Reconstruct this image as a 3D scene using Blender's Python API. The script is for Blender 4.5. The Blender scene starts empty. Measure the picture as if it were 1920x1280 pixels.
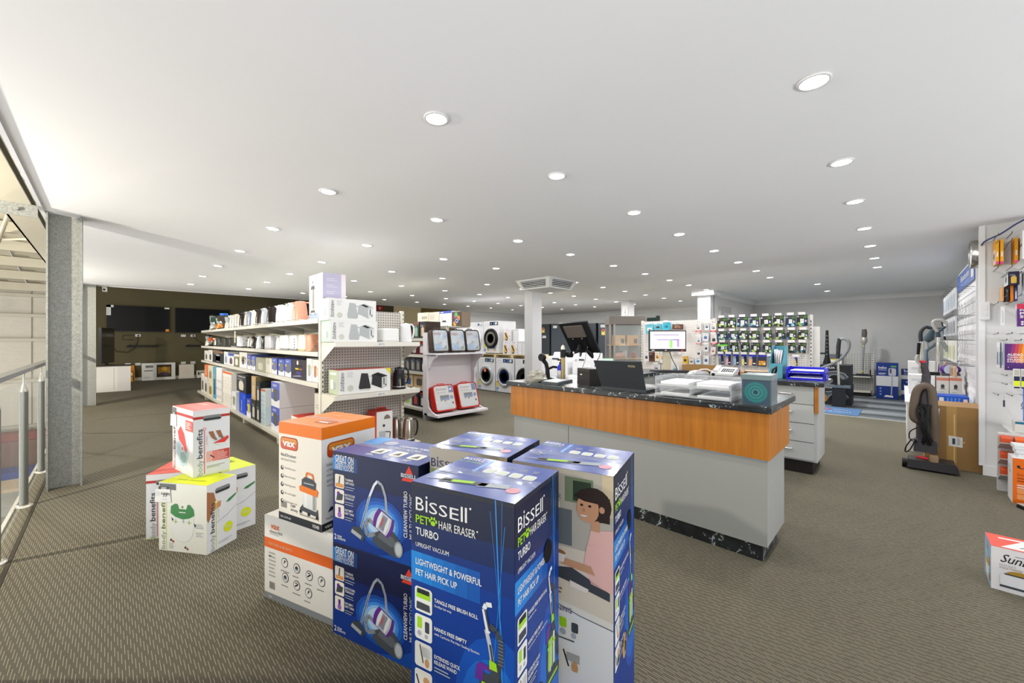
import bpy, math, random
from mathutils import Vector, Matrix
random.seed(11)
S = bpy.context.scene
COL = S.collection
R = math.radians

# ------------------------------------------------------------ camera, world, lights, exposure
cam = bpy.data.cameras.new('camera'); camo = bpy.data.objects.new('camera', cam); COL.objects.link(camo)
cam.sensor_width = 36; cam.lens = 36*745/1920; cam.shift_y = -0.001; cam.clip_start = .05
camo.location = (0, 0, 1.3); camo.rotation_euler = (R(90), 0, R(44.5-90)); S.camera = camo

W = bpy.data.worlds.new('world'); S.world = W; W.use_nodes = True
W.node_tree.nodes['Background'].inputs[0].default_value = (.95, .975, 1, 1)
W.node_tree.nodes['Background'].inputs[1].default_value = .58
S.view_settings.view_transform = 'Standard'; S.view_settings.look = 'None'
S.view_settings.gamma = 1; S.view_settings.use_curve_mapping = False
S.view_settings.exposure = -0.06

def area(name, loc, target, sx, sy, power, col=(1, 1, 1)):
    L = bpy.data.lights.new(name, 'AREA'); L.shape = 'RECTANGLE'; L.size = sx; L.size_y = sy; L.energy = power; L.color = col
    o = bpy.data.objects.new(name, L); COL.objects.link(o); o.location = loc
    o.rotation_euler = (Vector(target)-Vector(loc)).to_track_quat('-Z', 'Y').to_euler(); return o
# added fill panels behind the camera and past the balustrade, aimed at the ceiling
area('fill_front', (1.2, -3.6, .45), (1.5, -1.2, 2.4), 9.0, 2.0, 360, (.97, .985, 1))
area('fill_warehouse', (-6.5, 7.5, -.9), (-1.0, 7.8, 2.6), 18.0, 3.4, 700, (.99, .99, 1))
area('television_area_fill', (6.0, 14.6, 3.25), (6.0, 15.2, 0), 11.0, 3.0, 45, (1, .94, .80))  # unseen panel added to brighten the far area
DOWN_POWER = 8.5
BAY_POWER = 430.0

# ------------------------------------------------------------ materials
def lin(h):
    h = h.lstrip('#'); return tuple(((c/12.92) if c <= .04045 else ((c+.055)/1.055)**2.4) for c in (int(h[i:i+2], 16)/255 for i in (0, 2, 4)))+(1,)
MATS = {}
def mat(col, rough=.5, metal=0., emit=0., trans=0., var=.0, scale=6., bump=0., alpha=1., coat=0., spec=.2):
    k = (col, rough, metal, emit, trans, var, scale, bump, alpha, coat, spec)
    if k in MATS: return MATS[k]
    m = bpy.data.materials.new('surface'); m.use_nodes = True; nt = m.node_tree; b = nt.nodes['Principled BSDF']
    c = lin(col); top = max(c[:3])
    if not emit and not metal and rough < .6 and top > .66: c = tuple(x*.66/top for x in c[:3])+(1,)
    b.inputs['Base Color'].default_value = c; b.inputs['Roughness'].default_value = rough; b.inputs['Metallic'].default_value = metal
    if emit: b.inputs['Emission Color'].default_value = c; b.inputs['Emission Strength'].default_value = emit
    if trans: b.inputs['Transmission Weight'].default_value = trans; b.inputs['IOR'].default_value = 1.45
    if alpha < 1: b.inputs['Alpha'].default_value = alpha
    b.inputs['Specular IOR Level'].default_value = .5 if (metal or trans or rough < .2) else spec
    if coat: b.inputs['Coat Weight'].default_value = coat
    if var or bump:
        tc = nt.nodes.new('ShaderNodeTexCoord'); n = nt.nodes.new('ShaderNodeTexNoise'); n.inputs['Scale'].default_value = scale; n.inputs['Detail'].default_value = 3
        nt.links.new(tc.outputs['Object'], n.inputs['Vector'])
        if var:
            mx = nt.nodes.new('ShaderNodeMix'); mx.data_type = 'RGBA'
            mx.inputs[6].default_value = tuple(max(0, x*(1-var)) for x in c[:3])+(1,); mx.inputs[7].default_value = tuple(min(1, x*(1+var)) for x in c[:3])+(1,)
            nt.links.new(n.outputs['Fac'], mx.inputs[0]); nt.links.new(mx.outputs[2], b.inputs['Base Color'])
        if bump:
            bp = nt.nodes.new('ShaderNodeBump'); bp.inputs['Strength'].default_value = bump; bp.inputs['Distance'].default_value = .01
            nt.links.new(n.outputs['Fac'], bp.inputs['Height']); nt.links.new(bp.outputs['Normal'], b.inputs['Normal'])
    MATS[k] = m; return m

class NT:                                   # tiny node helper for the few richer surfaces
    def __init__(s, name):
        s.m = bpy.data.materials.new(name); s.m.use_nodes = True; s.t = s.m.node_tree; s.b = s.t.nodes['Principled BSDF']
        s.tc = s.t.nodes.new('ShaderNodeTexCoord'); s.obj = s.tc.outputs['Object']
        sp = s.t.nodes.new('ShaderNodeSeparateXYZ'); s.l(s.obj, sp.inputs[0]); s.x, s.y, s.z = sp.outputs[0], sp.outputs[1], sp.outputs[2]
    def l(s, a, b): s.t.links.new(a, b)
    def math(s, op, a, b=None, c=None):
        n = s.t.nodes.new('ShaderNodeMath'); n.operation = op
        for i, v in enumerate((a, b, c)):
            if v is None: continue
            if isinstance(v, (int, float)): n.inputs[i].default_value = v
            else: s.l(v, n.inputs[i])
        return n.outputs[0]
    def noise(s, scale, detail=3, vec=None, rough=.5, stretch=None):
        n = s.t.nodes.new('ShaderNodeTexNoise'); n.inputs['Scale'].default_value = scale; n.inputs['Detail'].default_value = detail; n.inputs['Roughness'].default_value = rough
        v = vec or s.obj
        if stretch:
            mp = s.t.nodes.new('ShaderNodeMapping'); mp.inputs['Scale'].default_value = stretch; s.l(v, mp.inputs[0]); v = mp.outputs[0]
        s.l(v, n.inputs['Vector']); return n.outputs['Fac']
    def mix(s, f, a, b):
        n = s.t.nodes.new('ShaderNodeMix'); n.data_type = 'RGBA'
        if isinstance(f, (int, float)): n.inputs[0].default_value = f
        else: s.l(f, n.inputs[0])
        for i, v in ((6, a), (7, b)):
            if isinstance(v, str): n.inputs[i].default_value = lin(v)
            else: s.l(v, n.inputs[i])
        return n.outputs[2]
    def ramp(s, f, stops):
        n = s.t.nodes.new('ShaderNodeValToRGB'); e = n.color_ramp.elements
        while len(e) < len(stops): e.new(.5)
        for el, (p, c) in zip(e, stops): el.position = p; el.color = lin(c)
        s.l(f, n.inputs[0]); return n.outputs[0]
    def bump(s, h, strength=.3, dist=.01):
        n = s.t.nodes.new('ShaderNodeBump'); n.inputs['Strength'].default_value = strength; n.inputs['Distance'].default_value = dist
        s.l(h, n.inputs['Height']); s.l(n.outputs[0], s.b.inputs['Normal'])
    def done(s, col, rough=.5, metal=0.):
        if isinstance(col, str): s.b.inputs['Base Color'].default_value = lin(col)
        else: s.l(col, s.b.inputs['Base Color'])
        if isinstance(rough, (int, float)): s.b.inputs['Roughness'].default_value = rough
        else: s.l(rough, s.b.inputs['Roughness'])
        s.b.inputs['Metallic'].default_value = metal; return s.m

def carpet():
    n = NT('carpet')
    u = n.math('DIVIDE', n.x, .0098); cidx = n.math('FLOOR', u); fu = n.math('FRACT', u)
    wn = n.t.nodes.new('ShaderNodeTexWhiteNoise'); wn.noise_dimensions = '1D'; n.l(cidx, wn.inputs['W'])
    v = n.math('ADD', n.math('DIVIDE', n.y, .115), n.math('ADD', n.math('MULTIPLY', cidx, .382), n.math('MULTIPLY', wn.outputs[0], .16))); fv = n.math('FRACT', v)
    d = n.math('MULTIPLY', n.math('LESS_THAN', fu, .2), n.math('LESS_THAN', fv, .62))
    fuzz = n.noise(260, 2); d = n.math('MULTIPLY', d, n.math('ADD', n.math('MULTIPLY', fuzz, .7), .5))
    base = n.mix(n.noise(2.2, 4), '#565142', '#5e5949'); base = n.mix(n.noise(300, 2), base, '#4c473a')
    rib = n.math('LESS_THAN', n.math('ABSOLUTE', n.math('SUBTRACT', fu, .62)), .10); base = n.mix(n.math('MULTIPLY', rib, .3), base, '#36322a')
    soil = n.noise(.7, 4); col = n.mix(d, base, '#a1997f'); col = n.mix(n.math('MULTIPLY', soil, .22), col, '#454036')
    n.bump(n.math('ADD', n.math('MULTIPLY', d, .7), fuzz), .3, .003); return n.done(col, .95)
def timber():
    n = NT('cherry_laminate'); g = n.noise(3.0, 6, None, .6, (9, 9, .55)); f = n.noise(40, 3, None, .6, (3, 3, .12))
    col = n.ramp(g, [(.25, '#8f5410'), (.5, '#a9681b'), (.75, '#b97624')]); col = n.mix(n.math('MULTIPLY', f, .35), col, '#8a4f12')
    return n.done(col, .38)
def stone_laminate():
    n = NT('black_stone_laminate'); a = n.noise(7, 8, None, .65); w = n.noise(16, 6, None, .7)
    vein = n.math('LESS_THAN', n.math('ABSOLUTE', n.math('SUBTRACT', a, .5)), .012); vein = n.math('MULTIPLY', vein, n.math('GREATER_THAN', w, .52))
    col = n.ramp(w, [(.3, '#16181a'), (.55, '#24282a'), (.75, '#3a4144')]); col = n.mix(vein, col, '#a8b0b2'); return n.done(col, .3)
def galvanised():
    n = NT('galvanised_steel'); vo = n.t.nodes.new('ShaderNodeTexVoronoi'); vo.inputs['Scale'].default_value = 110; n.l(n.obj, vo.inputs['Vector'])
    sp = n.noise(4, 5, None, .65, (1.4, 1.4, .3)); g = n.noise(85, 4, None, .7)
    col = n.ramp(g, [(.34, '#6a6d6a'), (.5, '#888b89'), (.66, '#a6a8a5')]); col = n.mix(.35, col, n.mix(vo.outputs['Color'], '#6f7270', '#a9aca9')); col = n.mix(n.math('MULTIPLY', sp, .45), col, '#8a8578')
    n.bump(n.noise(90, 2), .08, .003); return n.done(col, .5, .3)
def pegboard(base='#b9b4ad', hole='#4c4843', px=.0254*1.2, r=.22):
    n = NT('peg_panel_steel')
    geo = n.t.nodes.new('ShaderNodeNewGeometry'); nn = n.t.nodes.new('ShaderNodeSeparateXYZ'); n.l(geo.outputs['Normal'], nn.inputs[0])
    ay = n.math('GREATER_THAN', n.math('ABSOLUTE', nn.outputs[1]), .7)
    h = n.math('ADD', n.math('MULTIPLY', n.x, ay), n.math('MULTIPLY', n.y, n.math('SUBTRACT', 1, ay)))
    a = n.math('SUBTRACT', n.math('FRACT', n.math('DIVIDE', h, px)), .5); b = n.math('SUBTRACT', n.math('FRACT', n.math('DIVIDE', n.z, px)), .5)
    d = n.math('SQRT', n.math('ADD', n.math('MULTIPLY', a, a), n.math('MULTIPLY', b, b)))
    return n.done(n.mix(n.math('LESS_THAN', d, r), base, hole), .5)
def cardboard(c1='#9a7646', c2='#8d6a3c'):
    n = NT('cardboard'); g = n.noise(5, 5); s = n.noise(60, 2, None, .5, (1, 1, .05)); col = n.mix(g, c1, c2); col = n.mix(n.math('MULTIPLY', s, .25), col, '#8a683a'); return n.done(col, .8)
def foil():
    n = NT('clear_wrap'); h = n.noise(14, 4, None, .6); n.bump(h, .9, .03); col = n.ramp(n.noise(9, 4), [(.3, '#8fa3b4'), (.45, '#d9dde0'), (.6, '#eef0f1'), (.75, '#9aa6ac')]); return n.done(col, .12, .35)
def brushed(c='#c9c6c0', r=.25):
    n = NT('brushed_steel'); g = n.noise(30, 3, None, .5, (1, 1, .04)); return n.done(n.mix(g, c, '#8f8c86'), r, .9)
def insul():
    n = NT('insulated_wall_sheet'); g = n.noise(5, 5, None, .6, (1, 1, 3)); h = n.noise(40, 3, None, .6, (.3, .3, 1)); n.bump(h, .5, .02)
    return n.done(n.mix(g, '#c9c3b4', '#dcd6c8'), .5)

CARPET, TIMBER, STONE, GALV, PEG, PEGW, CARD, FOIL, STEEL, INSUL = carpet(), timber(), stone_laminate(), galvanised(), pegboard(), pegboard('#dcd6d2', '#8a8078', .0305, .17), cardboard(), foil(), brushed(), insul()
WHITE, BLACK, GREY = mat('#e6e6e5', .45), mat('#141414', .4), mat('#8e9090', .5)
CHROME = mat('#d8d6d2', .15, 1.); PLASTIC_BLACK = mat('#1b1b1d', .35); INK = mat('#1c1c1f', .6)
GLASS = mat('#eef6f2', .03, 0, 0, 0, 0, 6, 0, .16)
SHELF = mat('#bdb9ac', .45, .1)

# ------------------------------------------------------------ mesh building
_fonts = {}
def glyphs(s, bold=0.):
    k = (s, bold)
    if k not in _fonts:
        cu = bpy.data.curves.new('t', 'FONT'); cu.body = s; cu.resolution_u = 2; cu.offset = bold
        o = bpy.data.objects.new('t', cu); me = o.to_mesh()
        vs = [(v.co.x, v.co.y) for v in me.vertices]; fs = [tuple(p.vertices) for p in me.polygons]
        xs = [v[0] for v in vs] or [0]; o.to_mesh_clear(); bpy.data.objects.remove(o); bpy.data.curves.remove(cu)
        _fonts[k] = (vs, fs, min(xs), max(xs))
    return _fonts[k]

class MB:
    def __init__(s, T=None): s.v = []; s.f = []; s.m = []; s.mats = []; s.sm = []; s.T = T
    def mi(s, m):
        if m not in s.mats: s.mats.append(m)
        return s.mats.index(m)
    def add(s, vs, fs, m, smooth=False):
        o = len(s.v)
        s.v += [tuple(s.T @ Vector(v)) for v in vs] if s.T else [tuple(v) for v in vs]
        i = s.mi(m)
        for f in fs: s.f.append(tuple(o+k for k in f)); s.m.append(i); s.sm.append(smooth)
        return s
    def box(s, x0, y0, z0, x1, y1, z1, m, taper=0., ty=None):
        ty = taper if ty is None else ty
        vs = [(x0, y0, z0), (x1, y0, z0), (x1, y1, z0), (x0, y1, z0), (x0+taper, y0+ty, z1), (x1-taper, y0+ty, z1), (x1-taper, y1-ty, z1), (x0+taper, y1-ty, z1)]
        return s.add(vs, [(3, 2, 1, 0), (4, 5, 6, 7), (0, 1, 5, 4), (1, 2, 6, 5), (2, 3, 7, 6), (3, 0, 4, 7)], m)
    def poly(s, pts, m): return s.add(pts, [tuple(range(len(pts)))], m)
    def prism(s, pts, h0, h1, m, axis='z', smooth=False):
        n = len(pts)
        f = {'z': lambda a, b, c: (a, b, c), 'y': lambda a, b, c: (a, c, b), 'x': lambda a, b, c: (c, a, b)}[axis]
        vs = [f(a, b, h0) for a, b in pts]+[f(a, b, h1) for a, b in pts]
        fs = [(i, (i+1) % n, n+(i+1) % n, n+i) for i in range(n)]
        s.add(vs, fs, m, smooth); s.add(vs, [tuple(range(n-1, -1, -1)), tuple(range(n, 2*n))], m); return s
    def lathe(s, prof, m, c=(0, 0, 0), n=18, axis='z', smooth=True, sx=1., sy=1.):
        vs = []; fs = []
        f = {'z': lambda a, b, h: (c[0]+a*sx, c[1]+b*sy, c[2]+h), 'y': lambda a, b, h: (c[0]+a*sx, c[1]+h, c[2]+b*sy), 'x': lambda a, b, h: (c[0]+h, c[1]+a*sx, c[2]+b*sy)}[axis]
        for r, h in prof:
            for i in range(n): a = 2*math.pi*i/n; vs.append(f(r*math.cos(a), r*math.sin(a), h))
        for j in range(len(prof)-1):
            for i in range(n): k = (i+1) % n; fs.append((j*n+i, j*n+k, (j+1)*n+k, (j+1)*n+i))
        s.add(vs, fs, m, smooth)
        caps = []
        if prof[0][0] > 1e-4: caps.append(tuple(range(n-1, -1, -1)))
        if prof[-1][0] > 1e-4: caps.append(tuple(range((len(prof)-1)*n, len(prof)*n)))
        if caps: s.add(vs, caps, m)
        return s
    def cyl(s, c, r, h, m, n=16, axis='z', r2=None): return s.lathe([(r, 0), (r if r2 is None else r2, h)], m, c, n, axis)
    def ball(s, c, r, m, n=14, sx=1, sy=1, sz=1):
        return s.lathe([(max(1e-5, r*math.sin(math.pi*i/8)), -r*sz*math.cos(math.pi*i/8)) for i in range(9)], m, c, n, 'z', True, sx, sy)
    def tube(s, pts, r, m, n=8, closed=False, flat=1.):
        P = [Vector(p) for p in pts]; vs = []; fs = []; N = len(P); up = Vector((0, 0, 1))
        rr = r if isinstance(r, (list, tuple)) else [r]*N
        prev = None
        for i, p in enumerate(P):
            a = P[i-1] if (i or closed) else p; b = P[(i+1) % N] if (i < N-1 or closed) else p
            t = (b-a).normalized()
            if prev is None:
                q = up if abs(t.z) < .9 else Vector((1, 0, 0)); u = t.cross(q).normalized()
            else: u = (prev-t*prev.dot(t)).normalized()
            prev = u; w = t.cross(u)
            for k in range(n): an = 2*math.pi*k/n; vs.append(p+u*(rr[i]*math.cos(an))+w*(rr[i]*math.sin(an)*flat))
        for i in range(N if closed else N-1):
            j = (i+1) % N
            for k in range(n): l = (k+1) % n; fs.append((i*n+k, i*n+l, j*n+l, j*n+k))
        s.add(vs, fs, m, True)
        if not closed: s.add(vs[:n], [tuple(range(n-1, -1, -1))], m); s.add(vs[-n:], [tuple(range(n))], m)
        return s
    def face(s, O, U, V): return Face(s, O, U, V)
    def build(s, name, parent=None, loc=None, rz=0., kind=None):
        me = bpy.data.meshes.new(name); me.from_pydata(s.v, [], s.f)
        for m in s.mats: me.materials.append(m)
        me.polygons.foreach_set('material_index', s.m); me.polygons.foreach_set('use_smooth', s.sm); me.update()
        o = bpy.data.objects.new(name, me); COL.objects.link(o)
        if parent: o.parent = parent
        if loc: o.location = loc
        if rz: o.rotation_euler = (0, 0, R(rz))
        if kind: o['kind'] = kind
        return o

class Face:                                  # flat print laid on one face of a box, in metres along U (across) and V (up)
    def __init__(s, mb, O, U, V):
        s.mb = mb; s.O = Vector(O); s.U = Vector(U).normalized(); s.V = Vector(V).normalized(); s.N = s.U.cross(s.V); s.clip = None; s.sc = 1.
    def P(s, u, v, lay): return s.O+s.U*(u*s.sc)+s.V*(v*s.sc)+s.N*(.0005+.0004*lay)
    def poly(s, pts, m, lay=0):
        if s.clip:                           # trim the shape to the printed side
            for ax, lim, sg in ((0, s.clip[0], 1), (1, s.clip[1], 1), (0, s.clip[2], -1), (1, s.clip[3], -1)):
                out = []
                for i, p in enumerate(pts):
                    q = pts[i-1]; a = (q[ax]-lim)*sg; b = (p[ax]-lim)*sg
                    if (a < 0) != (b < 0): t = a/(a-b); out.append((q[0]+(p[0]-q[0])*t, q[1]+(p[1]-q[1])*t))
                    if b >= 0: out.append(p)
                pts = out
                if len(pts) < 3: return s
        s.mb.poly([s.P(u, v, lay) for u, v in pts], m); return s
    def rect(s, u0, v0, u1, v1, m, lay=0): return s.poly([(u0, v0), (u1, v0), (u1, v1), (u0, v1)], m, lay)
    def rrect(s, u0, v0, u1, v1, r, m, lay=0, n=4):
        pts = []
        for cx, cy, a0 in ((u1-r, v1-r, 0), (u0+r, v1-r, 90), (u0+r, v0+r, 180), (u1-r, v0+r, 270)):
            for k in range(n+1): a = R(a0+90*k/n); pts.append((cx+r*math.cos(a), cy+r*math.sin(a)))
        return s.poly(pts, m, lay)
    def disc(s, u, v, ru, m, lay=0, rv=None, n=18, a0=0, a1=360):
        rv = ru if rv is None else rv
        return s.poly([(u+ru*math.cos(R(a0+(a1-a0)*k/n)), v+rv*math.sin(R(a0+(a1-a0)*k/n))) for k in range(n+(a1-a0 < 360))], m, lay)
    def line(s, pts, w, m, lay=0):
        for (a, b), (c, d) in zip(pts, pts[1:]):
            L = math.hypot(c-a, d-b) or 1e-6; nx, ny = -(d-b)/L*w/2, (c-a)/L*w/2
            s.poly([(a-nx, b-ny), (c-nx, d-ny), (c+nx, d+ny), (a+nx, b+ny)], m, lay)
        return s
    def text(s, t, u, v, h, m, lay=2, w=None, bold=0., shear=0., rot=0, align='l'):
        vs, fs, x0, x1 = glyphs(t, bold); W0 = x1-x0 or 1; k = h/.73
        sx = k if w is None else w/W0; Wd = W0*sx
        off = {'l': 0, 'c': -Wd/2, 'r': -Wd}[align]; c, sn = math.cos(R(rot)), math.sin(R(rot))
        pts = []
        for x, y in vs:
            a = (x-x0)*sx+off+shear*y*k; b = y*k; pts.append(s.P(u+a*c-b*sn, v+a*sn+b*c, lay))
        s.mb.add(pts, fs, m); return s
    def lines(s, u, v, w, n, dv, m, lay=2, h=None, seed=0):          # a block of small print too small to read
        rnd = random.Random(seed+int(u*1000)+int(v*1000))
        for i in range(n): s.rect(u, v-i*dv, u+w*(.6+.4*rnd.random()), v-i*dv+(h or dv*.4), m, lay)
        return s

def tag(o, label, cat, group=None, kind=None):
    o['label'] = label; o['category'] = cat
    if group: o['group'] = group
    if kind: o['kind'] = kind
    return o
def thing(name, label, cat, loc=(0, 0, 0), rz=0, group=None):
    o = bpy.data.objects.new(name, None); COL.objects.link(o); o.empty_display_size = .1
    o.location = loc; o.rotation_euler = (0, 0, R(rz)); return tag(o, label, cat, group)
def struct(name, mb, **k): o = mb.build(name, **k); o['kind'] = 'structure'; return o
def ORD(i): return ['first', 'second', 'third', 'fourth', 'fifth', 'sixth', 'seventh', 'eighth', 'ninth', 'tenth', 'eleventh', 'twelfth', 'thirteenth', 'fourteenth', 'fifteenth', 'sixteenth', 'seventeenth', 'eighteenth', 'nineteenth', 'twentieth', 'twenty-first', 'twenty-second', 'twenty-third', 'twenty-fourth'][i]
def Lface(mb, a, b, z=0): return Face(mb, (0, b, z), (0, -1, 0), (0, 0, 1))     # the -X side of a box
def Rface(mb, a, b, z=0): return Face(mb, (0, 0, z), (1, 0, 0), (0, 0, 1))      # the -Y side
def Tface(mb, a, b, h): return Face(mb, (0, b, h), (0, -1, 0), (1, 0, 0))       # lid, read from the -X side
def rr2(w, d, r, n=5):                        # rounded rectangle outline, centred
    pts = []
    for cx, cy, a0 in ((w/2-r, d/2-r, 0), (-w/2+r, d/2-r, 90), (-w/2+r, -d/2+r, 180), (w/2-r, -d/2+r, 270)):
        for k in range(n+1): a = R(a0+90*k/n); pts.append((cx+r*math.cos(a), cy+r*math.sin(a)))
    return pts

# ============================================================ the room
CEIL = 2.41
PAINT = mat('#c4c4c3', .7, var=.03); PAINT2 = mat('#cdcece', .7, var=.03); OLIVE = mat('#565039', .75, var=.05); WHITEP = mat('#dcdcdb', .6, var=.02)
struct('floor', MB().box(-.5, -3.5, -.25, 13.7, 18, 0, CARPET))
struct('ceiling', MB().box(-.38, -3.5, CEIL, 13.7, 11.62, CEIL+.22, mat('#e9eaec', .75, var=.012, scale=2)))
struct('ceiling_far', MB().box(-.45, 11.62, 3.3, 13.7, 18, 3.4, WHITEP))
struct('trim_1', MB().box(-.40, -3.5, CEIL-.012, -.378, 11.62, CEIL+.25, mat('#d5d8e0', .4)))
struct('trim_2', MB().box(-.38, 11.62, CEIL-.005, 9.3, 11.66, CEIL+.22, mat('#e6e6e6', .6)))
struct('wall_far', MB().box(-.6, 17.7, 0, 9.77, 17.9, 3.4, OLIVE))
struct('wall_corridor', MB().box(9.77, 17.6, 0, 11.25, 17.9, 3.4, mat('#e3d3a8', .7)))
struct('wall_passage', MB().box(11.25, 17.65, 0, 13.7, 17.9, 3.4, mat('#7d6a40', .7)))
struct('wall_rear', MB().box(9.3, 11.8, 0, 13.6, 11.95, 3.3, PAINT2))
struct('wall_fridges', MB().box(13.45, 3.05, 0, 13.6, 11.8, CEIL, PAINT2))
struct('wall_partition', MB().box(9.63, 3.05, 0, 13.45, 3.17, CEIL, PAINT))
struct('wall_storeroom', MB().box(13.1, -.9, 0, 13.25, 3.05, CEIL, PAINT))
struct('wall_side', MB().box(8.76, -.92, 0, 13.1, -.78, CEIL, PAINT))
struct('wall_pegs', MB().box(5.95, -3.5, 0, 6.08, -.57, CEIL, mat('#c9c8c6', .6, var=.02)))
struct('wall_nib', MB().box(6.08, -.9, 0, 6.56, -.6, CEIL, mat('#c4c4c4', .6)))
# cornices: a coved strip along the top of each painted wall
def cove(name, x0, y0, x1, y1, nx, ny):
    mb = MB(); c = mat('#e2e2e2', .6); pr = [(0, -.1), (.012, -.1), (.035, -.06), (.065, -.03), (.1, -.012), (.1, 0), (0, 0)]
    vs = [(x+nx*a, y+ny*a, CEIL+b) for (x, y) in ((x0, y0), (x1, y1)) for a, b in pr]; n = len(pr)
    mb.add(vs, [(i, (i+1) % n, n+(i+1) % n, n+i) for i in range(n)]+[tuple(range(n)), tuple(range(2*n-1, n-1, -1))], c); struct(name, mb)
cove('trim_3', 13.45, 3.17, 13.45, 11.8, -1, 0); cove('trim_4', 9.3, 11.8, 13.45, 11.8, 0, -1)
cove('trim_5', 9.63, 3.05, 13.1, 3.05, 0, -1); cove('trim_6', 13.1, -.78, 13.1, 3.05, -1, 0); cove('trim_7', 8.76, -.78, 13.1, -.78, 0, 1)
mb = MB(); mb.box(5.932, -3.5, 0, 5.95, -.555, .095, mat('#d9d8d6', .5)); struct('baseboard_pegs', mb)
mb = MB(); mb.box(-.3, 17.68, 0, 9.7, 17.7, .1, mat('#d8d6d0', .5)); struct('baseboard_far', mb)
mb = MB(); mb.box(5.935, -.57, .09, 5.965, -.53, CEIL, mat('#e3e3e3', .5)).box(5.965, -.6, 0, 6.1, -.565, CEIL, mat('#d2d2d2', .5)).box(6.1, -.6, 0, 6.18, -.575, CEIL, mat('#8f9195', .5))
struct('trim_8', mb)
# interior window in the partition
w = struct('window_1', MB().box(9.95, 3.0, .95, 10.75, 3.05, 2.1, mat('#a5a5a4', .6)))
for k in range(2):
    o = MB().box(10.2+.24*k, 2.985, 1.2, 10.4+.24*k, 3.005, 1.95, mat('#b9bbbd', .3)).build('pane', w); o['kind'] = 'structure'
d = struct('door_1', MB().box(13.40, 6.12, 0, 13.46, 6.8, 2.1, mat('#2b4a47', .5)))
MB().box(13.385, 6.02, 0, 13.45, 6.12, 2.16, mat('#3d4c4a', .5)).build('frame', d)['kind'] = 'structure'
# white square columns
def column(name, x0, y0, x1, y1):
    mb = MB(); mb.box(x0, y0, 0, x1, y1, CEIL, mat('#c6c6c7', .6)); mb.box(x0-.012, y0-.012, 0, x1+.012, y1+.012, .1, WHITEP); return struct(name, mb)
column('column_white', 6.2, 5.5, 6.5, 5.72)
c = column('column_rear', 10.05, 5.35, 10.32, 5.6); c = column('column_partition', 9.4, 3.05, 9.66, 3.32)
mb = MB(); mb.box(9.3, 2.95, 2.31, 9.76, 3.42, 2.41, mat('#e2e2e2', .6)); struct('trim_9', mb)
# galvanised H columns at the mezzanine edge
def hcol(name, x, y):
    mb = MB()
    for s in (-1, 1): mb.box(x+s*.1-.006, y-.1, 0, x+s*.1+.006, y+.1, CEIL, GALV)
    mb.box(x-.1, y-.005, 0, x+.1, y+.005, CEIL, GALV); return struct(name, mb)
hcol('column_steel', -.266, 5.34); hcol('column_steel', -.27, 11.56)
struct('trim_10', MB().box(-.415, -3.5, 0, -.397, 11.6, .004, mat('#3a352c', .8)))
struct('trim_11', MB().box(-.52, -3.5, -.25, -.5, 17.7, .012, mat('#b8b5ab', .5)))

# vinyl plank floor of the vacuum corner, plank by plank
vin = struct('floor_vinyl', MB().box(8.9, -.78, 0, 13.1, 3.05, .002, mat('#3f4346', .6)))
vm = [mat(c, .45, var=.12, scale=9) for c in ('#71787b', '#43484b', '#8a9193', '#54595c', '#7b8184')]
x = 8.905; k = 0
while x < 13.08:
    ys = [-.775, 1.0+.55*((k*7) % 3), 3.045]
    for j in range(2):
        o = MB().box(x, ys[j]+.003, .002, min(x+.176, 13.09), ys[j+1], .005, vm[(k*3+j*2) % 5]).build('plank', vin)
    x += .18; k += 1
struct('trim_12', MB().box(8.875, -.78, 0, 8.905, 3.05, .008, mat('#c9c7c0', .35, .4)))

# ------------------------------------------------------------ warehouse beyond the balustrade
struct('ground', MB().box(-9, -4, -3.0, -.5, 18.2, -2.8, mat('#8b8578', .7, var=.1)))
wf = struct('wall_warehouse', MB().box(-9, 18, -2.8, -.6, 18.15, 2.75, INSUL))
for z in (-1.2, .1, 1.27, 1.97, 2.55):
    o = MB().box(-9, 17.88, z, -.6, 18, z+.09, mat('#b9b4a4', .5, .2)).build('girt', wf)
for x in (-5.6, -4.0, -2.62, -1.55):
    o = MB().box(x, 17.985, -2.8, x+.02, 18.0, 2.75, mat('#8f8a7c', .6)).build('sheet_joint', wf)
RS = lambda y: 2.78+(18-y)*.168
mb = MB(); rf = mat('#c3bca8', .55, var=.06)
n = 30; xs = [-9+8.55*i/n for i in range(n+1)]
for i in range(n):
    z = .0 if i % 2 else .05
    mb.add([(xs[i], -4, RS(-4)+z), (xs[i+1], -4, RS(-4)+z), (xs[i+1], 18.1, RS(18.1)+z), (xs[i], 18.1, RS(18.1)+z)], [(0, 1, 2, 3)], rf)
ro = struct('roof', mb)
y = 17.3; k = 0
pm = mat('#bdb7a4', .5, .2, var=.05)
while y > 1.5:
    z = RS(y); MB().box(-9, y-.035, z-.2, -.47, y+.035, z-.01, pm).box(-9, y-.035, z-.22, -.47, y+.09, z-.2, pm).build('purlin', ro); y -= 1.15; k += 1
for (x0, y0, x1, y1) in ((-1.9, 13.2, -.75, 10.6), (-2.2, 9.4, -.8, 7.2)):
    MB().tube([(x0, y0, RS(y0)-.3), (x1, y1, RS(y1)-.95)], .025, pm, 6).build('brace', ro)
t = struct('beam', MB().box(-.62, -3.5, 2.40, -.605, 11.5, 2.66, mat('#c2bca9', .5, .2, var=.05)).box(-.62, -3.5, 2.40, -.435, 11.5, 2.412, mat('#cfc9b6', .5, .2)).box(-.60, -3.5, 2.65, -.50, 11.5, 2.66, pm))
for yy in (5.15, 11.3):
    b = MB().box(-.60, yy-.11, 2.30, -.40, yy-.1, 2.40, GALV).build('bracket', t)
    MB().cyl((-.51, yy-.13, 2.35), .014, .02, GALV, 6, 'y').build('bolt', b)
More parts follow.
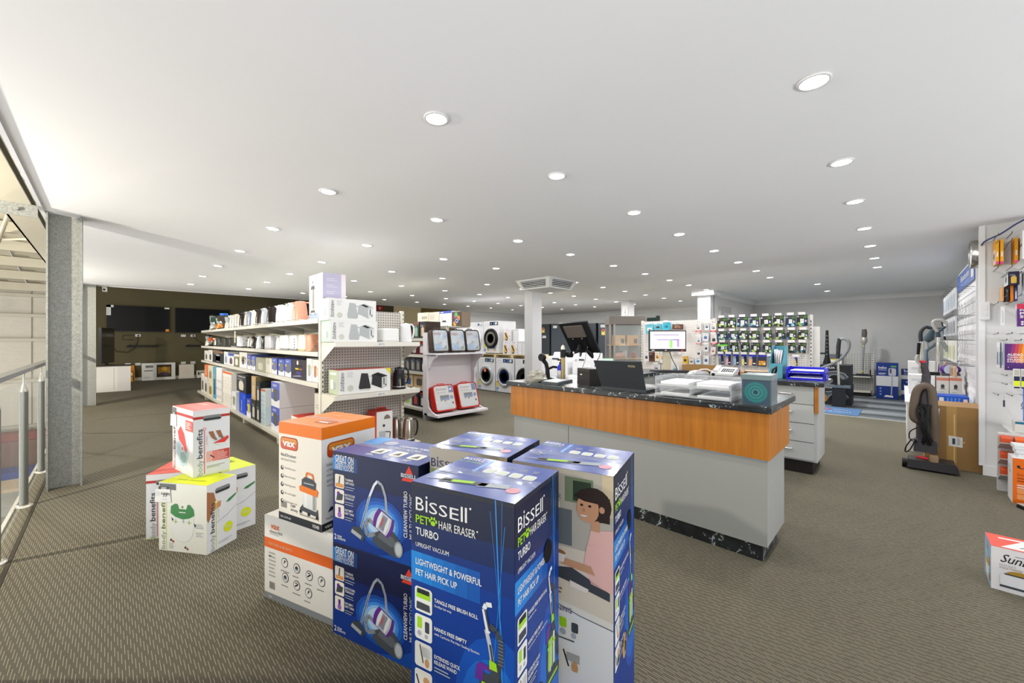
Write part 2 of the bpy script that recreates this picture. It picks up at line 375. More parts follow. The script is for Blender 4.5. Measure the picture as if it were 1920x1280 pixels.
# raking stay at the column
MB().tube([(-.9, 7.4, 2.35), (-.5, 5.6, 2.9)], .02, pm, 6).build('stay', t)
# goods down on the lower warehouse level
def low_item(name, label, cat, x, y, a, b, h, col, extra=None):
    t = thing(name, label, cat, (x, y, -2.8))
    mb = MB()
    for i in range(3): mb.box(0, b*(i/3)+.02*b, 0, a, b*(i/3)+.3*b, .12, mat('#a98c5c', .8))
    mb.box(0, 0, .12, a, b, .15, mat('#b4976a', .8)); mb.build('pallet', t)
    mb = MB(); mb.box(.04, .04, .15, a-.04, b-.04, h, mat(col, .6, var=.1, scale=4)); mb.build('load', t)
    if extra: mb = MB(); mb.box(.1, .1, h, a-.1, b-.1, h+.2, mat(extra, .6, var=.2)); mb.build('wrapping', t)
low_item('loaded_pallet', 'red and brown cartons on a pallet against the warehouse wall', 'pallet', -2.6, 17.2, 1.6, .75, 1.35, '#7d5b50', '#8f4a42')
low_item('loaded_pallet', 'blue sheeted pallet down on the lower warehouse floor', 'pallet', -2.5, 16.2, 1.5, .8, .72, '#3f4a9c')
low_item('loaded_pallet', 'tan cardboard pallet load below the glass balustrade', 'pallet', -2.3, 15.35, 1.25, .7, .55, '#b79f78')
low_item('loaded_pallet', 'orange wrapped sacks on a pallet below the balustrade', 'pallet', -2.1, 13.9, 1.1, 1.2, .62, '#c9732f', '#d8c2a6')
low_item('loaded_pallet', 'grey wrapped pallet load close under the mezzanine edge', 'pallet', -1.9, 11.9, 1.1, 1.2, .8, '#8f918c', '#a8aaa4')

# ------------------------------------------------------------ glass balustrade: three posts seen, panes and a top rail
bal = thing('glass_balustrade', 'glass balustrade with round steel posts and flat top rail along the mezzanine edge', 'balustrade', (-.46, 0, 0))
MB().box(-.03, -3.4, 1.055, .03, 11.4, 1.085, mat('#8f9297', .3, .7)).build('top_rail', bal)
for i in range(11):
    y = 4.9+1.15*(i-6)
    p = MB(); p.lathe([(.024, .015), (.024, .90)], mat('#6c6e67', .35, .35), (0, y, 0), 18)
    q = p.build('post', bal)
    MB().lathe([(.025, .90), (.010, .955), (.006, .96), (.006, 1.055)], mat('#9a9a92', .3, .4), (0, y, 0), 16).build('cone_cap', q)
    MB().lathe([(.05, 0), (.05, .012), (.03, .016)], mat('#cfcabf', .3, .6), (0, y, 0), 18).build('foot_flange', q)
    MB().box(-.008, y+.05, .05, .004, y+1.10, 1.0, GLASS).build('glass_pane', bal)

# ------------------------------------------------------------ globe lamps of the warehouse, outside the frame
for i, (y, lab) in enumerate(((4.1, 'globe lamp hanging beside the steel column'), (9.65, 'globe lamp hanging further along the balustrade'))):
    hb = thing('globe_lamp', lab, 'lamp', (-1.96, y, 2.05))
    MB().lathe([(.02, .16), (.05, .14), (.055, .10)], mat('#b8b8b4', .4, .5), n=20).build('cap', hb)
    MB().ball((0, 0, .06), .045, mat('#fff4e0', .4, emit=6.), 16).build('globe', hb)
    MB().tube([(0, 0, .12), (0, 0, RS(y)-2.05)], .012, GREY, 6).build('hanger', hb)
    L = bpy.data.lights.new('globe_light', 'POINT'); L.energy = BAY_POWER; L.shadow_soft_size = .04; L.color = (1, .93, .78)
    lo = bpy.data.objects.new('globe_light', L); COL.objects.link(lo); lo.parent = hb; lo.location = (0, 0, -.03)

# ------------------------------------------------------------ recessed downlights
GX = [1.15, 2.12, 3.2, 4.18, 5.25, 6.26, 7.23, 8.15, 9.15, 10.2, 11.27]
GY = [.27, 1.66, 3.05, 4.45, 5.85, 7.25, 8.6, 10.0]
SKIP = {(0, 0), (4, 3), (9, 0), (10, 0), (9, 1), (10, 1), (9, 2), (8, 0), (8, 1)}
dl = bpy.data.lights.new('downlight', 'AREA'); dl.shape = 'DISK'; dl.size = .095; dl.energy = DOWN_POWER; dl.color = (1, .995, .985)
ring = diff = None
dl3 = dl.copy(); dl3.energy = DOWN_POWER*2.4; dl2 = dl.copy(); dl2.energy = DOWN_POWER*3.4
def downlight(x, y, lab, group='recessed ceiling downlights', dl=dl):
    global ring, diff
    t = thing('downlight', lab, 'downlight', (x, y, CEIL), 0, group)
    if ring is None:
        a = MB().lathe([(.062, -.001), (.062, -.006), (.052, -.008), (.050, -.002)], mat('#f4f4f4', .4), n=24).build('trim_ring', t); ring = a.data
        b = MB().lathe([(.0505, -.002), (.0505, -.005), (.001, -.0065)], mat('#ffffff', .5, emit=9.), n=24).build('diffuser', t); diff = b.data
    else:
        for nm, me in (('trim_ring', ring), ('diffuser', diff)):
            o = bpy.data.objects.new(nm, me); COL.objects.link(o); o.parent = t
    lo = bpy.data.objects.new('light', dl); COL.objects.link(lo); lo.parent = t; lo.location = (0, 0, -.012)
for i, x in enumerate(GX):
    for j, y in enumerate(GY):
        if (i, j) in SKIP: continue
        downlight(x, y, 'round recessed downlight, %s along the %s row from the balustrade' % (ORD(j), ORD(i)), dl=dl3 if i > 6 else dl)
downlight(9.77, 1.19, 'round recessed downlight in the vacuum corner, at the carpet side', dl=dl2)
downlight(11.28, 1.2, 'round recessed downlight in the vacuum corner, near the grey wall', dl=dl2)

# ------------------------------------------------------------ air conditioner on the ceiling
ac = thing('ceiling_air_conditioner', 'white ceiling air conditioner with louvred sides above the white column', 'air conditioner', (5.33, 4.33, 0))
mb = MB(); vs = [(0, 0, CEIL), (.82, 0, CEIL), (.82, .82, CEIL), (0, .82, CEIL), (.09, .09, 2.235), (.73, .09, 2.235), (.73, .73, 2.235), (.09, .73, 2.235)]
mb.add(vs, [(4, 7, 6, 5), (0, 4, 5, 1), (1, 5, 6, 2), (2, 6, 7, 3), (3, 7, 4, 0)], mat('#e8e8e8', .4)); mb.build('casing', ac)
for side in range(4):
    T = Matrix.Translation((.41, .41, 0)) @ Matrix.Rotation(R(90*side), 4, 'Z')
    yo = lambda z: -.41+.09*(CEIL-z)/.175
    MB(T).add([(-.3, yo(2.375)-.003, 2.375), (.3, yo(2.375)-.003, 2.375), (.26, yo(2.262)-.003, 2.262), (-.26, yo(2.262)-.003, 2.262)], [(3, 2, 1, 0)], mat('#3b3e40', .6)).build('grille', ac)
    for k in range(4):
        z = 2.358-k*.027; y = yo(z)
        MB(T).box(-.29+k*.008, y-.022, z-.006, .29-k*.008, y, z+.004, mat('#dfe0e0', .4)).build('louvre', ac)

# ============================================================ printed cartons in the foreground
NAVY, BLUE, SKY, LIME = mat('#171a30', .35), mat('#123580', .3), mat('#1f73c4', .3), mat('#8fc31f', .4)
PW = mat('#e2e2e0', .45); PG = mat('#9aa0a6', .45); PK = mat('#23262b', .4); PURP = mat('#5b2a86', .35); RED = mat('#d8232a', .4); PD = mat('#3b4046', .4)
def carton(name, label, x, y, z, yaw, a, b, h, body, prints, lid=None, tape=None, group=None, seam=True):
    t = thing(name, label, 'box', (x, y, z), yaw, group)
    mb = MB(); e = .003
    vs = []
    for zz, i in ((0, e), (e, 0), (h-e, 0), (h, e)):
        vs += [(i, i, zz), (a-i, i, zz), (a-i, b-i, zz), (i, b-i, zz)]
    fs = [(3, 2, 1, 0)]
    for k in range(3):
        for i in range(4): j = (i+1) % 4; fs.append((k*4+i, k*4+j, (k+1)*4+j, (k+1)*4+i))
    mb.add(vs, fs, body); mb.add(vs, [(12, 13, 14, 15)], lid or body); mb.build('carton', t)
    for key, nm, fr in (('L', 'front_print', Lface), ('R', 'side_print', Rface)):
        if key in prints: p = MB(); prints[key](fr(p, a, b)); p.build(nm, t)
    p = MB(); f = Tface(p, a, b, h)
    if 'T' in prints: prints['T'](f)
    if p.v: p.build('lid_print', t)
    if seam:                                  # the two lid flaps meeting in a taped joint
        p = MB(); ax = tape if tape is not None else a/2
        p.box(ax-.0015, .004, h-.001, ax+.0015, b-.004, h+.0006, mat('#20232c', .6)); p.build('flap_joint', t)
        p = MB(); n = 14; rnd = random.Random(int(x*1000))
        for i in range(n):
            y0, y1 = b*i/n, b*(i+1)/n; z0, z1 = (.0016+.002*rnd.random() for _ in range(2))
            p.add([(ax-.024, y0, h+.0012), (ax-.008, y0, h+z0), (ax+.008, y0, h+z1), (ax+.024, y0, h+.0012), (ax-.024, y1, h+.0012), (ax-.008, y1, h+z1), (ax+.008, y1, h+z0), (ax+.024, y1, h+.0012)],
                  [(0, 1, 5, 4), (1, 2, 6, 5), (2, 3, 7, 6)], mat('#e6eaf2', .08, 0, 0, 0, 0, 6, 0, .22))
        p.build('tape', t)
    return t

# ---- upright vacuum cartons
def paw(f, u, v, r, m, lay=3):
    f.disc(u, v-.2*r, .55*r, m, lay, .45*r)
    for k, (a, b) in enumerate(((-.75, .25), (-.3, .7), (.3, .7), (.75, .25))): f.disc(u+a*r, v+b*r, .24*r, m, lay, .32*r)
def brand_word(f, u, v, h, m, w):
    f.text('B', u, v, h, m, 3, w*.155); f.rect(u+w*.19, v, u+w*.222, v+h*.82, m, 3); f.rect(u+w*.19, v+h*.95, u+w*.222, v+h*1.12, m, 3); f.text('SSE', u+w*.255, v, h*.84, m, 3, w*.53); f.rect(u+w*.82, v, u+w*.855, v+h*1.0, m, 3); f.rect(u+w*.89, v, u+w*.925, v+h*1.0, m, 3); f.disc(u+w*.98, v+h, h*.08, m, 3)
def upright_art(f, u, v, k, sx=1.):          # picture of the green and black upright vacuum, base at (u, v), k metres tall
    P = lambda pts: [(u+a*k*sx, v+b*k) for a, b in pts]
    blk, gr, lm, pu, hi = PD, mat('#b9bec2', .3, .2), LIME, PURP, mat('#e2e6ea', .3)
    f.poly(P([(-.10, .0), (.25, .0), (.27, .07), (.20, .10), (-.08, .09)]), blk, 3); f.poly(P([(-.08, .03), (.2, .03), (.2, .055), (-.08, .055)]), lm, 4)
    f.poly(P([(-.07, .1), (.14, .1), (.16, .32), (.13, .47), (-.04, .47), (-.08, .3)]), blk, 3)
    f.poly(P([(-.05, .14), (.06, .14), (.07, .40), (-.04, .40)]), lm, 4); f.poly(P([(-.02, .12), (.02, .12), (.03, .38), (-.01, .38)]), gr, 5)
    f.poly(P([(.08, .14), (.12, .14), (.12, .42), (.08, .42)]), hi, 4); f.poly(P([(-.07, .33), (.13, .33), (.13, .355), (-.07, .355)]), lm, 6)
    f.poly(P([(-.10, .40), (-.03, .40), (-.02, .50), (.06, .49), (.06, .53), (-.06, .54), (-.09, .50)]), pu, 4); f.poly(P([(.03, .45), (.11, .44), (.12, .55), (.05, .57)]), blk, 5); f.poly(P([(.03, .52), (.10, .52), (.09, .58), (.03, .59)]), lm, 6)
    f.line(P([(.06, .55), (.03, .70), (.0, .80)]), .035*k, gr, 3); f.line(P([(.065, .55), (.035, .70)]), .018*k, blk, 4)
    f.line(P([(.02, .78), (.0, .86), (-.02, .95), (.0, .99), (.05, 1.0)]), .035*k, hi, 4); f.line(P([(.03, .80), (.01, .87), (-.01, .95)]), .014*k, blk, 5)
    f.line(P([(.03, .84), (.09, .82), (.13, .74), (.13, .62), (.10, .52), (.12, .40), (.2, .30), (.21, .14)]), .045*k, PD, 3)
    for i in range(8): f.rect(u+(.105)*k*sx, v+(.58+.025*i)*k, u+.15*k*sx, v+(.586+.025*i)*k, mat('#6d747a', .4), 4)
def icon(f, u0, v0, u1, v1, k):
    f.rrect(u0, v0, u1, v1, (u1-u0)*.14, PW, 3); w, h = u1-u0, v1-v0
    f.rrect(u0+.06*w, v0+.05*h, u1-.06*w, v1-.05*h, w*.1, mat(['#dfe0da', '#e8e6e0', '#d9d6cc', '#cfcac0'][k % 4], .45), 4)
    if k == 0: f.rect(u0+.1*w, v0+.56*h, u1-.1*w, v1-.12*h, LIME, 5); f.rect(u0+.15*w, v0+.75*h, u1-.15*w, v1-.06*h, PK, 6); f.poly([(u0+.1*w, v0+.1*h), (u1-.1*w, v0+.1*h), (u1-.14*w, v0+.38*h), (u0+.12*w, v0+.4*h)], PD, 5)
    elif k == 1: f.rrect(u0+.15*w, v0+.45*h, u0+.42*w, v1-.1*h, w*.06, LIME, 5); f.rrect(u0+.6*w, v0+.35*h, u0+.85*w, v1-.2*h, w*.06, PD, 5); f.disc(u0+.28*w, v0+.25*h, w*.12, PG, 5); f.disc(u0+.68*w, v0+.2*h, w*.1, PG, 5)
    elif k == 2: f.line([(u0+.3*w, v1-.1*h), (u0+.5*w, v0+.2*h)], w*.06, PK, 5); f.disc(u0+.72*w, v0+.25*h, w*.13, mat('#b98a5c', .5), 5, w*.2); f.rect(u0+.4*w, v0+.45*h, u1-.1*w, v0+.85*h, PW, 4)
    else: f.line([(u0+.1*w, v0+.75*h), (u0+.35*w, v0+.2*h)], w*.08, PK, 5); f.disc(u0+.68*w, v0+.62*h, w*.18, mat('#b5875a', .5), 5); f.rrect(u0+.45*w, v0+.1*h, u1-.1*w, v0+.45*h, w*.05, PD, 5)
def dog(f, u, v, r):
    c1, c2 = mat('#a2845c', .6), mat('#4a3828', .6); f.disc(u, v-.3*r, .75*r, c1, 4, r*1.0); f.poly([(u-.8*r, v+.5*r), (u-.35*r, v+.75*r), (u-.5*r, v-.1*r), (u-.85*r, v+.1*r)], c2, 5); f.poly([(u+.8*r, v+.45*r), (u+.35*r, v+.72*r), (u+.5*r, v-.1*r), (u+.8*r, v+.1*r)], c2, 5)
    f.disc(u+.28*r, v-.5*r, .3*r, c2, 6, .45*r); f.disc(u-.18*r, v+.12*r, .09*r, INK, 6); f.disc(u+.28*r, v+.12*r, .09*r, INK, 6); f.disc(u+.32*r, v-.32*r, .11*r, INK, 7)
def turbo_side(w, h, full=True):
    def g(f):
        f.rect(0, 0, w, h, BLUE, 0)
        for k, c in enumerate(('#132f70', '#172752', '#1b2138')): f.rect(0, h*(.62+.1*k), w, h, mat(c, .33), .3+.2*k)
        f.clip = (0, -.3, w, h)
        f.disc(w*.86, h*.14, w*.40, mat('#16479c', .3), .4, h*.30) if full else None
        f.disc(w*.80, h*.12, w*.28, mat('#1a5cb2', .3), .6, h*.22) if full else None
        f.rect(0, h-.014, w, h, mat('#2a2c36', .4), 1)
        s = w/.43
        bw = .245*s; brand_word(f, .022*s, h-.098, .05, PW, bw)
        f.text('PET', .022*s, h-.143, .030, LIME, 3, .062*s, .012); paw(f, .102*s, h-.128, .019, LIME); f.text('HAIR ERASER', .128*s, h-.143, .029, PW, 3, .155*s); f.disc(.29*s, h-.118, .003, PW, 3)
        f.text('TURBO', .022*s, h-.186, .028, PW, 3, .105*s, .012); f.text('UPRIGHT VACUUM', .022*s, h-.228, .016, PW, 3, .150*s)
        for k in range(6): f.rect(.0+.05*k*s, h-.352, .05*(k+1)*s+.001, h-.248, mat(['#1f7ac4', '#1d72bd', '#1b69b4', '#1a60ab', '#1957a2', '#174e9a'][k], .3), 1)
        f.text('LIGHTWEIGHT & POWERFUL', .022*s, h-.292, .023, PW, 3, .285*s, .01); f.text('PET HAIR PICK UP', .022*s, h-.330, .023, PW, 3, .185*s, .01)
        tx = [('TANGLE FREE BRUSH ROLL', 'Goodbye hair wrap', .185), ('HANDS FREE EMPTY', 'with Cyclonic Pet Hair Sealing System', .140), ('EXTENDED QUICK', 'RELEASE WAND', .112), ('SPECIALIZED', 'PET TOOLS', .085)]
        for k in range(4):
            v1 = h-.37-.098*k; icon(f, .018*s, v1-.088, .098*s, v1, k)
            f.text(tx[k][0], .108*s, v1-.034, .0135, PW, 3, tx[k][2]*s, .014)
            if k < 2: f.text(tx[k][1], .108*s, v1-.050, .009, PW, 3, (.075 if k == 0 else .19)*s)
            else: f.text(tx[k][1], .108*s, v1-.053, .0135, PW, 3, (.098 if k == 2 else .078)*s, .014); f.lines(.108*s, v1-.068, .085*s, 2, .011, PG, 3)
        for (a, b, c, d, lw) in ((.36, h, .395, 0, .004), (.395, h*.9, .33, 0, .0016), (.34, h*.95, .42, .05, .0012), (.385, h, .37, .0, .0012)): f.line([(a*s, b), (c*s, d)], lw, mat('#2f86d6', .25), 2)
        upright_art(f, .325*s, .02, .43, 1.0 if w > .4 else .85); dog(f, .20*s, .06, .05)
    return g
def turbo_side_hole(w, h):
    base = turbo_side(w, h)
    def g(f):
        base(f)
        f.disc(w*.70, h-.262, .036, mat('#0c0c0e', .8), 6, .042, 20)
    return g
def turbo_top(a, b):
    def g(f):
        f.rect(0, 0, b, a, mat('#5363a5', .18, coat=.4), 0); f.rect(0, a*.46, b, a, mat('#4a5a9f', .18), .4)
        brand_word(f, b*.93, a*.62, .026, PW, -b*.34) if False else None
        f.text('BISSELL', b*.02, a*.86, .03, PW, 3, b*.24, .01, rot=0); f.text('PET HAIR ERASER', b*.02, a*.78, .014, LIME, 3, b*.24)
        f.rect(b*.3, a*.55, b*.345, a*.97, mat('#3a86cf', .25), 2); f.text('LIGHTWEIGHT & POWERFUL', b*.335, a*.57, .012, PW, 3, a*.38, rot=90)
        for k in range(4): f.rrect(b*(.40+.135*k), a*.56, b*(.51+.135*k), a*.70, .012, PW, 3); f.rrect(b*(.412+.135*k), a*.575, b*(.498+.135*k), a*.685, .009, mat('#b9c0b4', .4), 4); f.lines(b*(.42+.135*k), a*.82, b*.08, 2, a*.04, PG, 3)
        f.poly([(b*.2, a*.12), (b*.62, a*.22), (b*.62, a*.30), (b*.2, a*.24)], PD, 3); f.poly([(b*.3, a*.17), (b*.5, a*.22), (b*.5, a*.28), (b*.3, a*.23)], LIME, 4); f.poly([(b*.55, a*.18), (b*.82, a*.26), (b*.80, a*.36), (b*.56, a*.30)], mat('#8f959c', .3), 3)
        f.line([(b*.06, a*.16), (b*.3, a*.2)], .008, PG, 3); f.disc(b*.87, a*.25, a*.07, mat('#c98f9c', .4), 3); f.lines(b*.04, a*.38, b*.2, 2, a*.05, PG, 3)
    return g
def family_front(w, h):                       # the pale side: a child seated on a carpet, above white panels of small pictures
    def g(f):
        f.clip = (0, 0, w, h)
        f.rect(0, 0, w, h, mat('#d3cfc6', .4), 0)
        f.rect(0, h*.55, w, h, mat('#a9a398', .4), .5); f.rect(0, h*.62, w*.62, h*.80, mat('#5f666a', .4), 1); f.rect(w*.55, h*.84, w*.82, h*.965, mat('#6c7a60', .5), 1); f.rect(w*.63, h*.85, w*.80, h*.95, mat('#2d3a2b', .5), 1.5); f.rect(0, h*.8, w*.5, h*.83, mat('#cbc6bb', .5), 1.5); f.rect(w*.9, h*.80, w, h, mat('#bfb094', .5), 1.5)
        f.rect(0, h*.37, w, h*.61, mat('#c9bfae', .5), 1.2)
        f.poly([(w*.0, h*.37), (w, h*.30), (w, h*.37)], mat('#c9bfae', .5), 1.2)
        skin, hair, pink, leg = mat('#b98a6a', .5), mat('#2a1d18', .5), mat('#d9aca4', .6), mat('#3b3e45', .6)
        f.poly([(w*.80, h*.72), (w, h*.74), (w, h*.44), (w*.80, h*.46), (w*.73, h*.56)], pink, 3)
        f.poly([(w*.48, h*.555), (w*.80, h*.545), (w*.84, h*.505), (w*.52, h*.52)], skin, 4); f.poly([(w*.76, h*.64), (w*.86, h*.66), (w*.84, h*.55), (w*.74, h*.55)], pink, 5)
        f.poly([(w*.46, h*.50), (w*.62, h*.515), (w*.97, h*.44), (w*.97, h*.40), (w*.60, h*.44), (w*.47, h*.45)], leg, 3); f.poly([(w*.60, h*.45), (w*.78, h*.43), (w*.76, h*.41), (w*.60, h*.42)], mat('#d8cfc4', .6), 4)
        f.disc(w*.83, h*.845, w*.155, hair, 4, h*.085); f.disc(w*.77, h*.825, w*.105, skin, 5, h*.07); f.poly([(w*.64, h*.875), (w*.72, h*.915), (w*.9, h*.90), (w*.90, h*.855), (w*.74, h*.858)], hair, 6); f.rect(w*.87, h*.77, w*.97, h*.89, hair, 5); f.disc(w*.90, h*.83, w*.025, skin, 6, h*.016)
        for du in (.715, .79): f.disc(w*du, h*.838, w*.014, INK, 7, h*.006)
        f.disc(w*.735, h*.79, w*.034, PW, 7, h*.007, 12, 180, 360); f.disc(w*.735, h*.815, w*.014, mat('#a37556', .5), 7, h*.009); f.poly([(w*.80, h*.765), (w*.88, h*.775), (w*.88, h*.72), (w*.80, h*.72)], skin, 4.5)
        f.poly([(w*.40, h*.575), (w*.56, h*.57), (w*.54, h*.53), (w*.42, h*.53)], mat('#e6e3dc', .5), 5); f.disc(w*.48, h*.577, w*.08, mat('#8a5f38', .6), 4.8, h*.014)
        for k, (a, b) in enumerate(((.45, .42), (.42, .40), (.47, .39), (.51, .395), (.5, .375), (.44, .37))): f.disc(w*a, h*b, w*.018, mat('#8a6436', .6), 3, h*.005)
        f.poly([(0, 0), (w, 0), (w, h*.265), (w*.7, h*.285), (w*.3, h*.335), (0, h*.37)], PW, 2); f.line([(0, h*.37), (w*.3, h*.335), (w*.7, h*.285), (w, h*.265)], .003, mat('#3c3f60', .4), 2.5)
        f.text('COMPLETE CLEANING', w*.04, h*.285, .020, mat('#33365c', .4), 8, w*.58)
        for k in range(2): icon(f, w*.46, h*(.155-.16*k), w*.72, h*(.265-.16*k), k+1); f.lines(w*.47, h*(.147-.16*k), w*.2, 1, .01, PD, 8)
        f.text('PET HAIR ERASER', w*.02, h*.845, .021, mat('#6c7078', .4), 3, w*.50); f.text('TURBO', w*.02, h*.80, .02, mat('#33365c', .4), 3, w*.16)
        brand_word(f, w*.02, h*.885, .042, mat('#2b2e5c', .4), w*.44); f.text('PET', w*.02, h*.845, .021, LIME, 3.5, w*.09, .01)
    return g
KS, HV = .8275, .878                          # the print is laid out .79 tall and scaled to the upper part of the .878 m carton
def up(fn, w, col):
    def g(f): f.sc = KS; f.O = f.O+f.V*(HV-.79*KS); f.rect(0, -.2705, w, .001, mat(col, .35)); fn(f)
    return g
def upright_carton(label, x, y, yaw, a, b, pale):
    top = turbo_top(a, b)
    def lid(f): f.sc = KS; top(f)
    return carton('vacuum_carton', label, x*KS, y*KS, 0, yaw, a*KS, b*KS, HV, NAVY, {'L': up(family_front(b, .79), b, '#e2e2e0') if pale else up(turbo_side(b, .79), b, '#123580'), 'R': up(turbo_side_hole(a, .79), a, '#123580'), 'T': lid}, group='upright vacuum cartons')
upright_carton('tall navy upright vacuum carton standing foremost of the blue stack, with a dark hand hole', .889, .862, 15.8, .36, .425, False)
upright_carton('tall upright vacuum carton with a smiling child printed on its pale side', 1.328, .772, 16, .37, .43, True)
upright_carton('tall upright vacuum carton behind the others, pale side half hidden, glossy blue lid', 1.214, 1.222, 17.5, .355, .42, True)

# ---- cylinder vacuum cartons
def cylinder_art(f, u, v, k):
    P = lambda pts: [(u+a*k, v+b*k) for a, b in pts]; tube = mat('#b6bcc4', .25, .3)
    for i, (c, rr) in enumerate((('#174594', .44), ('#1f58b0', .38), ('#3a7ccc', .32), ('#7fb0e2', .27), ('#bcd8f2', .22))): f.disc(u+.70*k, v+.30*k, rr*k, mat(c, .35), 2+.2*i, rr*k*.75)
    f.line(P([(.34, .10), (.52, .62), (.60, .78), (.66, .84)]), .035*k, tube, 4); f.line(P([(.345, .12), (.52, .62)]), .012*k, PD, 5); f.line(P([(.66, .84), (.74, .80), (.80, .66), (.82, .46), (.80, .34)]), .04*k, mat('#8f96a0', .3), 4)
    f.line(P([(.62, .15), (.48, .10), (.44, .22), (.50, .32), (.58, .28)]), .055*k, mat('#7b828c', .35), 5)
    f.poly(P([(.16, .08), (.40, .0), (.44, .08), (.36, .18), (.22, .17)]), PD, 5); f.poly(P([(.18, .08), (.36, .02), (.38, .07), (.2, .13)]), PG, 6)
    f.poly(P([(.56, .06), (.66, .0), (.98, -.08), (1.06, .02), (1.04, .14), (.94, .24), (.80, .26), (.62, .17)]), mat('#45494f', .3), 5); f.poly(P([(.66, .12), (.9, .04), (1.0, .08), (.93, .17), (.72, .2)]), mat('#5b6067', .3), 5.5); f.disc(u+1.02*k, v+.04*k, .07*k, mat('#8f959c', .3), 6, .10*k); f.disc(u+1.02*k, v+.04*k, .05*k, mat('#b4babf', .3), 6.3, .075*k)
    ca, sa = math.cos(R(-24)), math.sin(R(-24)); cx, cy = .755, .325
    def cap(x0, x1, hh, m, lay, bul=.03): pts = [(x0, -hh), (x1, -hh)]+[(x1+bul*math.sin(math.pi*j/6), -hh+2*hh*j/6) for j in range(1, 6)]+[(x1, hh), (x0, hh)]+[(x0-bul*math.sin(math.pi*j/6), hh-2*hh*j/6) for j in range(1, 6)]; f.poly(P([(cx+a*ca-b*sa, cy+a*sa+b*ca) for a, b in pts]), m, lay)
    cap(-.13, .15, .135, PURP, 6); cap(-.075, .115, .125, mat('#b9bec8', .25, .1), 7, .02); cap(-.03, .05, .10, mat('#7d828c', .3), 7.5, .01); cap(-.075, -.055, .125, mat('#e4e6ea', .3), 8, .02); cap(.07, .085, .12, mat('#eef0f2', .3), 8, .02); cap(-.02, .0, .06, mat('#c04a4a', .3), 8.5, 0)
def cleanview(w, h):
    def g(f):
        f.clip = (0, 0, w, h)
        f.rect(0, 0, w, h, mat('#142560', .33), 0); f.rect(0, h*.66, w, h, mat('#191f42', .33), .4); f.rect(0, 0, w, h*.28, mat('#12327e', .33), .4); f.poly([(w*.55, 0), (w, 0), (w, h*.22), (w*.8, h*.08)], mat('#17479c', .3), .8)
        for k in range(5): f.rect(w*.062*k, h*.80, w*.062*(k+1), h*.955, mat(['#2a77b8', '#276cac', '#235f9e', '#1f508c', '#1d3f74'][k], .3), 1)
        f.text('GREAT ON', .016, h*.895, .030*h/.4, PW, 3, w*.235, .012); f.text('CARPETS AND', .016, h*.85, .020, PW, 3, w*.235); f.text('HARD FLOORS', .016, h*.808, .020, PW, 3, w*.235)
        for k in range(3):
            v1 = h*(.755-.165*k); f.rrect(.014, v1-.060, .072, v1, .008, mat('#e7e0d2', .45), 3)
            if k == 0: f.rect(.018, v1-.056, .068, v1-.040, mat('#c98a4a', .5), 4); f.line([(.045, v1-.006), (.04, v1-.04)], .006, PD, 5)
            elif k == 1: f.poly([(.022, v1-.05), (.06, v1-.045), (.066, v1-.02), (.03, v1-.012)], PD, 4); f.disc(.036, v1-.018, .009, PURP, 5)
            else: f.rect(.036, v1-.05, .05, v1-.012, PURP, 4); f.disc(.043, v1-.045, .012, mat('#8b5ab0', .4), 5)
            f.text(('TURBINE', 'MULTI-CYCLONIC', 'EASY EMPTY')[k], .077, v1-.022, .010, PW, 3, .05+.012*(k == 1), .014); f.text(('CARPET NOZZLE', 'TECHNOLOGY', 'DIRT TANK')[k], .077, v1-.036, .010, PW, 3, .056, .014); f.lines(.077, v1-.050, .06, 2, .010, PG, 3, .003)
        f.text('2', .010, h*.035, .024, PW, 3, .013, .014); f.text('YEAR', .028, h*.065, .009, PW, 3, .030, .014); f.text('GUARANTEE', .028, h*.04, .009, PW, 3, .052, .014)
        cylinder_art(f, w*.12, h*.10, w*.66)
        f.poly([(w*.825, h*.83), (w*.985, h*.83), (w*.905, h*.985)], mat('#e5402a', .4), 3); f.rect(w*.815, h*.862, w*.99, h*.908, mat('#1d2752', .35), 4); f.text('BISSELL', w*.82, h*.868, .016, PW, 5, w*.165, .012)
        f.text('CLEANVIEW TURBO', w*.885, h*.27, .019, PW, 3, h*.46, .012, rot=90); f.text('MULTI CYCLONIC', w*.945, h*.27, .019, PW, 3, h*.44, rot=90); f.lines(w*.965, h*.3, .004, 1, .01, PG, 3)
    return g
def cv_top(a, b):
    def g(f):
        f.rect(0, 0, b, a, mat('#55619a', .2, coat=.4), 0); f.rect(0, 0, b, a*.44, mat('#4a568f', .2), .4)
        for k in range(3): f.rrect(b*(.34+.21*k), a*.18, b*(.48+.21*k), a*.42, .012, mat('#e4ddcf', .4), 3); f.poly([(b*(.37+.21*k), a*.22), (b*(.45+.21*k), a*.24), (b*(.42+.21*k), a*.38)], PD, 4); f.lines(b*(.35+.21*k), a*.12, b*.1, 2, a*.04, PW, 3)
        f.rect(b*.02, a*.5, b*.2, a*.95, mat('#2f86c8', .25), 2); f.text('CLEANVIEW TURBO', b*.45, a*.62, .022, PW, 3, b*.36, .01); f.text('MULTI CYCLONIC', b*.45, a*.52, .018, PW, 3, b*.3); f.disc(b*.3, a*.72, a*.13, mat('#8d93a6', .3), 3, a*.1)
    return g
CVN = mat('#171d3e', .4)
cvp = lambda w, h: {'L': cleanview(w, h), 'T': cv_top(.29, w)}
carton('cylinder_vacuum_carton', 'blue cylinder vacuum carton at the bottom of the pair, under its twin', .852, 1.350, 0, 17.6, .29, .485, .402, CVN, cvp(.485, .402), group='cylinder vacuum cartons')
carton('cylinder_vacuum_carton', 'blue cylinder vacuum carton on top of its twin, showing its glossy lid', .852, 1.350, .4062, 17.6, .29, .485, .402, CVN, cvp(.485, .402), group='cylinder vacuum cartons')

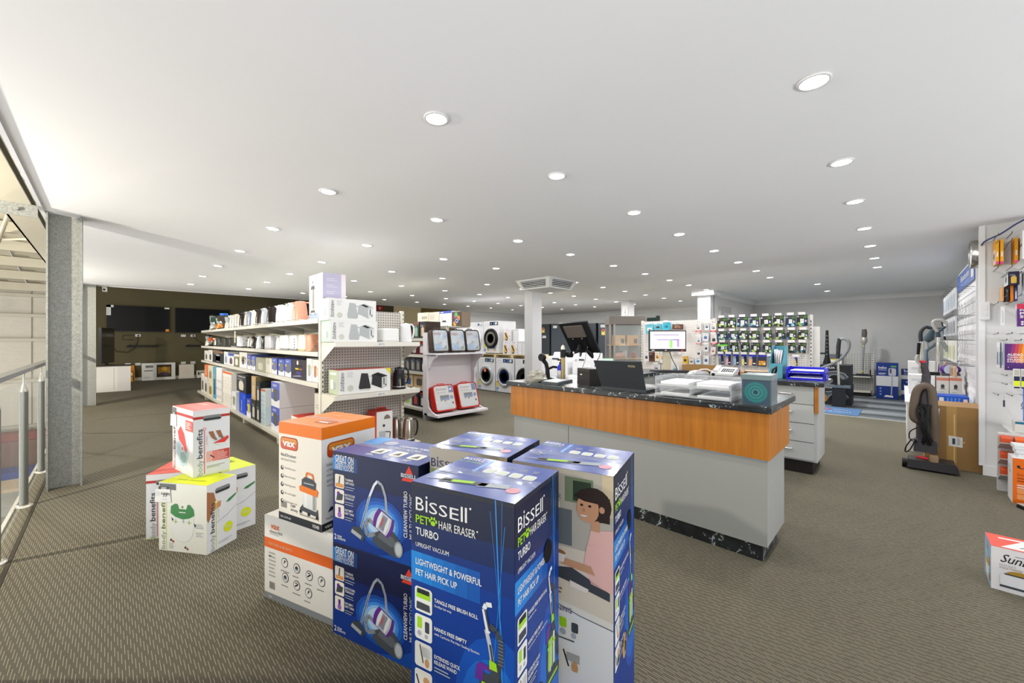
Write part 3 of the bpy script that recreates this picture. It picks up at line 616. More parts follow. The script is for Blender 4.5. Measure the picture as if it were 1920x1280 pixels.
# ---- wet and dry vacuum carton on a white carton
ORG, CRM = mat('#ef7d1a', .4), mat('#ece6da', .45)
def vax_logo(f, u, v, w, h):
    f.rrect(u-.003, v-.003, u+w+.003, v+h+.003, h*.34, mat('#8a3a16', .35), 2); f.rrect(u, v, u+w, v+h, h*.32, mat('#b8431c', .3), 3); f.rrect(u+.003, v+h*.48, u+w-.003, v+h-.003, h*.25, mat('#c9812e', .3), 3.5)
    f.text('vax', u+w*.12, v+h*.25, h*.66, PW, 5, w*.76, .03)
def shopvac(f, u, v, k):
    P = lambda pts: [(u+a*k, v+b*k) for a, b in pts]
    f.poly(P([(.12, .16), (.62, .13), (.62, .56), (.12, .58)]), mat('#c5c6c4', .3, .2), 3); f.rect(u+.2*k, v+.17*k, u+.3*k, v+.56*k, PW, 3.5); f.rect(u+.5*k, v+.15*k, u+.6*k, v+.55*k, mat('#8d8e8c', .3), 3.5)
    f.poly(P([(.02, .52), (.66, .47), (.70, .60), (.60, .66), (.10, .68), (.0, .62)]), ORG, 4); f.poly(P([(.10, .66), (.60, .62), (.62, .78), (.50, .86), (.22, .88), (.10, .80)]), PD, 5); f.line(P([(.25, .86), (.28, .98), (.50, .96), (.52, .84)]), .05*k, ORG, 5); f.rect(u+.18*k, v+.72*k, u+.55*k, v+.75*k, PG, 6)
    f.poly(P([(.02, .10), (.14, .22), (.16, .16), (.62, .12), (.68, .20), (.70, .04), (.56, .02), (.1, .06)]), PD, 4)
    for a, b in ((.06, .04), (.36, .02), (.66, .0)): f.disc(u+a*k, v+b*k, .045*k, INK, 6)
def vax_L(w, h):
    def g(f):
        f.rect(0, 0, w, h, CRM, 0); f.rect(0, h*.885, w, h, ORG, 1); f.rect(0, 0, w, h*.075, PK, 1)
        vax_logo(f, w*.055, h*.735, w*.40, h*.115); f.text('Wet & Dry vacuum', w*.05, h*.655, .016, PD, 3, w*.37, .008); f.text('with blower function', w*.05, h*.612, .014, mat('#8b8780', .4), 3, w*.37)
        for k, s in enumerate(('Wet & Dry vacuum', 'Blower function', 'Extra large tank', '8m cord length', 'Stainless steel tank')):
            vv = h*(.535-.085*k); f.disc(w*.085, vv, .011, PD, 3); f.disc(w*.1, vv+.004, .005, CRM, 4); f.text(s, w*.15, vv-.003, .010, mat('#6d6a64', .4), 3, w*(.26 if k < 4 else .3))
        shopvac(f, w*.50, h*.13, w*.62)
        for i in range(14): f.rect(w*.06+i*.0033, h*.13, w*.06+i*.0033+(.0012 if i % 3 else .0022), h*.19, PK, 3)
        f.text('2 year', w*.29, h*.16, .016, PK, 3, w*.12, .012); f.text('warranty', w*.29, h*.12, .014, PK, 3, w*.17, .006); f.text('Performance is everything', w*.51, h*.105, .011, PK, 3, w*.43)
        f.text('vax.com.au', w*.04, h*.025, .014, PW, 3, w*.26, .004); f.text('VX40', w*.80, h*.022, .017, PW, 3, w*.15, .012)
    return g
def vax_R(w, h):
    def g(f):
        f.rect(0, 0, w, h, mat('#dedfe0', .45), 0); f.rect(0, h*.885, w, h, ORG, 1); f.rect(0, 0, w, h*.075, PK, 1); vax_logo(f, w*.10, h*.70, w*.47, h*.135)
        for k, s in enumerate(('Ideal for', 'cleaning', 'the house,', 'garage &', 'workshop')): f.text(s, w*.08, h*(.62-.05*k), .013, mat('#7b7d80', .4), 3, w*.26)
        f.text('Performance', w*.07, h*.10, .012, PK, 3, w*.3); f.text('vax', w*.05, h*.025, .016, PW, 3, w*.12, .01); f.poly([(w*.1, h*.17), (w*.4, h*.2), (w*.4, h*.23), (w*.14, h*.21)], PK, 3)
    return g
def vax_T(a, b):
    def g(f):
        f.rect(0, 0, b, a, mat('#ee8434', .35), 0); f.rrect(b*.50, a*.22, b*.86, a*.42, .018, mat('#a8531c', .3), 3); f.text('vax', b*.56, a*.25, .032, PW, 4, b*.24, .03); f.line([(0, a*.5), (b, a*.5)], .003, mat('#fbd9b8', .4), 4); f.line([(b*.1, a*.04), (b*.95, a*.04)], .003, mat('#fbe6d2', .4), 4); f.text('VX40', b*.3, a*.72, .02, mat('#f6c79a', .4), 3, b*.2, .01)
    return g
carton('wet_dry_vacuum_carton', 'cream and orange wet and dry vacuum carton standing on a white carton', .688, 1.900, .4185, 16.5, .315, .322, .479, CRM, {'L': vax_L(.322, .479), 'R': vax_R(.315, .479), 'T': vax_T(.315, .322)}, lid=ORG)
def vax_low(w, h):
    def g(f):
        f.rect(0, 0, w, h, mat('#e4e1da', .45), 0); f.rect(0, h*.615, w, h*.735, mat('#e2682a', .4), 1); f.rect(0, 0, w, h*.075, mat('#7c8083', .5), 1)
        f.text('vax', w*.10, h*.855, .03, mat('#d9602a', .4), 3, w*.14, .02); f.text('Advance MAX', w*.085, h*.805, .014, PD, 3, w*.20); f.lines(w*.085, h*.785, w*.16, 1, .01, PG, 3); f.text('FEATURES & BENEFITS', w*.07, h*.655, .014, mat('#f3c8a8', .4), 3, w*.36)
        f.lines(w*.07, h*.55, w*.11, 7, h*.045, mat('#a5a29b', .4), 3); f.lines(w*.07, h*.51, w*.05, 1, h*.045, PD, 3)
        for k, (a, b) in enumerate(((.32, .50), (.50, .485), (.68, .455), (.85, .44), (.33, .33), (.50, .29), (.67, .255))):
            f.disc(w*a, h*b, .024, PD, 3); f.disc(w*a, h*b, .0205, mat('#e4e1da', .45), 4)
            if k % 3 == 0: f.poly([(w*a-.008, h*b-.008), (w*a+.012, h*b+.01), (w*a, h*b+.014)], PD, 5)
            elif k % 3 == 1: f.disc(w*a, h*b, .011, PD, 5); f.rect(w*a-.012, h*b-.012, w*a+.012, h*b-.004, PG, 6)
            else: f.line([(w*a-.012, h*b-.008), (w*a+.012, h*b+.008)], .007, PK, 5); f.line([(w*a-.01, h*b+.01), (w*a+.006, h*b+.012)], .005, PD, 5)
            f.lines(w*a-.03, h*b-.045, .065, 1, .01, mat('#8b887f', .4), 3, .005)
        for i in range(12): f.rect(w*.085+i*.0035, h*.13, w*.085+i*.0035+(.0013 if i % 3 else .0024), h*.215, PK, 3)
        f.text('9498', w*.07, h*.02, .012, PW, 3, w*.05)
    return g
carton('white_vacuum_carton', 'white carton with an orange band, lying under the wet and dry vacuum carton', .719, 1.849, 0, 19, .46, .49, .418, mat('#e4e1da', .5), {'L': vax_low(.49, .418)}, seam=False)

# ---- foot spa cartons
YEL, SPG, REDB = mat('#d6e019', .4), mat('#3f7d4a', .4), mat('#cf3b34', .4)
GT = mat('#5d615f', .4)
def wordmark(f, u, v, k, m, rot=90, L=.34):
    f.text('body', u, v, .03*k, mat('#8d9390', .4), 3, L*.33, rot=rot); f.text('benefits', u, v+L*.37, .03*k, m, 3, L*.63, .014, rot=rot)
def spa_L(w, h, c='y'):
    acc = YEL if c == 'y' else RED
    def g(f):
        f.rect(0, 0, w, h, mat('#dcdcd2' if c == 'y' else '#eceae6', .45), 0)
        if c == 'y':
            for k in range(5): f.poly([(w*(.30+.15*k), 0), (w*(.36+.15*k), 0), (w*(.34+.12*k), h*.86), (w*(.30+.12*k), h*.86)], mat('#e6e6dd', .45), .5)
            f.disc(w*.50, h*.34, w*.24, mat('#c9cdc6', .35), 2, h*.20); f.rect(w*.26, h*.34, w*.74, h*.52, mat('#e2e4df', .35), 2.2); f.disc(w*.50, h*.33, w*.22, mat('#e9ebe6', .35), 2.6, h*.18)
            f.poly([(w*.25, h*.56), (w*.26, h*.66), (w*.34, h*.70), (w*.40, h*.70), (w*.43, h*.63), (w*.58, h*.63), (w*.61, h*.70), (w*.66, h*.70), (w*.73, h*.64), (w*.75, h*.55), (w*.64, h*.50), (w*.50, h*.48), (w*.35, h*.51)], SPG, 3)
            f.rect(w*.43, h*.575, w*.57, h*.588, PW, 4); f.disc(w*.50, h*.66, w*.018, SPG, 4); f.text('4', w*.49, h*.42, .03, PG, 4)
            for a in (.36, .64): f.rect(w*(a-.05), h*.435, w*(a+.05), h*.445, mat('#9ab45c', .4), 4); f.rect(w*(a-.008), h*.41, w*(a+.008), h*.475, mat('#9ab45c', .4), 4)
            for a, b in ((.27, .50), (.74, .44)): f.poly([(w*a, h*b), (w*(a+.05), h*(b-.03)), (w*(a+.02), h*(b-.06))], PD, 4)
            for a, b in ((.24, .15), (.54, .06)): f.poly([(w*a, h*b), (w*(a+.06), h*b), (w*(a+.02), h*(b+.04))], PD, 4); f.disc(w*(a+.07), h*(b-.005), .007, mat('#a53b32', .4), 4)
            f.lines(w*.22, h*.11, w*.13, 4, h*.022, PG, 3); f.lines(w*.78, h*.42, w*.17, 3, h*.025, PG, 3); f.lines(w*.78, h*.30, w*.17, 3, h*.025, PG, 3)
        else:
            f.poly([(w*.30, h*.1), (w*.7, h*.06), (w*.8, h*.5), (w*.6, h*.7), (w*.3, h*.6)], mat('#cfe0e2', .35), 2); f.disc(w*.52, h*.36, w*.27, mat('#9dbfc6', .3), 2.3, h*.26); f.poly([(w*.28, h*.62), (w*.42, h*.72), (w*.6, h*.62), (w*.74, h*.40), (w*.70, h*.32), (w*.5, h*.44), (w*.34, h*.50)], REDB, 3); f.disc(w*.52, h*.38, w*.06, PW, 4); f.disc(w*.52, h*.38, w*.035, REDB, 5); f.disc(w*.55, h*.25, w*.15, mat('#7e9a8c', .35), 3.2, h*.09)
            f.rect(w*.66, h*.68, w, h*.84, mat('#d5524a', .4), 3); f.lines(w*.70, h*.80, w*.22, 5, h*.022, PW, 4); f.rect(0, h*.88, w, h*.925, mat('#a8302a', .4), 3)
        wordmark(f, w*.135, h*.02, 1.0, PD if c == 'r' else mat('#6f7a52', .4), L=h*.80); f.line([(w*.16, h*.02), (w*.16, h*.8)], .003, acc, 3)
        f.rect(w*.02, h*.90, w*.36, h*.985, GT, 5) if c == 'y' else f.rect(-.004, h*.86, w*.20, h*.985, GT, 5)
    return g
def spa_R(w, h, c='y'):
    acc = YEL if c == 'y' else RED
    def g(f):
        f.clip = (0, 0, w, h)
        f.rect(0, 0, w, h, mat('#e6e7ea', .45), 0)
        f.rrect(w*.26, h*.83, w*.76, h*.91, .014, mat('#77797b', .5), 3); f.rrect(w*.27, h*.835, w*.75, h*.87, .012, mat('#4a4c4e', .6), 4)
        if c == 'y':
            f.poly([(w*.0, h*.90), (w*.22, h*.86), (w*.30, h*.70), (w*.22, h*.62), (w*.05, h*.45), (0, h*.5)], mat('#9c6a48', .5), 2); f.poly([(w*.2, h*.72), (w*.46, h*.70), (w*.44, h*.62), (w*.22, h*.60)], mat('#b98560', .5), 2.5)
            f.poly([(w*.30, h*.40), (w, h*.52), (w, h*.66), (w*.30, h*.58)], mat('#f1f2f4', .35), 2.2); f.line([(w*.30, h*.40), (w*.66, h*.45), (w, h*.55)], .004, PG, 3); f.poly([(w*.62, h*.645), (w*.70, h*.68), (w*.98, h*.73), (w*.97, h*.70), (w*.75, h*.64)], SPG, 4)
            f.disc(w*.70, h*.26, w*.155, YEL, 3, h*.075); f.text('luxury', w*.61, h*.265, .012, PW, 5, w*.18); f.text('foot spa', w*.61, h*.24, .01, PW, 5, w*.18); f.lines(w*.36, h*.09, w*.5, 2, h*.02, PG, 3)
        else:
            f.rect(0, h*.865, w, h*.905, mat('#a8302a', .4), 2); f.rect(0, h*.905, w, h, mat('#e9e7e8', .45), 2)
            f.disc(w*.76, h*.50, w*.22, mat('#bcd8e2', .35), 2.5, h*.07); f.disc(w*.78, h*.47, w*.18, PW, 3, h*.035); f.poly([(w*.52, h*.47), (w*.70, h*.51), (w*.95, h*.56), (w*.97, h*.52), (w*.85, h*.46)], REDB, 4)
            for a in (.40, .60): f.poly([(w*a, h*.66), (w*(a+.13), h*.66), (w*(a+.20), h*.56), (w*(a+.25), h*.52), (w*(a+.2), h*.51), (w*(a+.09), h*.56)], mat('#8f6248', .5), 5)
            for k in range(4): f.rect(w*(.35+.16*k), h*.20, w*(.51+.16*k), h*.36, mat(['#dda9a2', '#cf7d74', '#c55c52', '#b8483f'][k], .4), 3)
            f.line([(w*.45, h*.30), (w*.56, h*.25)], .006, PK, 4); f.lines(w*.66, h*.32, w*.28, 5, h*.025, mat('#f2d0ca', .4), 4); f.lines(w*.36, h*.13, w*.5, 2, h*.022, mat('#8b9a80', .4), 3)
        wordmark(f, w*.24, h*.015, 1.0, mat('#3f4347', .4), L=h*.70); f.line([(w*.295, h*.03), (w*.295, h*.69)], .0035, acc, 4); f.disc(w*.295, h*.71, w*.045, acc, 4); f.disc(w*.295, h*.71, w*.03, mat('#e6e7ea', .45), 5); f.text('by CONAIR', w*.38, h*.47, .010, PG, 4, h*.13, rot=90)
        f.rect(0, 0, w, h*.03, mat('#cfd8b8', .5), 1) if c == 'r' else None
    return g
def spa_T(c):
    def g(a, b):
        def q(f):
            f.rect(0, 0, b, a, YEL if c == 'y' else mat('#d65a4e', .35), 0); f.text('body benefits', b*.2, a*.25, .025, mat('#a9b020' if c == 'y' else '#e59a90', .4), 3, b*.6)
            for k in range(3): f.disc(b*(.2+.1*k), a*.7, .012, mat('#6f7410' if c == 'y' else '#f0c0b8', .4), 3, .02)
        return q
    return g
def spa(label, x, y, z, yaw, c, h=.42, b=.354, a=.208, only=None):
    return carton('foot_spa_carton', label, x, y, z, yaw, a, b, h, mat('#e2e2de', .5), {'L': spa_L(b, h, c), 'R': spa_R(a, h, c), 'T': spa_T(c)(a, b)}, seam=False, group='foot spa cartons')
s1 = spa('yellow-topped foot spa carton in front, with a price card at its upper corner', .421, 3.007, 0, 33.8, 'y')
s2 = spa('red-topped foot spa carton balanced on the yellow-topped one', .381, 3.222, .4215, 10, 'r', .428, .38, .203)
s3 = spa('yellow-topped foot spa carton standing behind the stacked pair', .532, 3.232, 0, 12, 'y')
s4 = spa('red-topped foot spa carton low at the balustrade side of the stack', .176, 3.527, 0, -29, 'r')
def price_card(label, par, u, v, txt, tilt):
    o, b = par
    t = thing('price_card', label, 'price card', o.location, math.degrees(o.rotation_euler.z))
    mb = MB(); f = Lface(mb, 0, b); f.clip = None; f.poly([(u, v), (u+.125, v+.006), (u+.118, v+.086), (u+.008, v+.08)], PW, 8); f.text(txt[0], u+.062, v+.036, .030, INK, 12, .032, shear=.2) if txt else None
    if txt: f.text('$', u+.052, v+.050, .016, INK, 12); f.text(txt[1], u+.098, v+.048, .016, INK, 12, .02)
    f.lines(u+.012, v+.066, .035, 4, .008, PG, 10, .002); f.lines(u+.06, v+.02, .04, 1, .008, PG, 10, .002)
    mb.build('card', t); h = MB(); f = Lface(h, 0, b); f.rect(u+.03, v+.075, u+.11, v+.10, mat('#3a3c3b', .4), 6)
    for k in range(2): f.rect(u+.05, v+.084+.008*k, u+.09, v+.0875+.008*k, PW, 8)
    h.build('holder', t); return t
price_card('white price card reading 99.95 on the yellow-topped foot spa carton', (s1, .354), -.03, .295, ('99', '95'), 0)
price_card('white price card on the red-topped foot spa carton', (s2, .38), -.035, .29+.4, None, 0).location.z = .4215-.4

# ---- toaster carton at the counter side
def toast_L(w, h):
    def g(f):
        f.rect(0, 0, w, h, mat('#cfcdcf', .45), 0); f.text('Sunbeam', .03, h*.68, .045, mat('#26262e', .4), 3, .17, .004, .35); f.line([(.08, h*.86), (.13, h*.875), (.2, h*.86)], .002, INK, 3)
        f.text('MAXI SLICE', .028, h*.59, .010, PG, 3, .055); f.text('4 SLICE TOASTER', .028, h*.53, .010, mat('#8a7a3a', .4), 3, .075)
        f.rrect(.03, h*.12, .30, h*.42, .02, mat('#dfe0e2', .3), 3); f.rect(.03, h*.10, .30, h*.15, PD, 4); f.disc(.10, h*.42, .05, mat('#a07d2e', .5), 3.5, .022, 18, 0, 180); f.rect(.045, h*.40, .15, h*.43, PD, 4); f.disc(.24, h*.42, .05, mat('#a07d2e', .5), 3.5, .022, 18, 0, 180)
    return g
def toast_T(a, b):
    def g(f): f.rect(0, 0, b, a, mat('#dd5a4c', .4), 0); f.poly([(b*.1, a*.08), (b*.95, a*.08), (b*.95, a*.8), (b*.35, a*.75)], PW, 1); f.line([(b*.12, a*.75), (b*.4, a*.8)], .02, PW, 1); f.line([(b*.3, a*.25), (b*.4, a*.4), (b*.45, a*.35), (b*.5, a*.5)], .006, PD, 3)
    return g
tc = carton('toaster_carton', 'small white toaster carton with a red lid, alone on the carpet beside the counter', 3.259, -.675, 0, 0, .205, .343, .222, mat('#7fa3bd', .45), {'L': toast_L(.343, .222), 'T': toast_T(.205, .343)}, seam=False)
mb = MB(); f = Face(mb, (.205, .343, 0), (-1, 0, 0), (0, 0, 1)); f.rect(0, 0, .205, .222, mat('#86a9c2', .45)); f.text('Sunbeam', .06, .175, .016, mat('#c9474a', .4), 3, .07, .004, .3); f.rrect(.05, .03, .15, .10, .01, PW, 2); f.rect(.06, .085, .14, .11, mat('#b59a3c', .4), 3); f.disc(.15, .12, .025, mat('#c98d6a', .5), 3); f.disc(.165, .04, .022, mat('#b57d5c', .5), 3); f.lines(.06, .15, .08, 3, .012, PW, 3); mb.build('end_print', tc)

# ============================================================ long appliance gondola
SHM = mat('#c3bfb2', .45, .1); SHD = mat('#a8a498', .5, .1)
def slots(mb, x0, y0, x1, y1, z0, z1, m=BLACK):
    z = z0
    while z < z1: mb.box(x0, y0, z, x1, y1, z+.022, m); z += .05
def shelf_part(par, x0, x1, y0, y1, z, lip, name='shelf', th=.028, drop=.15):   # a tray shelf whose front lip is at x = lip
    mb = MB(); mb.box(x0, y0, z-th, x1, y1, z, SHM)
    s = -.014 if lip == x0 else 0
    mb.box(lip+s, y0, z-.045, lip+s+.014, y1, z+.003, mat('#cac7bd', .4, .1))
    o = mb.build(name, par)
    n = max(1, round((y1-y0)/.9))
    for i in range(n+1):                      # triangular brackets that carry the shelf
        y = y0+(y1-y0)*i/n; b = x1 if lip == x0 else x0; e = lip
        MB().prism([(b, z-drop), (b, z-th), (e, z-th), (e, z-.05)], y-.003, y+.003, SHD, 'y').build('bracket', o)
    return o
g1 = thing('shelving_gondola', 'long beige gondola of metal shelves full of kettles, toasters and boxes', 'shelving', (0, 0, 0))
X0, X1, XS, YA, YB = 1.58, 2.555, 2.06, 4.42, 11.95
MB().box(XS-.02, YA+.03, .1, XS+.02, YB, 1.66, mat('#a9a594', .55, .1)).build('spine_panel', g1)
for y in (YA+.9*k+.03 for k in range(9)):
    MB().box(XS-.03, y-.015, 0, XS+.03, y+.015, 1.66, SHM).build('upright', g1)
for z in (1.53, 1.172, .835):
    dr = {1.53: .15, 1.172: .07, .835: .06}[z]; shelf_part(g1, X0, XS-.02, YA+.02, YB, z, X0, drop=dr); shelf_part(g1, XS+.02, X1, YA+.02, YB, z, X1, drop=dr)
MB().box(1.48, YA+.02, .085, XS-.02, YB-.1, .125, SHM).build('base_shelf', g1); MB().box(XS+.02, YA+.02, .085, 2.66, YB-.1, .125, SHM).build('base_shelf', g1)
MB().box(1.56, YA+.05, 0, 2.58, YB-.15, .085, mat('#5d594f', .7)).build('plinth', g1)
for y in (5.6, 7.4, 9.2, 10.9): MB().box(1.50, y-.05, 0, 1.56, y+.05, .085, SHD).build('foot', g1)
# the end bay facing the camera
MB().box(X0+.02, YA-.012, .12, X1-.02, YA+.012, 1.64, PEG).build('peg_panel', g1)
for x in (X0+.012, X1-.012):
    u = MB().box(x-.018, YA-.035, 0, x+.018, YA+.015, 1.66, mat('#d3cfc3', .4, .1)).build('upright', g1)
    sb = MB(); slots(sb, x+.002, YA-.0365, x+.011, YA-.034, .1, 1.63); so = sb.build('slots', u)
for z in (1.28, .74):
    mb = MB(); mb.box(X0+.01, 4.05, z-.03, X1+.01, YA-.035, z, SHM); mb.box(X0+.01, 4.035, z-.045, X1+.01, 4.05, z+.003, mat('#d2cfc5', .4, .1))
    o = mb.build('end_shelf', g1)
    for x in (X0+.008, X1+.004): MB().prism([(YA-.036, z-.21), (YA-.036, z-.01), (4.05, z-.01), (4.05, z-.045)], x-.003, x+.003, mat('#cfcbbf', .45, .1), 'x').build('bracket', o)
    mb = MB(); f = Face(mb, (X0, 4.034, z-.04), (1, 0, 0), (0, 0, 1)); f.rect(.45, .004, .56, .04, PW, 1); f.text('$69.95', .47, .012, .018, INK, 2, .07); mb.build('price_ticket', o)
mb = MB(); mb.box(X0+.01, 4.02, .085, X1+.01, YA-.035, .125, SHM); mb.box(X0+.03, 4.06, 0, X1-.01, YA-.035, .085, mat('#5d594f', .7)); mb.build('base_shelf', g1)
# the bright tag hanging from the top lip
t = thing('hanging_tag', 'cream swing tag hanging from the top shelf lip of the long gondola', 'tag', (1.55, 8.25, 1.26)); MB().box(0, 0, 0, .004, .06, .2, mat('#efe6cc', .5)).build('card', t); MB().tube([(.002, .03, .2), (.004, .03, .22)], .0015, GREY, 5).build('string', t)

def kettle(par, h, r, col, trim=None, rough=.25, metal=0., handle='#1b1b1d', hy=0, window=None, sticker=None):
    m = mat(col, rough, metal, var=.04); tr = trim or mat('#b9b7b2', .25, .8); hm = mat(handle, .35)
    MB().lathe([(r*1.02, 0), (r*1.04, .012), (r*.98, .022)], hm, n=20).build('power_base', par)
    MB().lathe([(r*1.0, .022), (r*1.0, h*.12), (r*.985, h*.125)], tr, n=20).build('band', par)
    MB().lathe([(r*.985, h*.12), (r*.96, h*.45), (r*.80, h*.85), (r*.74, h*.93)], m, n=20).build('body', par)
    MB().lathe([(r*.74, h*.93), (r*.66, h*.97), (r*.2, h*.985), (r*.18, h*1.0), (.001, h*1.01)], m, n=18).build('lid', par)
    T = Matrix.Rotation(R(hy), 4, 'Z')
    MB(T).tube([(r*.70, 0, h*.92), (r*1.15, 0, h*.93), (r*1.45, 0, h*.80), (r*1.48, 0, h*.5), (r*1.25, 0, h*.25), (r*.93, 0, h*.22)], .011, hm, 8).build('handle', par)
    MB(T).prism([(-r*.60, h*.70), (-r*1.15, h*.92), (-r*.65, h*.94)], -.018, .018, m, 'y').build('spout', par)
    if window: p = MB(); Tf = p.face((-r*.93, .018, h*.22), (0, -1, 0), (.06, 0, 1)); Tf.rrect(0, 0, .036, h*.5, .01, mat(window, .2), 2); p.build('water_gauge', par)
    if sticker: p = MB(); Tf = p.face((-r*.93, .02, h*.60), (0, -1, 0), (.12, 0, 1)); Tf.disc(.02, .02, .022, mat(sticker, .5), 3); p.build('sticker', par)
def toaster(par, w, d, h, col, rough=.3, metal=0., base='#3a3a3c', dots=False):
    m = mat(col, rough, metal, var=.03)
    MB().prism(rr2(d*.98, w*.98, .02), 0, .022, mat(base, .4)).build('base', par)
    mb = MB(); pts = rr2(d, w, .035, 4); n = len(pts); rings = [(1, .022), (1, h*.86), (.965, h*.95), (.88, h)]
    vs = [(a*k, b*k, z) for k, z in rings for a, b in pts]
    mb.add(vs, [(j*n+i, j*n+(i+1) % n, (j+1)*n+(i+1) % n, (j+1)*n+i) for j in range(3) for i in range(n)], m, True); mb.add(vs[-n:], [tuple(range(n))], m); mb.build('shell', par)
    for s in (-1, 1): MB().box(s*d*.16-.014, -w*.36, h-.004, s*d*.16+.014, w*.36, h+.002, mat('#2b2b2b', .5)).build('bread_slot', par)
    MB().box(-.014, -w/2-.022, h*.55, .014, -w/2, h*.64, mat(base, .4)).build('lever', par)
    if dots:
        p = MB()
        for k in range(4): p.ball((-d/2, -w*.34, h*(.2+.17*k)), .008, BLACK, 8)
        p.build('buttons', par)
    else: MB().cyl((-d*.25, -w/2-.008, h*.3), .014, .01, mat('#c9c7c2', .3, .6), 12, 'y').build('dial', par)
def place_row(rows, z, xc, shelf, group, catn):
    for i, (kind, col, y0, y1, zt, desc, kw) in enumerate(rows):
        yc, w, h = (y0+y1)/2, abs(y1-y0), max(.12, zt-z)
        nm = {'k': 'kettle', 't': 'toaster', 'b': 'blender', 'c': 'coffee_machine'}[kind]
        h = min(h, {'k': .27, 't': .21, 'b': .36 if z > 1.4 else .25, 'c': .29}[kind])
        t = thing(nm, '%s, %s along the %s shelf' % (desc, ORD(i), shelf), nm.replace('_', ' '), (xc, yc, z), 0, group)
        if kind == 'k': kettle(t, h, min(.085, w*.42), col, hy=(i*37) % 50-25, **{a: b for a, b in kw.items() if a != 'hy'})
        elif kind == 't': toaster(t, min(w*.86, .34), .19, h, col, **kw)
        elif kind == 'b':
            MB().lathe([(.07, 0), (.075, .01), (.06, .12), (.05, .13)], mat(col, .3, .4), n=18).build('motor_base', t)
            MB().lathe([(.045, .13), (.06, .16), (.072, h*.9)], mat('#dfe6e6', .08, 0, 0, 0, 0, 6, 0, .4), n=18).build('jug', t); MB().cyl((0, 0, h*.9), .074, .03, BLACK, 18).build('lid', t)
            MB().tube([(0, -.07, h*.85), (0, -.11, h*.8), (0, -.11, h*.55), (0, -.062, h*.48)], .008, BLACK, 6).build('handle', t)
        else:
            w2 = min(w*.9, .2)
            mb = MB(); mb.box(-.10, -w2/2, 0, .10, w2/2, .03, BLACK).box(.0, -w2/2, .03, .10, w2/2, h*.6, mat(col, .3)).box(-.10, -w2/2, h*.6, .10, w2/2, h, mat(col, .3)); mb.build('body', t)
            MB().cyl((-.045, 0, h*.48), .03, h*.12, CHROME, 14).build('group_head', t); MB().box(-.085, -w2*.3, .03, -.005, w2*.3, .036, CHROME).build('drip_tray', t)
            if kw.get('top'): MB().lathe([(.06, h), (.075, h+.03), (.07, h+.05)], mat(kw['top'], .3), n=16).build('bean_hopper', t)
row1 = [('k', '#e8a48c', 5.259, 5.678, 1.829, 'pink kettle with a slim blue water gauge', {'window': '#4a5f73', 'handle': '#e0a08a', 'hy': 0}), ('k', '#bfcdc9', 5.636, 5.896, 1.83, 'pale sage green kettle', {'handle': '#bfcdc9', 'hy': 0}), ('k', '#e9e9ea', 5.941, 6.475, 1.801, 'glossy white kettle with grey gauge markings', {'window': '#9aa0a4', 'handle': '#e6e6e6', 'hy': 0}), ('k', '#2a2421', 6.475, 6.826, 1.814, 'gloss black kettle', {'hy': 0}), ('k', '#dfe3e6', 6.798, 7.148, 1.817, 'white kettle with a grey gauge stripe', {'window': '#6f767c', 'handle': '#dfe3e6', 'hy': 0}), ('k', '#2e2723', 7.118, 7.463, 1.81, 'dark brown-black kettle', {'hy': 0}), ('k', '#d9d2c0', 7.43, 7.696, 1.817, 'cream kettle in a chrome trim', {'handle': '#d9d2c0', 'hy': 0}), ('k', '#7d86a0', 7.662, 7.942, 1.821, 'blue grey steel kettle', {'metal': 0.6, 'hy': 0}), ('k', '#c9c2b4', 7.906, 8.201, 1.807, 'brushed steel kettle', {'metal': 0.8, 'hy': 0}), ('k', '#1f1a1a', 8.163, 8.637, 1.796, 'black kettle with a round red sticker', {'sticker': '#c2514a', 'hy': 0}), ('k', '#c5bdab', 8.637, 9.023, 1.798, 'champagne steel kettle', {'metal': 0.7, 'hy': 0}), ('k', '#d3d0c9', 9.023, 9.535, 1.798, 'polished chrome kettle', {'metal': 0.9, 'hy': 0}), ('b', '#b9b4a8', 9.535, 9.94, 1.797, 'clear glass jug blender', {}), ('c', '#3a332b', 9.94, 10.489, 1.818, 'dark coffee machine with a blue hopper', {'top': '#2e64b8'}), ('b', '#c9762c', 10.489, 10.843, 1.814, 'jug blender with an orange label', {}), ('c', '#2f4a3a', 10.843, 11.155, 1.828, 'dark green coffee machine', {}), ('b', '#c9c5be', 11.155, 11.687, 1.944, 'tall silver blender', {})]
place_row(row1, 1.533, 1.72, 'top', 'kettles along the top shelf', 'kettle')
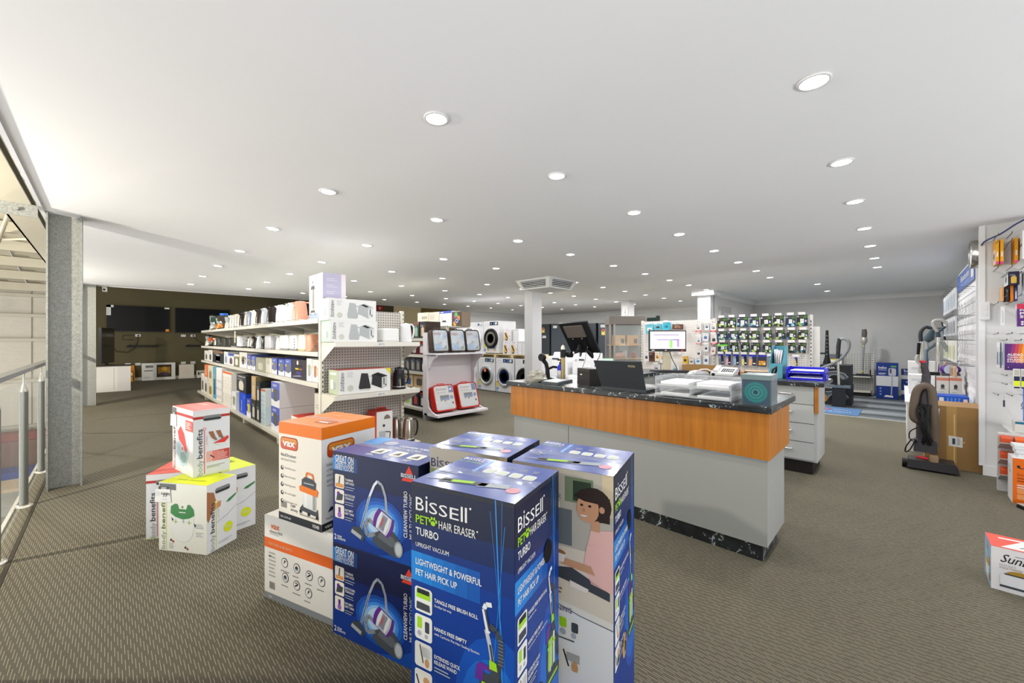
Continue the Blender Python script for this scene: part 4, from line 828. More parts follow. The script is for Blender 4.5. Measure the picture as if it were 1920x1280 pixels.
row2 = [('t', '#e2a184', 4.834, 5.023, 1.369, 'pink four slice toaster', {'base': '#caa58e'}), ('t', '#ece8dc', 5.023, 5.297, 1.371, 'cream toaster with a gold foot line', {'base': '#cbb98a'}), ('t', '#e3e4e4', 5.316, 5.636, 1.368, 'white toaster with four dark buttons', {'base': '#8b8b8b', 'dots': True}), ('t', '#e4e4e2', 5.636, 6.056, 1.371, 'large white long slot toaster', {'base': '#8b8b8b'}), ('k', '#e6e6e6', 6.056, 6.347, 1.375, 'plain white kettle', {'handle': '#e6e6e6', 'hy': 0}), ('t', '#e0e0e2', 6.372, 6.798, 1.371, 'rounded white toaster', {'base': '#bdbdbd'}), ('k', '#2b2522', 6.798, 7.088, 1.374, 'black speckled kettle', {'hy': 0}), ('k', '#e3e6ea', 7.088, 7.398, 1.376, 'bright white tapered kettle', {'handle': '#e3e6ea', 'hy': 0}), ('k', '#2f2a28', 7.398, 7.696, 1.37, 'black kettle beside a chrome one', {'hy': 0}), ('k', '#d2cdc2', 7.696, 7.978, 1.372, 'slim polished chrome kettle', {'metal': 0.9, 'hy': 0}), ('t', '#dfe1e5', 8.125, 8.678, 1.376, 'white curved toaster', {'base': '#45474a'}), ('t', '#3a3733', 8.72, 9.067, 1.35, 'black toaster with a silver edge', {'base': '#9a9792'}), ('t', '#34332f', 9.067, 9.535, 1.352, 'matt black toaster', {}), ('t', '#3d3c38', 9.535, 10.046, 1.354, 'charcoal toaster', {}), ('t', '#3f463f', 10.153, 10.605, 1.357, 'dark green toaster', {}), ('k', '#d0ccc4', 10.663, 11.028, 1.359, 'small silver kettle', {'metal': 0.8, 'hy': 0}), ('c', '#cf5a28', 11.028, 11.482, 1.361, 'orange coffee machine', {}), ('b', '#cfcac2', 11.618, 12.416, 1.481, 'chrome blender with a tall jug', {})]
place_row(row2, 1.175, 1.72, 'second', 'kettles and toasters along the second shelf', 'toaster')

# boxes on the third shelf and the base shelf
def shelf_box(label, x, y0, y1, z0, z1, dep, col, art=None, group=None, name='appliance_carton', cat='box', end=None, rz=0):
    w, h = y1-y0, z1-z0
    t = thing(name, label, cat, (x, y0, z0), rz, group)
    MB().box(0, 0, 0, dep, w, h, mat(col, .5)).build('carton', t)
    if art: mb = MB(); f = Lface(mb, dep, w); f.clip = (0, 0, w, h); art(f, w, h); mb.build('front_print', t)
    if end: mb = MB(); f = Rface(mb, dep, w); f.clip = (0, 0, dep, h); end(f, dep, h); mb.build('end_print', t)
    return t
def a_kettle(bg, body, low='#e6e6ec'):
    def g(f, w, h):
        f.rect(0, 0, w, h, mat(bg, .4), 0); f.poly([(0, 0), (w, 0), (w, h*.34), (w*.6, h*.22), (0, h*.30)], mat(low, .45), 1); f.rrect(w*.30, h*.22, w*.70, h*.74, w*.14, mat(body, .35), 2); f.line([(w*.70, h*.68), (w*.88, h*.6), (w*.82, h*.3)], w*.06, mat(body, .35), 2); f.poly([(w*.08, h*.55), (w*.24, h*.60), (w*.24, h*.72), (w*.1, h*.7)], mat('#cfc15a', .4), 2); f.lines(w*.2, h*.88, w*.5, 2, h*.05, PW, 3)
    return g
def a_plain(bg, blob, txt=None, band=None):
    def g(f, w, h):
        f.rect(0, 0, w, h, mat(bg, .45), 0)
        if band: f.rect(0, h*.82, w, h, mat(band, .4), 1)
        f.rrect(w*.25, h*.12, w*.75, h*.62, w*.1, mat(blob, .4), 2); f.rect(w*.36, h*.62, w*.64, h*.68, PG, 2); f.lines(w*.12, h*.76, w*.6, 2, h*.05, PG, 3)
        if txt: f.text(txt, w*.1, h*.86, h*.09, PK if bg[1] > '8' else PW, 3, w*.8, .01)
    return g
def a_icons(bg, n=4, band=None):
    def g(f, w, h):
        f.rect(0, 0, w, h, mat(bg, .45), 0)
        if band: f.rect(0, h*.88, w, h, mat(band, .4), 1)
        for i in range(n):
            for j in range(n): f.disc(w*(i+.5)/n, h*(.12+.72*j/n), min(w, h)*.05, mat(['#7d8a94', '#3d4148', '#b58a5a', '#a55a4a'][(i*3+j) % 4], .4), 2, None, 8); f.lines(w*(i+.25)/n, h*(.05+.72*j/n), w*.5/n, 1, h*.02, PG, 2)
    return g
def a_dark(acc, txt=None):
    def g(f, w, h):
        f.rect(0, 0, w, h, mat('#2a2430', .35), 0)
        for k in range(4): f.rect(0, h*(.18+.2*k), w, h*(.19+.2*k), mat('#4a3d4a', .4), 1)
        f.disc(w*.42, h*.82, w*.06, PW, 2); f.rect(w*.3, h*.62, w*.48, h*.73, INK, 2); f.rect(w*.53, h*.62, w*.71, h*.73, INK, 2); f.rect(w*.26, h*.48, w*.48, h*.55, mat(acc, .4), 2); f.rect(w*.53, h*.49, w*.72, h*.54, mat('#b8683e', .4), 2); f.poly([(w*.05, h*.08), (w*.7, h*.16), (w*.6, h*.2), (w*.1, h*.12)], mat('#9a8fc0', .4), 2); f.disc(w*.5, h*.3, w*.18, mat('#3b2f7a', .3), 2, h*.08)
    return g
row3 = [(4.513, 4.697, 1.089, 'white carton picturing a copper kettle', '#ecebe8', ('k', '#eceae6', '#a9765c')), (4.705, 4.875, 1.095, 'white carton picturing a silver kettle', '#eaeaea', ('k', '#e6e8ea', '#9a9c9a')), (4.883, 5.402, 1.071, 'dark wood patterned coffee carton with a yellow line', '#2f2832', ('d', '#d6c52e')), (5.423, 5.667, 1.064, 'blue and white kettle carton next to the dark coffee carton', '#4a5aa8', ('k', '#4f5fae', '#6f6a4a')), (5.689, 5.951, 1.055, 'blue and white kettle carton', '#4a5aa8', ('k', '#4a5aa6', '#77715a')), (6.011, 6.247, 1.059, 'blue kettle carton standing apart by a dark gap', '#4a5aa8', ('k', '#5565b2', '#7a7566')), (6.259, 6.566, 1.05, 'cream carton picturing glasses', '#d8d2bd', ('p', '#cfc9b4', '#f0efe8')), (6.58, 7.096, 1.045, 'wide grey-green carton', '#9d9a83', ('p', '#a09c86', '#c8c4b0')), (7.127, 7.371, 1.058, 'blue kettle carton behind the grey-green one', '#5a6ab2', ('k', '#5a6ab2', '#8d8a6a')), (7.388, 7.629, 1.068, 'deep blue kettle carton', '#4554a4', ('k', '#4554a4', '#8a8468')), (7.664, 8.19, 1.102, 'tall white carton with a dark kettle picture', '#e3e0d8', ('k', '#e3e0d8', '#5d5a52')), (8.21, 8.604, 1.055, 'olive and white toaster carton', '#6d6a4e', ('p', '#6d6a4e', '#e0ddd0', '', '#e6e2d6')), (8.626, 9.102, 1.053, 'white carton with a blue cap band', '#e6e6ea', ('p', '#dfdce2', '#5a4a52', '', '#4353b0')), (9.126, 9.496, 1.084, 'white carton half hidden behind the blue capped one', '#d8dce2', ('p', '#d8dce2', '#7d8a9a')), (9.547, 10.681, 1.08, 'black carton picturing breakfast dishes', '#26282c', ('p', '#24272c', '#b8b2ae', '', '#8a6a52')), (10.744, 11.202, 1.087, 'narrow white carton', '#e8e6e0', ('p', '#e6e4de', '#55524c')), (11.236, 11.731, 1.066, 'white carton at the far end', '#e4e2dc', ('p', '#e2e0da', '#6a6862'))]
def art_of(a):
    if a[0] == 'k': return a_kettle(a[1], a[2])
    if a[0] == 'd': return a_dark(a[1])
    if a[0] == 'x': return lambda f, w, h: (f.rect(0, 0, w, h, mat(a[1], .35)), f.text(a[2], w*.42, h*.12, w*.2, mat('#c9d4f0', .4), 2, h*.5, .01, .1, 90), f.disc(w*.7, h*.8, w*.06, mat('#5a8ae0', .4), 2))
    if a[0] == 'i': return a_icons(*a[1:])
    return a_plain(*a[1:])
for i, (y0, y1, zt, d, col, a) in enumerate(row3):
    shelf_box('%s, %s along the third shelf' % (d, ORD(i)), 1.60, y0, y1, .838, min(zt, 1.10), .3, col, art_of(a), 'cartons along the third shelf')
B0 = .128
rowb = [(5.602, 5.973, 0.128, 0.44, 'blue and white carton picturing a blender, under its twin', '#e3e2e6', ('k', '#4f5cae', '#5a5c56')), (5.602, 5.973, 0.443, 0.76, 'blue and white carton picturing a blender, upper one of two', '#e3e2e6', ('k', '#5460b0', '#5a5c56')), (6.252, 6.482, 0.128, 0.37, 'pale blue carton, lower one of two', '#c8d6dc', ('i', '#b9cdd6', 3)), (6.252, 6.482, 0.373, 0.62, 'pale blue carton with an orange lid, upper one of two', '#d8e0e4', ('i', '#c3d3da', 3, '#d0603a')), (6.524, 6.726, 0.128, 0.4, 'black carton with a pale bottle picture, lower one', '#2b2c2e', ('p', '#2c2d2f', '#e4dcd4')), (6.524, 6.726, 0.403, 0.7, 'black carton with a pale bottle picture, upper one', '#2b2c2e', ('p', '#2c2d2f', '#e4d4cc')), (6.756, 7.001, 0.128, 0.42, 'black and gold carton, lower one', '#2f2d28', ('p', '#35322a', '#dcd8cc')), (6.756, 7.001, 0.423, 0.78, 'cream and black carton, upper one', '#8a7a5a', ('p', '#c9a878', '#e0c8a0')), (7.033, 7.295, 0.128, 0.4, 'blue carton with a yellow flash', '#3a48a0', ('k', '#3f4ca8', '#cfc23a')), (7.346, 7.794, 0.128, 0.46, 'bright cobalt blue coffee pod carton', '#1746c0', ('x', '#1646c4', 'Expressi')), (7.329, 7.987, 0.463, 0.74, 'black carton with a white slanted panel and KAMBROOK lettering', '#26262a', ('p', '#2a2a2e', '#c8c2b4', 'KAMBROOK')), (8.026, 8.353, 0.128, 0.42, 'white carton with a green bottle picture', '#dfe2e6', ('k', '#dfe2e6', '#7a8a70')), (8.396, 9.129, 0.128, 0.42, 'white carton covered in small icons, lower one', '#e8e4de', ('i', '#e6e2da', 4)), (8.396, 9.129, 0.423, 0.73, 'white carton covered in small icons with an orange lid', '#e8e4de', ('i', '#e6e2da', 4, '#d8622c')), (9.229, 9.782, 0.128, 0.78, 'tall white carton with a brown edge', '#eceae6', ('i', '#eceae8', 3)), (9.81, 10.095, 0.128, 0.8, 'slim teal blue carton', '#3f86a8', ('p', '#4d93b4', '#2c4a62')), (10.125, 10.712, 0.128, 0.46, 'beige carton with a window, lower one', '#cbbfa2', ('p', '#cfc4a8', '#8a7a54')), (10.125, 10.712, 0.463, 0.8, 'beige carton with a window, upper one', '#cbbfa2', ('p', '#c9bfa6', '#8a7a5a')), (10.777, 11.148, 0.128, 0.5, 'grey and white carton', '#c9c6be', ('p', '#cfccc4', '#4a4742')), (10.777, 11.148, 0.503, 0.8, 'orange carton', '#d86a3a', ('p', '#d8703f', '#e0a070')), (11.183, 11.58, 0.128, 0.55, 'white carton at the far end of the base', '#dcd9d2', ('p', '#dcd9d2', '#5a5752'))]
for i, (y0, y1, zb, zt, d, col, a) in enumerate(rowb):
    shelf_box('%s, on the base shelf' % d, 1.52, y0+.004, y1-.004, zb, min(zt, .765), .42 if i < 4 else .34, col, art_of(a), 'cartons on the base shelf')
def e_orange(f, w, h): f.rect(0, 0, w, h, mat('#b06a1c', .4), 0); f.text('Sunbeam', w*.3, h*.62, h*.14, mat('#e0b070', .4), 2, w*.45, .0, .3); f.lines(w*.3, h*.42, w*.4, 3, h*.12, mat('#d0a060', .4), 2)
def a_juicer(f, w, h): f.rect(0, 0, w, h, PW, 0); f.rrect(w*.2, h*.1, w*.6, h*.62, w*.1, mat('#b9cdbb', .35), 2); f.disc(w*.68, h*.6, w*.1, mat('#d8a03a', .4), 2, h*.2); f.disc(w*.84, h*.55, w*.08, mat('#8fb8a0', .4), 2, h*.22); f.lines(w*.08, h*.82, w*.4, 1, h*.1, RED, 2)
Y = (4.856, 5.287)
t = shelf_box('orange and white juicer carton with a red lid, near end of base shelf', 1.56, Y[0], Y[1], B0, .395, .40, '#c23b2a', a_juicer, None, end=e_orange)
Y = (4.513, 4.823)
shelf_box('plain grey carton with line drawings, deep in the near end of the base shelf', 1.66, 4.46, 4.80, B0, .70, .36, '#c9c4ba', a_plain('#cbc6bc', '#bdb8ae'), None)
# things on the end bay
def twin_art(body, dark=False):
    def g(f, w, h):
        f.rect(0, 0, w, h, PW, 0); f.text('Sunbeam', w*.105, h*.12, h*.16, PK, 2, h*.76, .0, .25, 90); f.line([(w*.055, h*.2), (w*.05, h*.5), (w*.062, h*.8)], .0025, PK, 2)
        f.lines(w*.16, h*.90, w*.13, 5, h*.05, PG, 2, .003); f.disc(w*.22, h*.24, h*.13, mat('#b9bab2', .4), 2); b = mat(body, .3, .1); s = mat('#c9cccc', .25, .2)
        f.poly([(w*.39, h*.12), (w*.57, h*.10), (w*.60, h*.20), (w*.545, h*.82), (w*.42, h*.84), (w*.37, h*.25)], b, 3); f.line([(w*.55, h*.72), (w*.62, h*.66), (w*.60, h*.28)], w*.022, b if not dark else s, 3.5); f.rect(w*.38, h*.11, w*.585, h*.17, s if dark else b, 4)
        f.poly([(w*.61, h*.33), (w*.82, h*.13), (w*.93, h*.21), (w*.93, h*.68), (w*.74, h*.84), (w*.62, h*.75)], b, 3); f.poly([(w*.82, h*.14), (w*.93, h*.22), (w*.93, h*.66), (w*.82, h*.60)], s, 4); f.poly([(w*.66, h*.76), (w*.72, h*.80), (w*.84, h*.70), (w*.78, h*.66)], INK, 4); f.rect(w*.855, h*.30, w*.875, h*.58, PD, 5); f.disc(w*.90, h*.28, h*.035, PD, 5)
        if dark: f.poly([(w*.90, h), (w, h), (w, h*.72)], mat('#e2d829', .4), 5)
    return g
def twin_end(c):
    def g(f, w, h): f.rect(0, 0, w, h, mat(c, .45), 0); f.rect(w*.15, h*.8, w*.8, h*.9, mat('#cfd8d2', .4), 1); f.rrect(w*.2, h*.2, w*.5, h*.6, .02, mat('#d3dad6', .4), 1); f.rect(w*.55, h*.2, w*.75, h*.5, PG, 1)
    return g
TX = [(1.567, 2.061), (1.547, 2.049), (1.641, 2.219)]
for i, (lab, z, h, dark) in enumerate((('white kettle and toaster twin pack carton, lower one on the end shelf', 1.283, .222, 0), ('white kettle and toaster twin pack carton, stacked on its twin', 1.5055, .222, 0), ('white twin pack carton showing a black kettle and toaster, on the lower end shelf', .743, .25, 1))):
    x0, x1 = TX[i]
    t = thing('twin_pack_carton', lab, 'box', (x0, 4.09, z), 0, 'kettle and toaster twin packs'); L_ = x1-x0
    MB().box(0, 0, 0, L_, .25, h, mat('#d8dcda' if not dark else '#b8584e', .5)).build('carton', t)
    mb = MB(); f = Rface(mb, L_, .25); f.clip = (0, 0, L_, h); twin_art('#2a2c30' if dark else '#9fa4a4', dark)(f, L_, h); mb.build('front_print', t)
    mb = MB(); twin_end('#a9bab2' if not dark else '#aab39a')(Lface(mb, L_, .25), .25, h); mb.build('end_print', t)
t = thing('coffee_plunger_carton', 'tall white carton picturing a glass coffee plunger, at the near end of the top shelf', 'box', (1.62, 4.45, 1.533))
MB().box(0, 0, 0, .25, .40, .50, mat('#e6e4ea', .45)).build('carton', t)
mb = MB(); f = Lface(mb, .25, .40); f.rect(0, 0, .40, .5, PW); f.rect(0, 0, .40, .07, mat('#8d9cb0', .4), 1); f.rect(.18, .42, .27, .5, mat('#8fb0cc', .4), 1); f.rect(.06, .08, .17, .105, PD, 3); f.rrect(.06, .10, .17, .36, .03, mat('#b9b6ae', .25), 2); f.rect(.08, .12, .105, .34, PW, 3); f.rect(.13, .12, .15, .34, mat('#6d665c', .3), 3); f.poly([(.05, .34), (.18, .34), (.165, .38), (.065, .38)], PD, 3); f.line([(.115, .12), (.115, .42)], .008, PD, 4); f.disc(.115, .425, .012, PD, 4); f.line([(.06, .1), (.045, .05)], .014, PD, 3); f.line([(.17, .1), (.185, .05)], .014, PD, 3); f.lines(.05, .41, .09, 1, .02, PG, 3); mb.build('front_print', t)
mb = MB(); f = Rface(mb, .25, .4); f.rect(0, 0, .25, .5, PW); f.rect(.005, 0, .20, .5, mat('#aaa6bd', .4), 1); f.rect(.2, 0, .25, .5, mat('#e9dfe6', .4), 1)
for k in range(4): f.lines(.04, .44-.07*k, .12, 2, .02, PW, 3, .004)
mb.build('side_print', t)
# beyond the twin packs: white toaster and kettle, black kettle
t = thing('toaster', 'white toaster beside the stacked twin packs on the end shelf', 'toaster', (2.259, 4.22, 1.283), 90); toaster(t, .21, .17, .155, '#e6e6e4', base='#c9c9c6')
t = thing('kettle', 'white jug kettle on the end shelf, handle towards the counter', 'kettle', (2.461, 4.17, 1.283)); kettle(t, .22, .066, '#e6e6e8', handle='#e2e2e2', hy=-10, trim=mat('#d6d6d8', .3))
t = thing('kettle', 'gloss black kettle with a steel band on the lower end shelf', 'kettle', (2.376, 4.18, .743)); kettle(t, .25, .075, '#17181c', rough=.12, hy=-15)
t = thing('toaster', 'black toaster behind the gloss black kettle', 'toaster', (2.47, 4.33, .743), 90); toaster(t, .12, .075, .19, '#232326')
t = thing('power_cable', 'thin black cord trailing from the gloss black kettle', 'cable', (2.40, 4.16, .743)); MB().tube([(.09, -.03, .006), (.1, -.05, .006), (.125, -.03, .008), (.13, .02, .006), (.10, .04, .006)], .0035, BLACK, 6).build('cable', t)
# base of the end bay: kettle carton and two steel kettles
def e_kc(f, w, h): f.rect(0, 0, w, h, PW, 0); f.disc(w*.65, h*.78, w*.2, mat('#7a6a62', .4), 2, h*.12, 18, 0, 180); f.disc(w*.45, h*.6, w*.08, PD, 2); f.rect(w*.15, h*.1, w*.55, h*.45, mat('#aab0b4', .3), 2); f.line([(w*.55, h*.42), (w*.85, h*.4), (w*.8, h*.15)], w*.06, PD, 2)
t = thing('kettle_carton', 'white kettle carton with a red handle lid, at the foot of the end bay', 'box', (2.05, 4.08, .128)); MB().box(0, 0, 0, .19, .22, .39, mat('#b23a30', .5)).build('carton', t); mb = MB(); e_kc(Rface(mb, .19, .22), .19, .39); mb.build('front_print', t); MB().tube([(.05, .12, .39), (.06, .12, .415), (.16, .12, .415), (.17, .12, .39)], .008, mat('#b23a30', .4), 6).build('handle', t)
t = thing('kettle', 'brushed steel kettle at the foot of the end bay, black loop handle', 'kettle', (2.469, 4.13, .128)); kettle(t, .27, .073, '#b9b3a8', metal=.9, rough=.22, hy=-20)
t = thing('kettle', 'steel kettle standing behind the brushed one at the foot of the end bay', 'kettle', (2.388, 4.27, .128)); kettle(t, .27, .068, '#aaa59c', metal=.9, rough=.22, hy=150)

# ============================================================ the television area at the far end
def wall_tv(label, x0, x1, z0, z1, stickers):
    t = thing('television', label, 'television', (x0, 17.62, z0), 0, 'televisions on the far wall'); w, h = x1-x0, z1-z0
    MB().box(0, .0, 0, w, .045, h, mat('#101013', .3)).build('casing', t); MB().box(.012, -.002, .02, w-.012, .0, h-.012, mat('#050608', .35, spec=.15)).build('screen', t)
    MB().box(w/2-.25, .045, h/2-.2, w/2+.25, .08, h/2+.2, BLACK).build('wall_mount', t)
    if stickers:
        mb = MB(); f = Face(mb, (0, -.003, 0), (1, 0, 0), (0, 0, 1)); f.rect(.0, h-.32, .10, h, PW, 2); f.rect(.0, h-.07, .16, h, PW, 2); f.lines(.01, h-.12, .07, 6, .03, PG, 3, .01); f.rect(w-.12, h-.06, w, h-.01, PW, 2); f.rect(w-.1, .01, w, .09, mat('#c9622a', .5), 2); f.disc(w-.05, .06, .03, mat('#e6c23a', .5), 3); mb.build('stickers', t)
wall_tv('large black television on the far wall, white stickers at its corners', -.03, 1.455, 1.585, 2.41, True)
wall_tv('large black television on the far wall, partly behind the gondola', 1.61, 3.13, 1.572, 2.41, False)
def socket(x, z, lab, plug=False):
    t = thing('power_socket', lab, 'socket', (x, 17.684, z)); MB().box(-.065, 0, -.04, .065, .016, .04, mat('#e8e8e6', .4)).build('plate', t)
    if plug: MB().box(-.02, -.04, -.02, .025, 0, .02, BLACK).build('plug', t)
    else: MB().box(-.04, -.004, -.01, -.02, 0, .015, GREY).box(.02, -.004, -.01, .04, 0, .015, GREY).build('switches', t)
socket(.69, 1.465, 'white power point with a black plug under the first television', True); socket(1.83, 1.465, 'blank white power point under the second television'); socket(2.09, 1.465, 'white power point with a plug under the second television', True)
socket(.455, .53, 'low white power point above the white cabinet'); socket(.69, .53, 'low white power point above the orange jar shelf'); socket(1.83, .53, 'low white power point above the leaning white board'); socket(2.09, .53, 'low white power point beyond the leaning white board')
t = thing('wall_ledge', 'short black ledge on the far wall below the first television', 'ledge', (.42, 17.58, 1.09)); MB().box(0, 0, 0, .75, .12, .05, BLACK).box(.05, .1, .05, .1, .12, .07, BLACK).build('ledge', t)
t = thing('wall_ledge', 'short black ledge on the far wall below the second television', 'ledge', (1.89, 17.58, 1.09)); MB().box(0, 0, 0, .6, .12, .05, BLACK).box(.05, .1, .05, .1, .12, .07, BLACK).build('ledge', t)
t = thing('power_cable', 'black power cord looping down the far wall from a plug', 'cable', (0, 17.66, 0)); MB().tube([(.69, 0, 1.44), (.68, .01, 1.25), (.60, .01, 1.05), (.45, .01, .92), (.2, .01, .95), (.1, .01, 1.1), (.05, 0, 1.25)], .008, BLACK, 6).build('cable', t)
t = thing('power_cable', 'thin black cord slanting on the wall below the second television', 'cable', (0, 17.66, 0)); MB().tube([(2.10, 0, 1.44), (2.2, .01, 1.3), (2.45, .01, 1.14)], .007, BLACK, 6).build('cable', t)
t = thing('wall_bracket', 'small black frame bracket on the far wall beside the first plug', 'bracket', (.33, 17.66, 1.30)); MB().tube([(0, 0, .17), (0, 0, .02), (.26, 0, .02)], .006, BLACK, 6).tube([(0, 0, .17), (.26, 0, .17), (.26, 0, .14)], .005, BLACK, 6).build('frame', t)
# television on the white cabinet, seen edge on
t = thing('cabinet', 'low white cabinet with a dark top at the column', 'cabinet', (-.20, 14.30, 0)); MB().box(0, 0, .0, .62, .5, .64, mat('#d6d2cc', .5)).build('body', t); MB().box(-.01, -.01, .64, .64, .51, .665, mat('#4a4540', .4)).build('top', t); MB().box(.31, -.004, .04, .313, 0, .6, GREY).build('door_gap', t)
t = thing('television', 'black television seen edge on, standing on the white cabinet', 'television', (-.02, 14.5, .665), 75); MB().box(-.45, -.03, .06, .45, .03, .95, mat('#17171a', .3)).build('casing', t); MB().box(-.44, -.034, .08, .44, -.03, .94, mat('#3a352c', .12)).build('screen', t); MB().box(-.2, -.1, 0, .2, .1, .012, BLACK).box(-.04, -.02, .012, .04, .02, .07, BLACK).build('stand', t); MB().lathe([(.06, 0), (.09, .05)], BLACK, (.0, .03, .55), 12, 'y').build('rear_hump', t)
t = thing('flat_panel_carton', 'white flat panel television carton leaning on the far wall', 'box', (.77, 17.50, 0)); MB().box(0, 0, 0, .83, .15, .56, mat('#d5d3cd', .5)).build('carton', t)
mb = MB(); f = Rface(mb, .83, .15); f.rect(.36, .09, .73, .50, mat('#3a2c18', .4)); f.rect(.39, .2, .7, .42, mat('#8a6a24', .4), 1); f.rect(.43, .14, .66, .24, mat('#4a3a4a', .4), 2); f.disc(.55, .36, .07, mat('#c08a2a', .4), 2); f.rect(.09, .41, .27, .48, INK, 1); f.text('KOGAN', .10, .425, .035, PW, 2, .15, .01); f.lines(.06, .3, .22, 1, .05, PD, 1, .025); f.lines(.05, .1, .15, 2, .03, PG, 1); mb.build('front_print', t)
t = thing('leaning_board', 'bright white board leaning on the far wall next to the television carton', 'board', (1.70, 17.52, 0)); MB().box(0, 0, .05, .40, .03, .48, mat('#f0e6d8', .4)).build('panel', t); MB().box(-.02, -.01, 0, .42, .1, .05, mat('#c9c2b4', .5)).build('foot', t); mb = MB(); f = Face(mb, (0, 0, .05), (1, 0, 0), (0, 0, 1)); f.lines(.06, .34, .26, 5, .05, mat('#d8b8a8', .5), 1, .012); mb.build('faint_print', t)
t = thing('small_carton', 'small white carton with dark marks on the floor by the far wall', 'box', (2.17, 17.48, 0)); MB().box(0, 0, 0, .22, .2, .25, mat('#d9d4c6', .5)).build('carton', t); mb = MB(); f = Rface(mb, .22, .2); f.rect(.03, .1, .08, .2, PD, 1); f.rect(.1, .12, .2, .2, mat('#6d6a62', .5), 1); mb.build('front_print', t)
jc = thing('jar_shelf', 'orange stepped shelf of small jars standing at the far wall', 'shelf', (.30, 17.40, 0)); ob = mat('#c9862a', .5)
mb = MB(); mb.box(0, .2, 0, .30, .22, .50, ob).box(0, 0, 0, .01, .2, .4, ob).box(.29, 0, 0, .30, .2, .4, ob).box(0, 0, 0, .3, .2, .015, ob).box(.01, 0, .17, .29, .2, .185, ob); mb.build('frame', jc)
for k in range(6):
    j = thing('jar', 'small %s jar on the orange jar shelf, %s of six' % (('white capped', 'red labelled')[k % 2], ORD(k)), 'jar', (.36+.09*(k % 3), 17.48, .0165 if k < 3 else .1865), 0, 'jars on the orange shelf'); MB().lathe([(.03, 0), (.032, .08), (.02, .1)], mat('#e6d8b0' if k % 2 else '#d8a030', .3), n=12).build('body', j); MB().cyl((0, 0, .1), .022, .025, PW if k % 2 == 0 else mat('#b03a2a', .4), 12).build('cap', j)
t = thing('security_camera', 'small white security camera under the ceiling edge beside the second column', 'camera', (-.05, 11.9, 2.40)); 
MB().cyl((0, -.22, -.012), .035, .02, WHITE, 14).build('mount', t); MB().box(-.03, -.26, -.10, .045, -.17, -.015, WHITE).build('housing', t); MB().cyl((.0, -.27, -.06), .018, .012, BLACK, 12, 'y').build('lens', t)
t = thing('fire_sign', 'small red sign high on the passage wall', 'sign', (8.9, 17.68, 2.72)); MB().box(0, 0, 0, .3, .015, .22, mat('#b8282a', .4)).build('plate', t); mb = MB(); f = Face(mb, (0, 0, 0), (1, 0, 0), (0, 0, 1)); f.disc(.15, .11, .06, PW, 1); f.rect(.1, .09, .2, .13, mat('#b8282a', .4), 2); mb.build('symbol', t)
t = thing('exit_light', 'small white emergency light on the grey wall above the green door', 'light', (13.40, 6.42, 2.27)); MB().box(0, -.12, 0, .05, .12, .09, mat('#eeeeec', .4)).build('housing', t); MB().box(-.004, -.1, .01, 0, .1, .07, mat('#d8dcd8', .3)).build('lens', t)

# ============================================================ second gondola with the white end display
g2 = thing('shelving_gondola', 'second gondola of white shelves of small boxes, behind its white end display', 'shelving', (0, 0, 0)); GX0, GXS = 3.66, 4.16
MB().box(GXS-.015, 5.66, .1, GXS+.015, 9.9, 1.55, mat('#bdb9ac', .5)).build('spine_panel', g2)
for y in (5.68, 6.6, 7.5, 8.4, 9.3): MB().box(GXS-.03, y-.015, 0, GXS+.03, y+.015, 1.55, SHM).build('upright', g2)
for z in (1.335, 1.06, .77, .50): shelf_part(g2, GX0+.04, GXS-.015, 5.66, 9.9, z, GX0+.04, drop=.05); shelf_part(g2, GXS+.015, 4.62, 5.66, 9.9, z, 4.62, drop=.05)
MB().box(GX0-.02, 5.66, .13, GXS, 9.9, .17, SHM).build('base_shelf', g2); MB().box(GX0+.08, 5.7, 0, 4.5, 9.8, .13, mat('#4f4b44', .7)).build('plinth', g2)
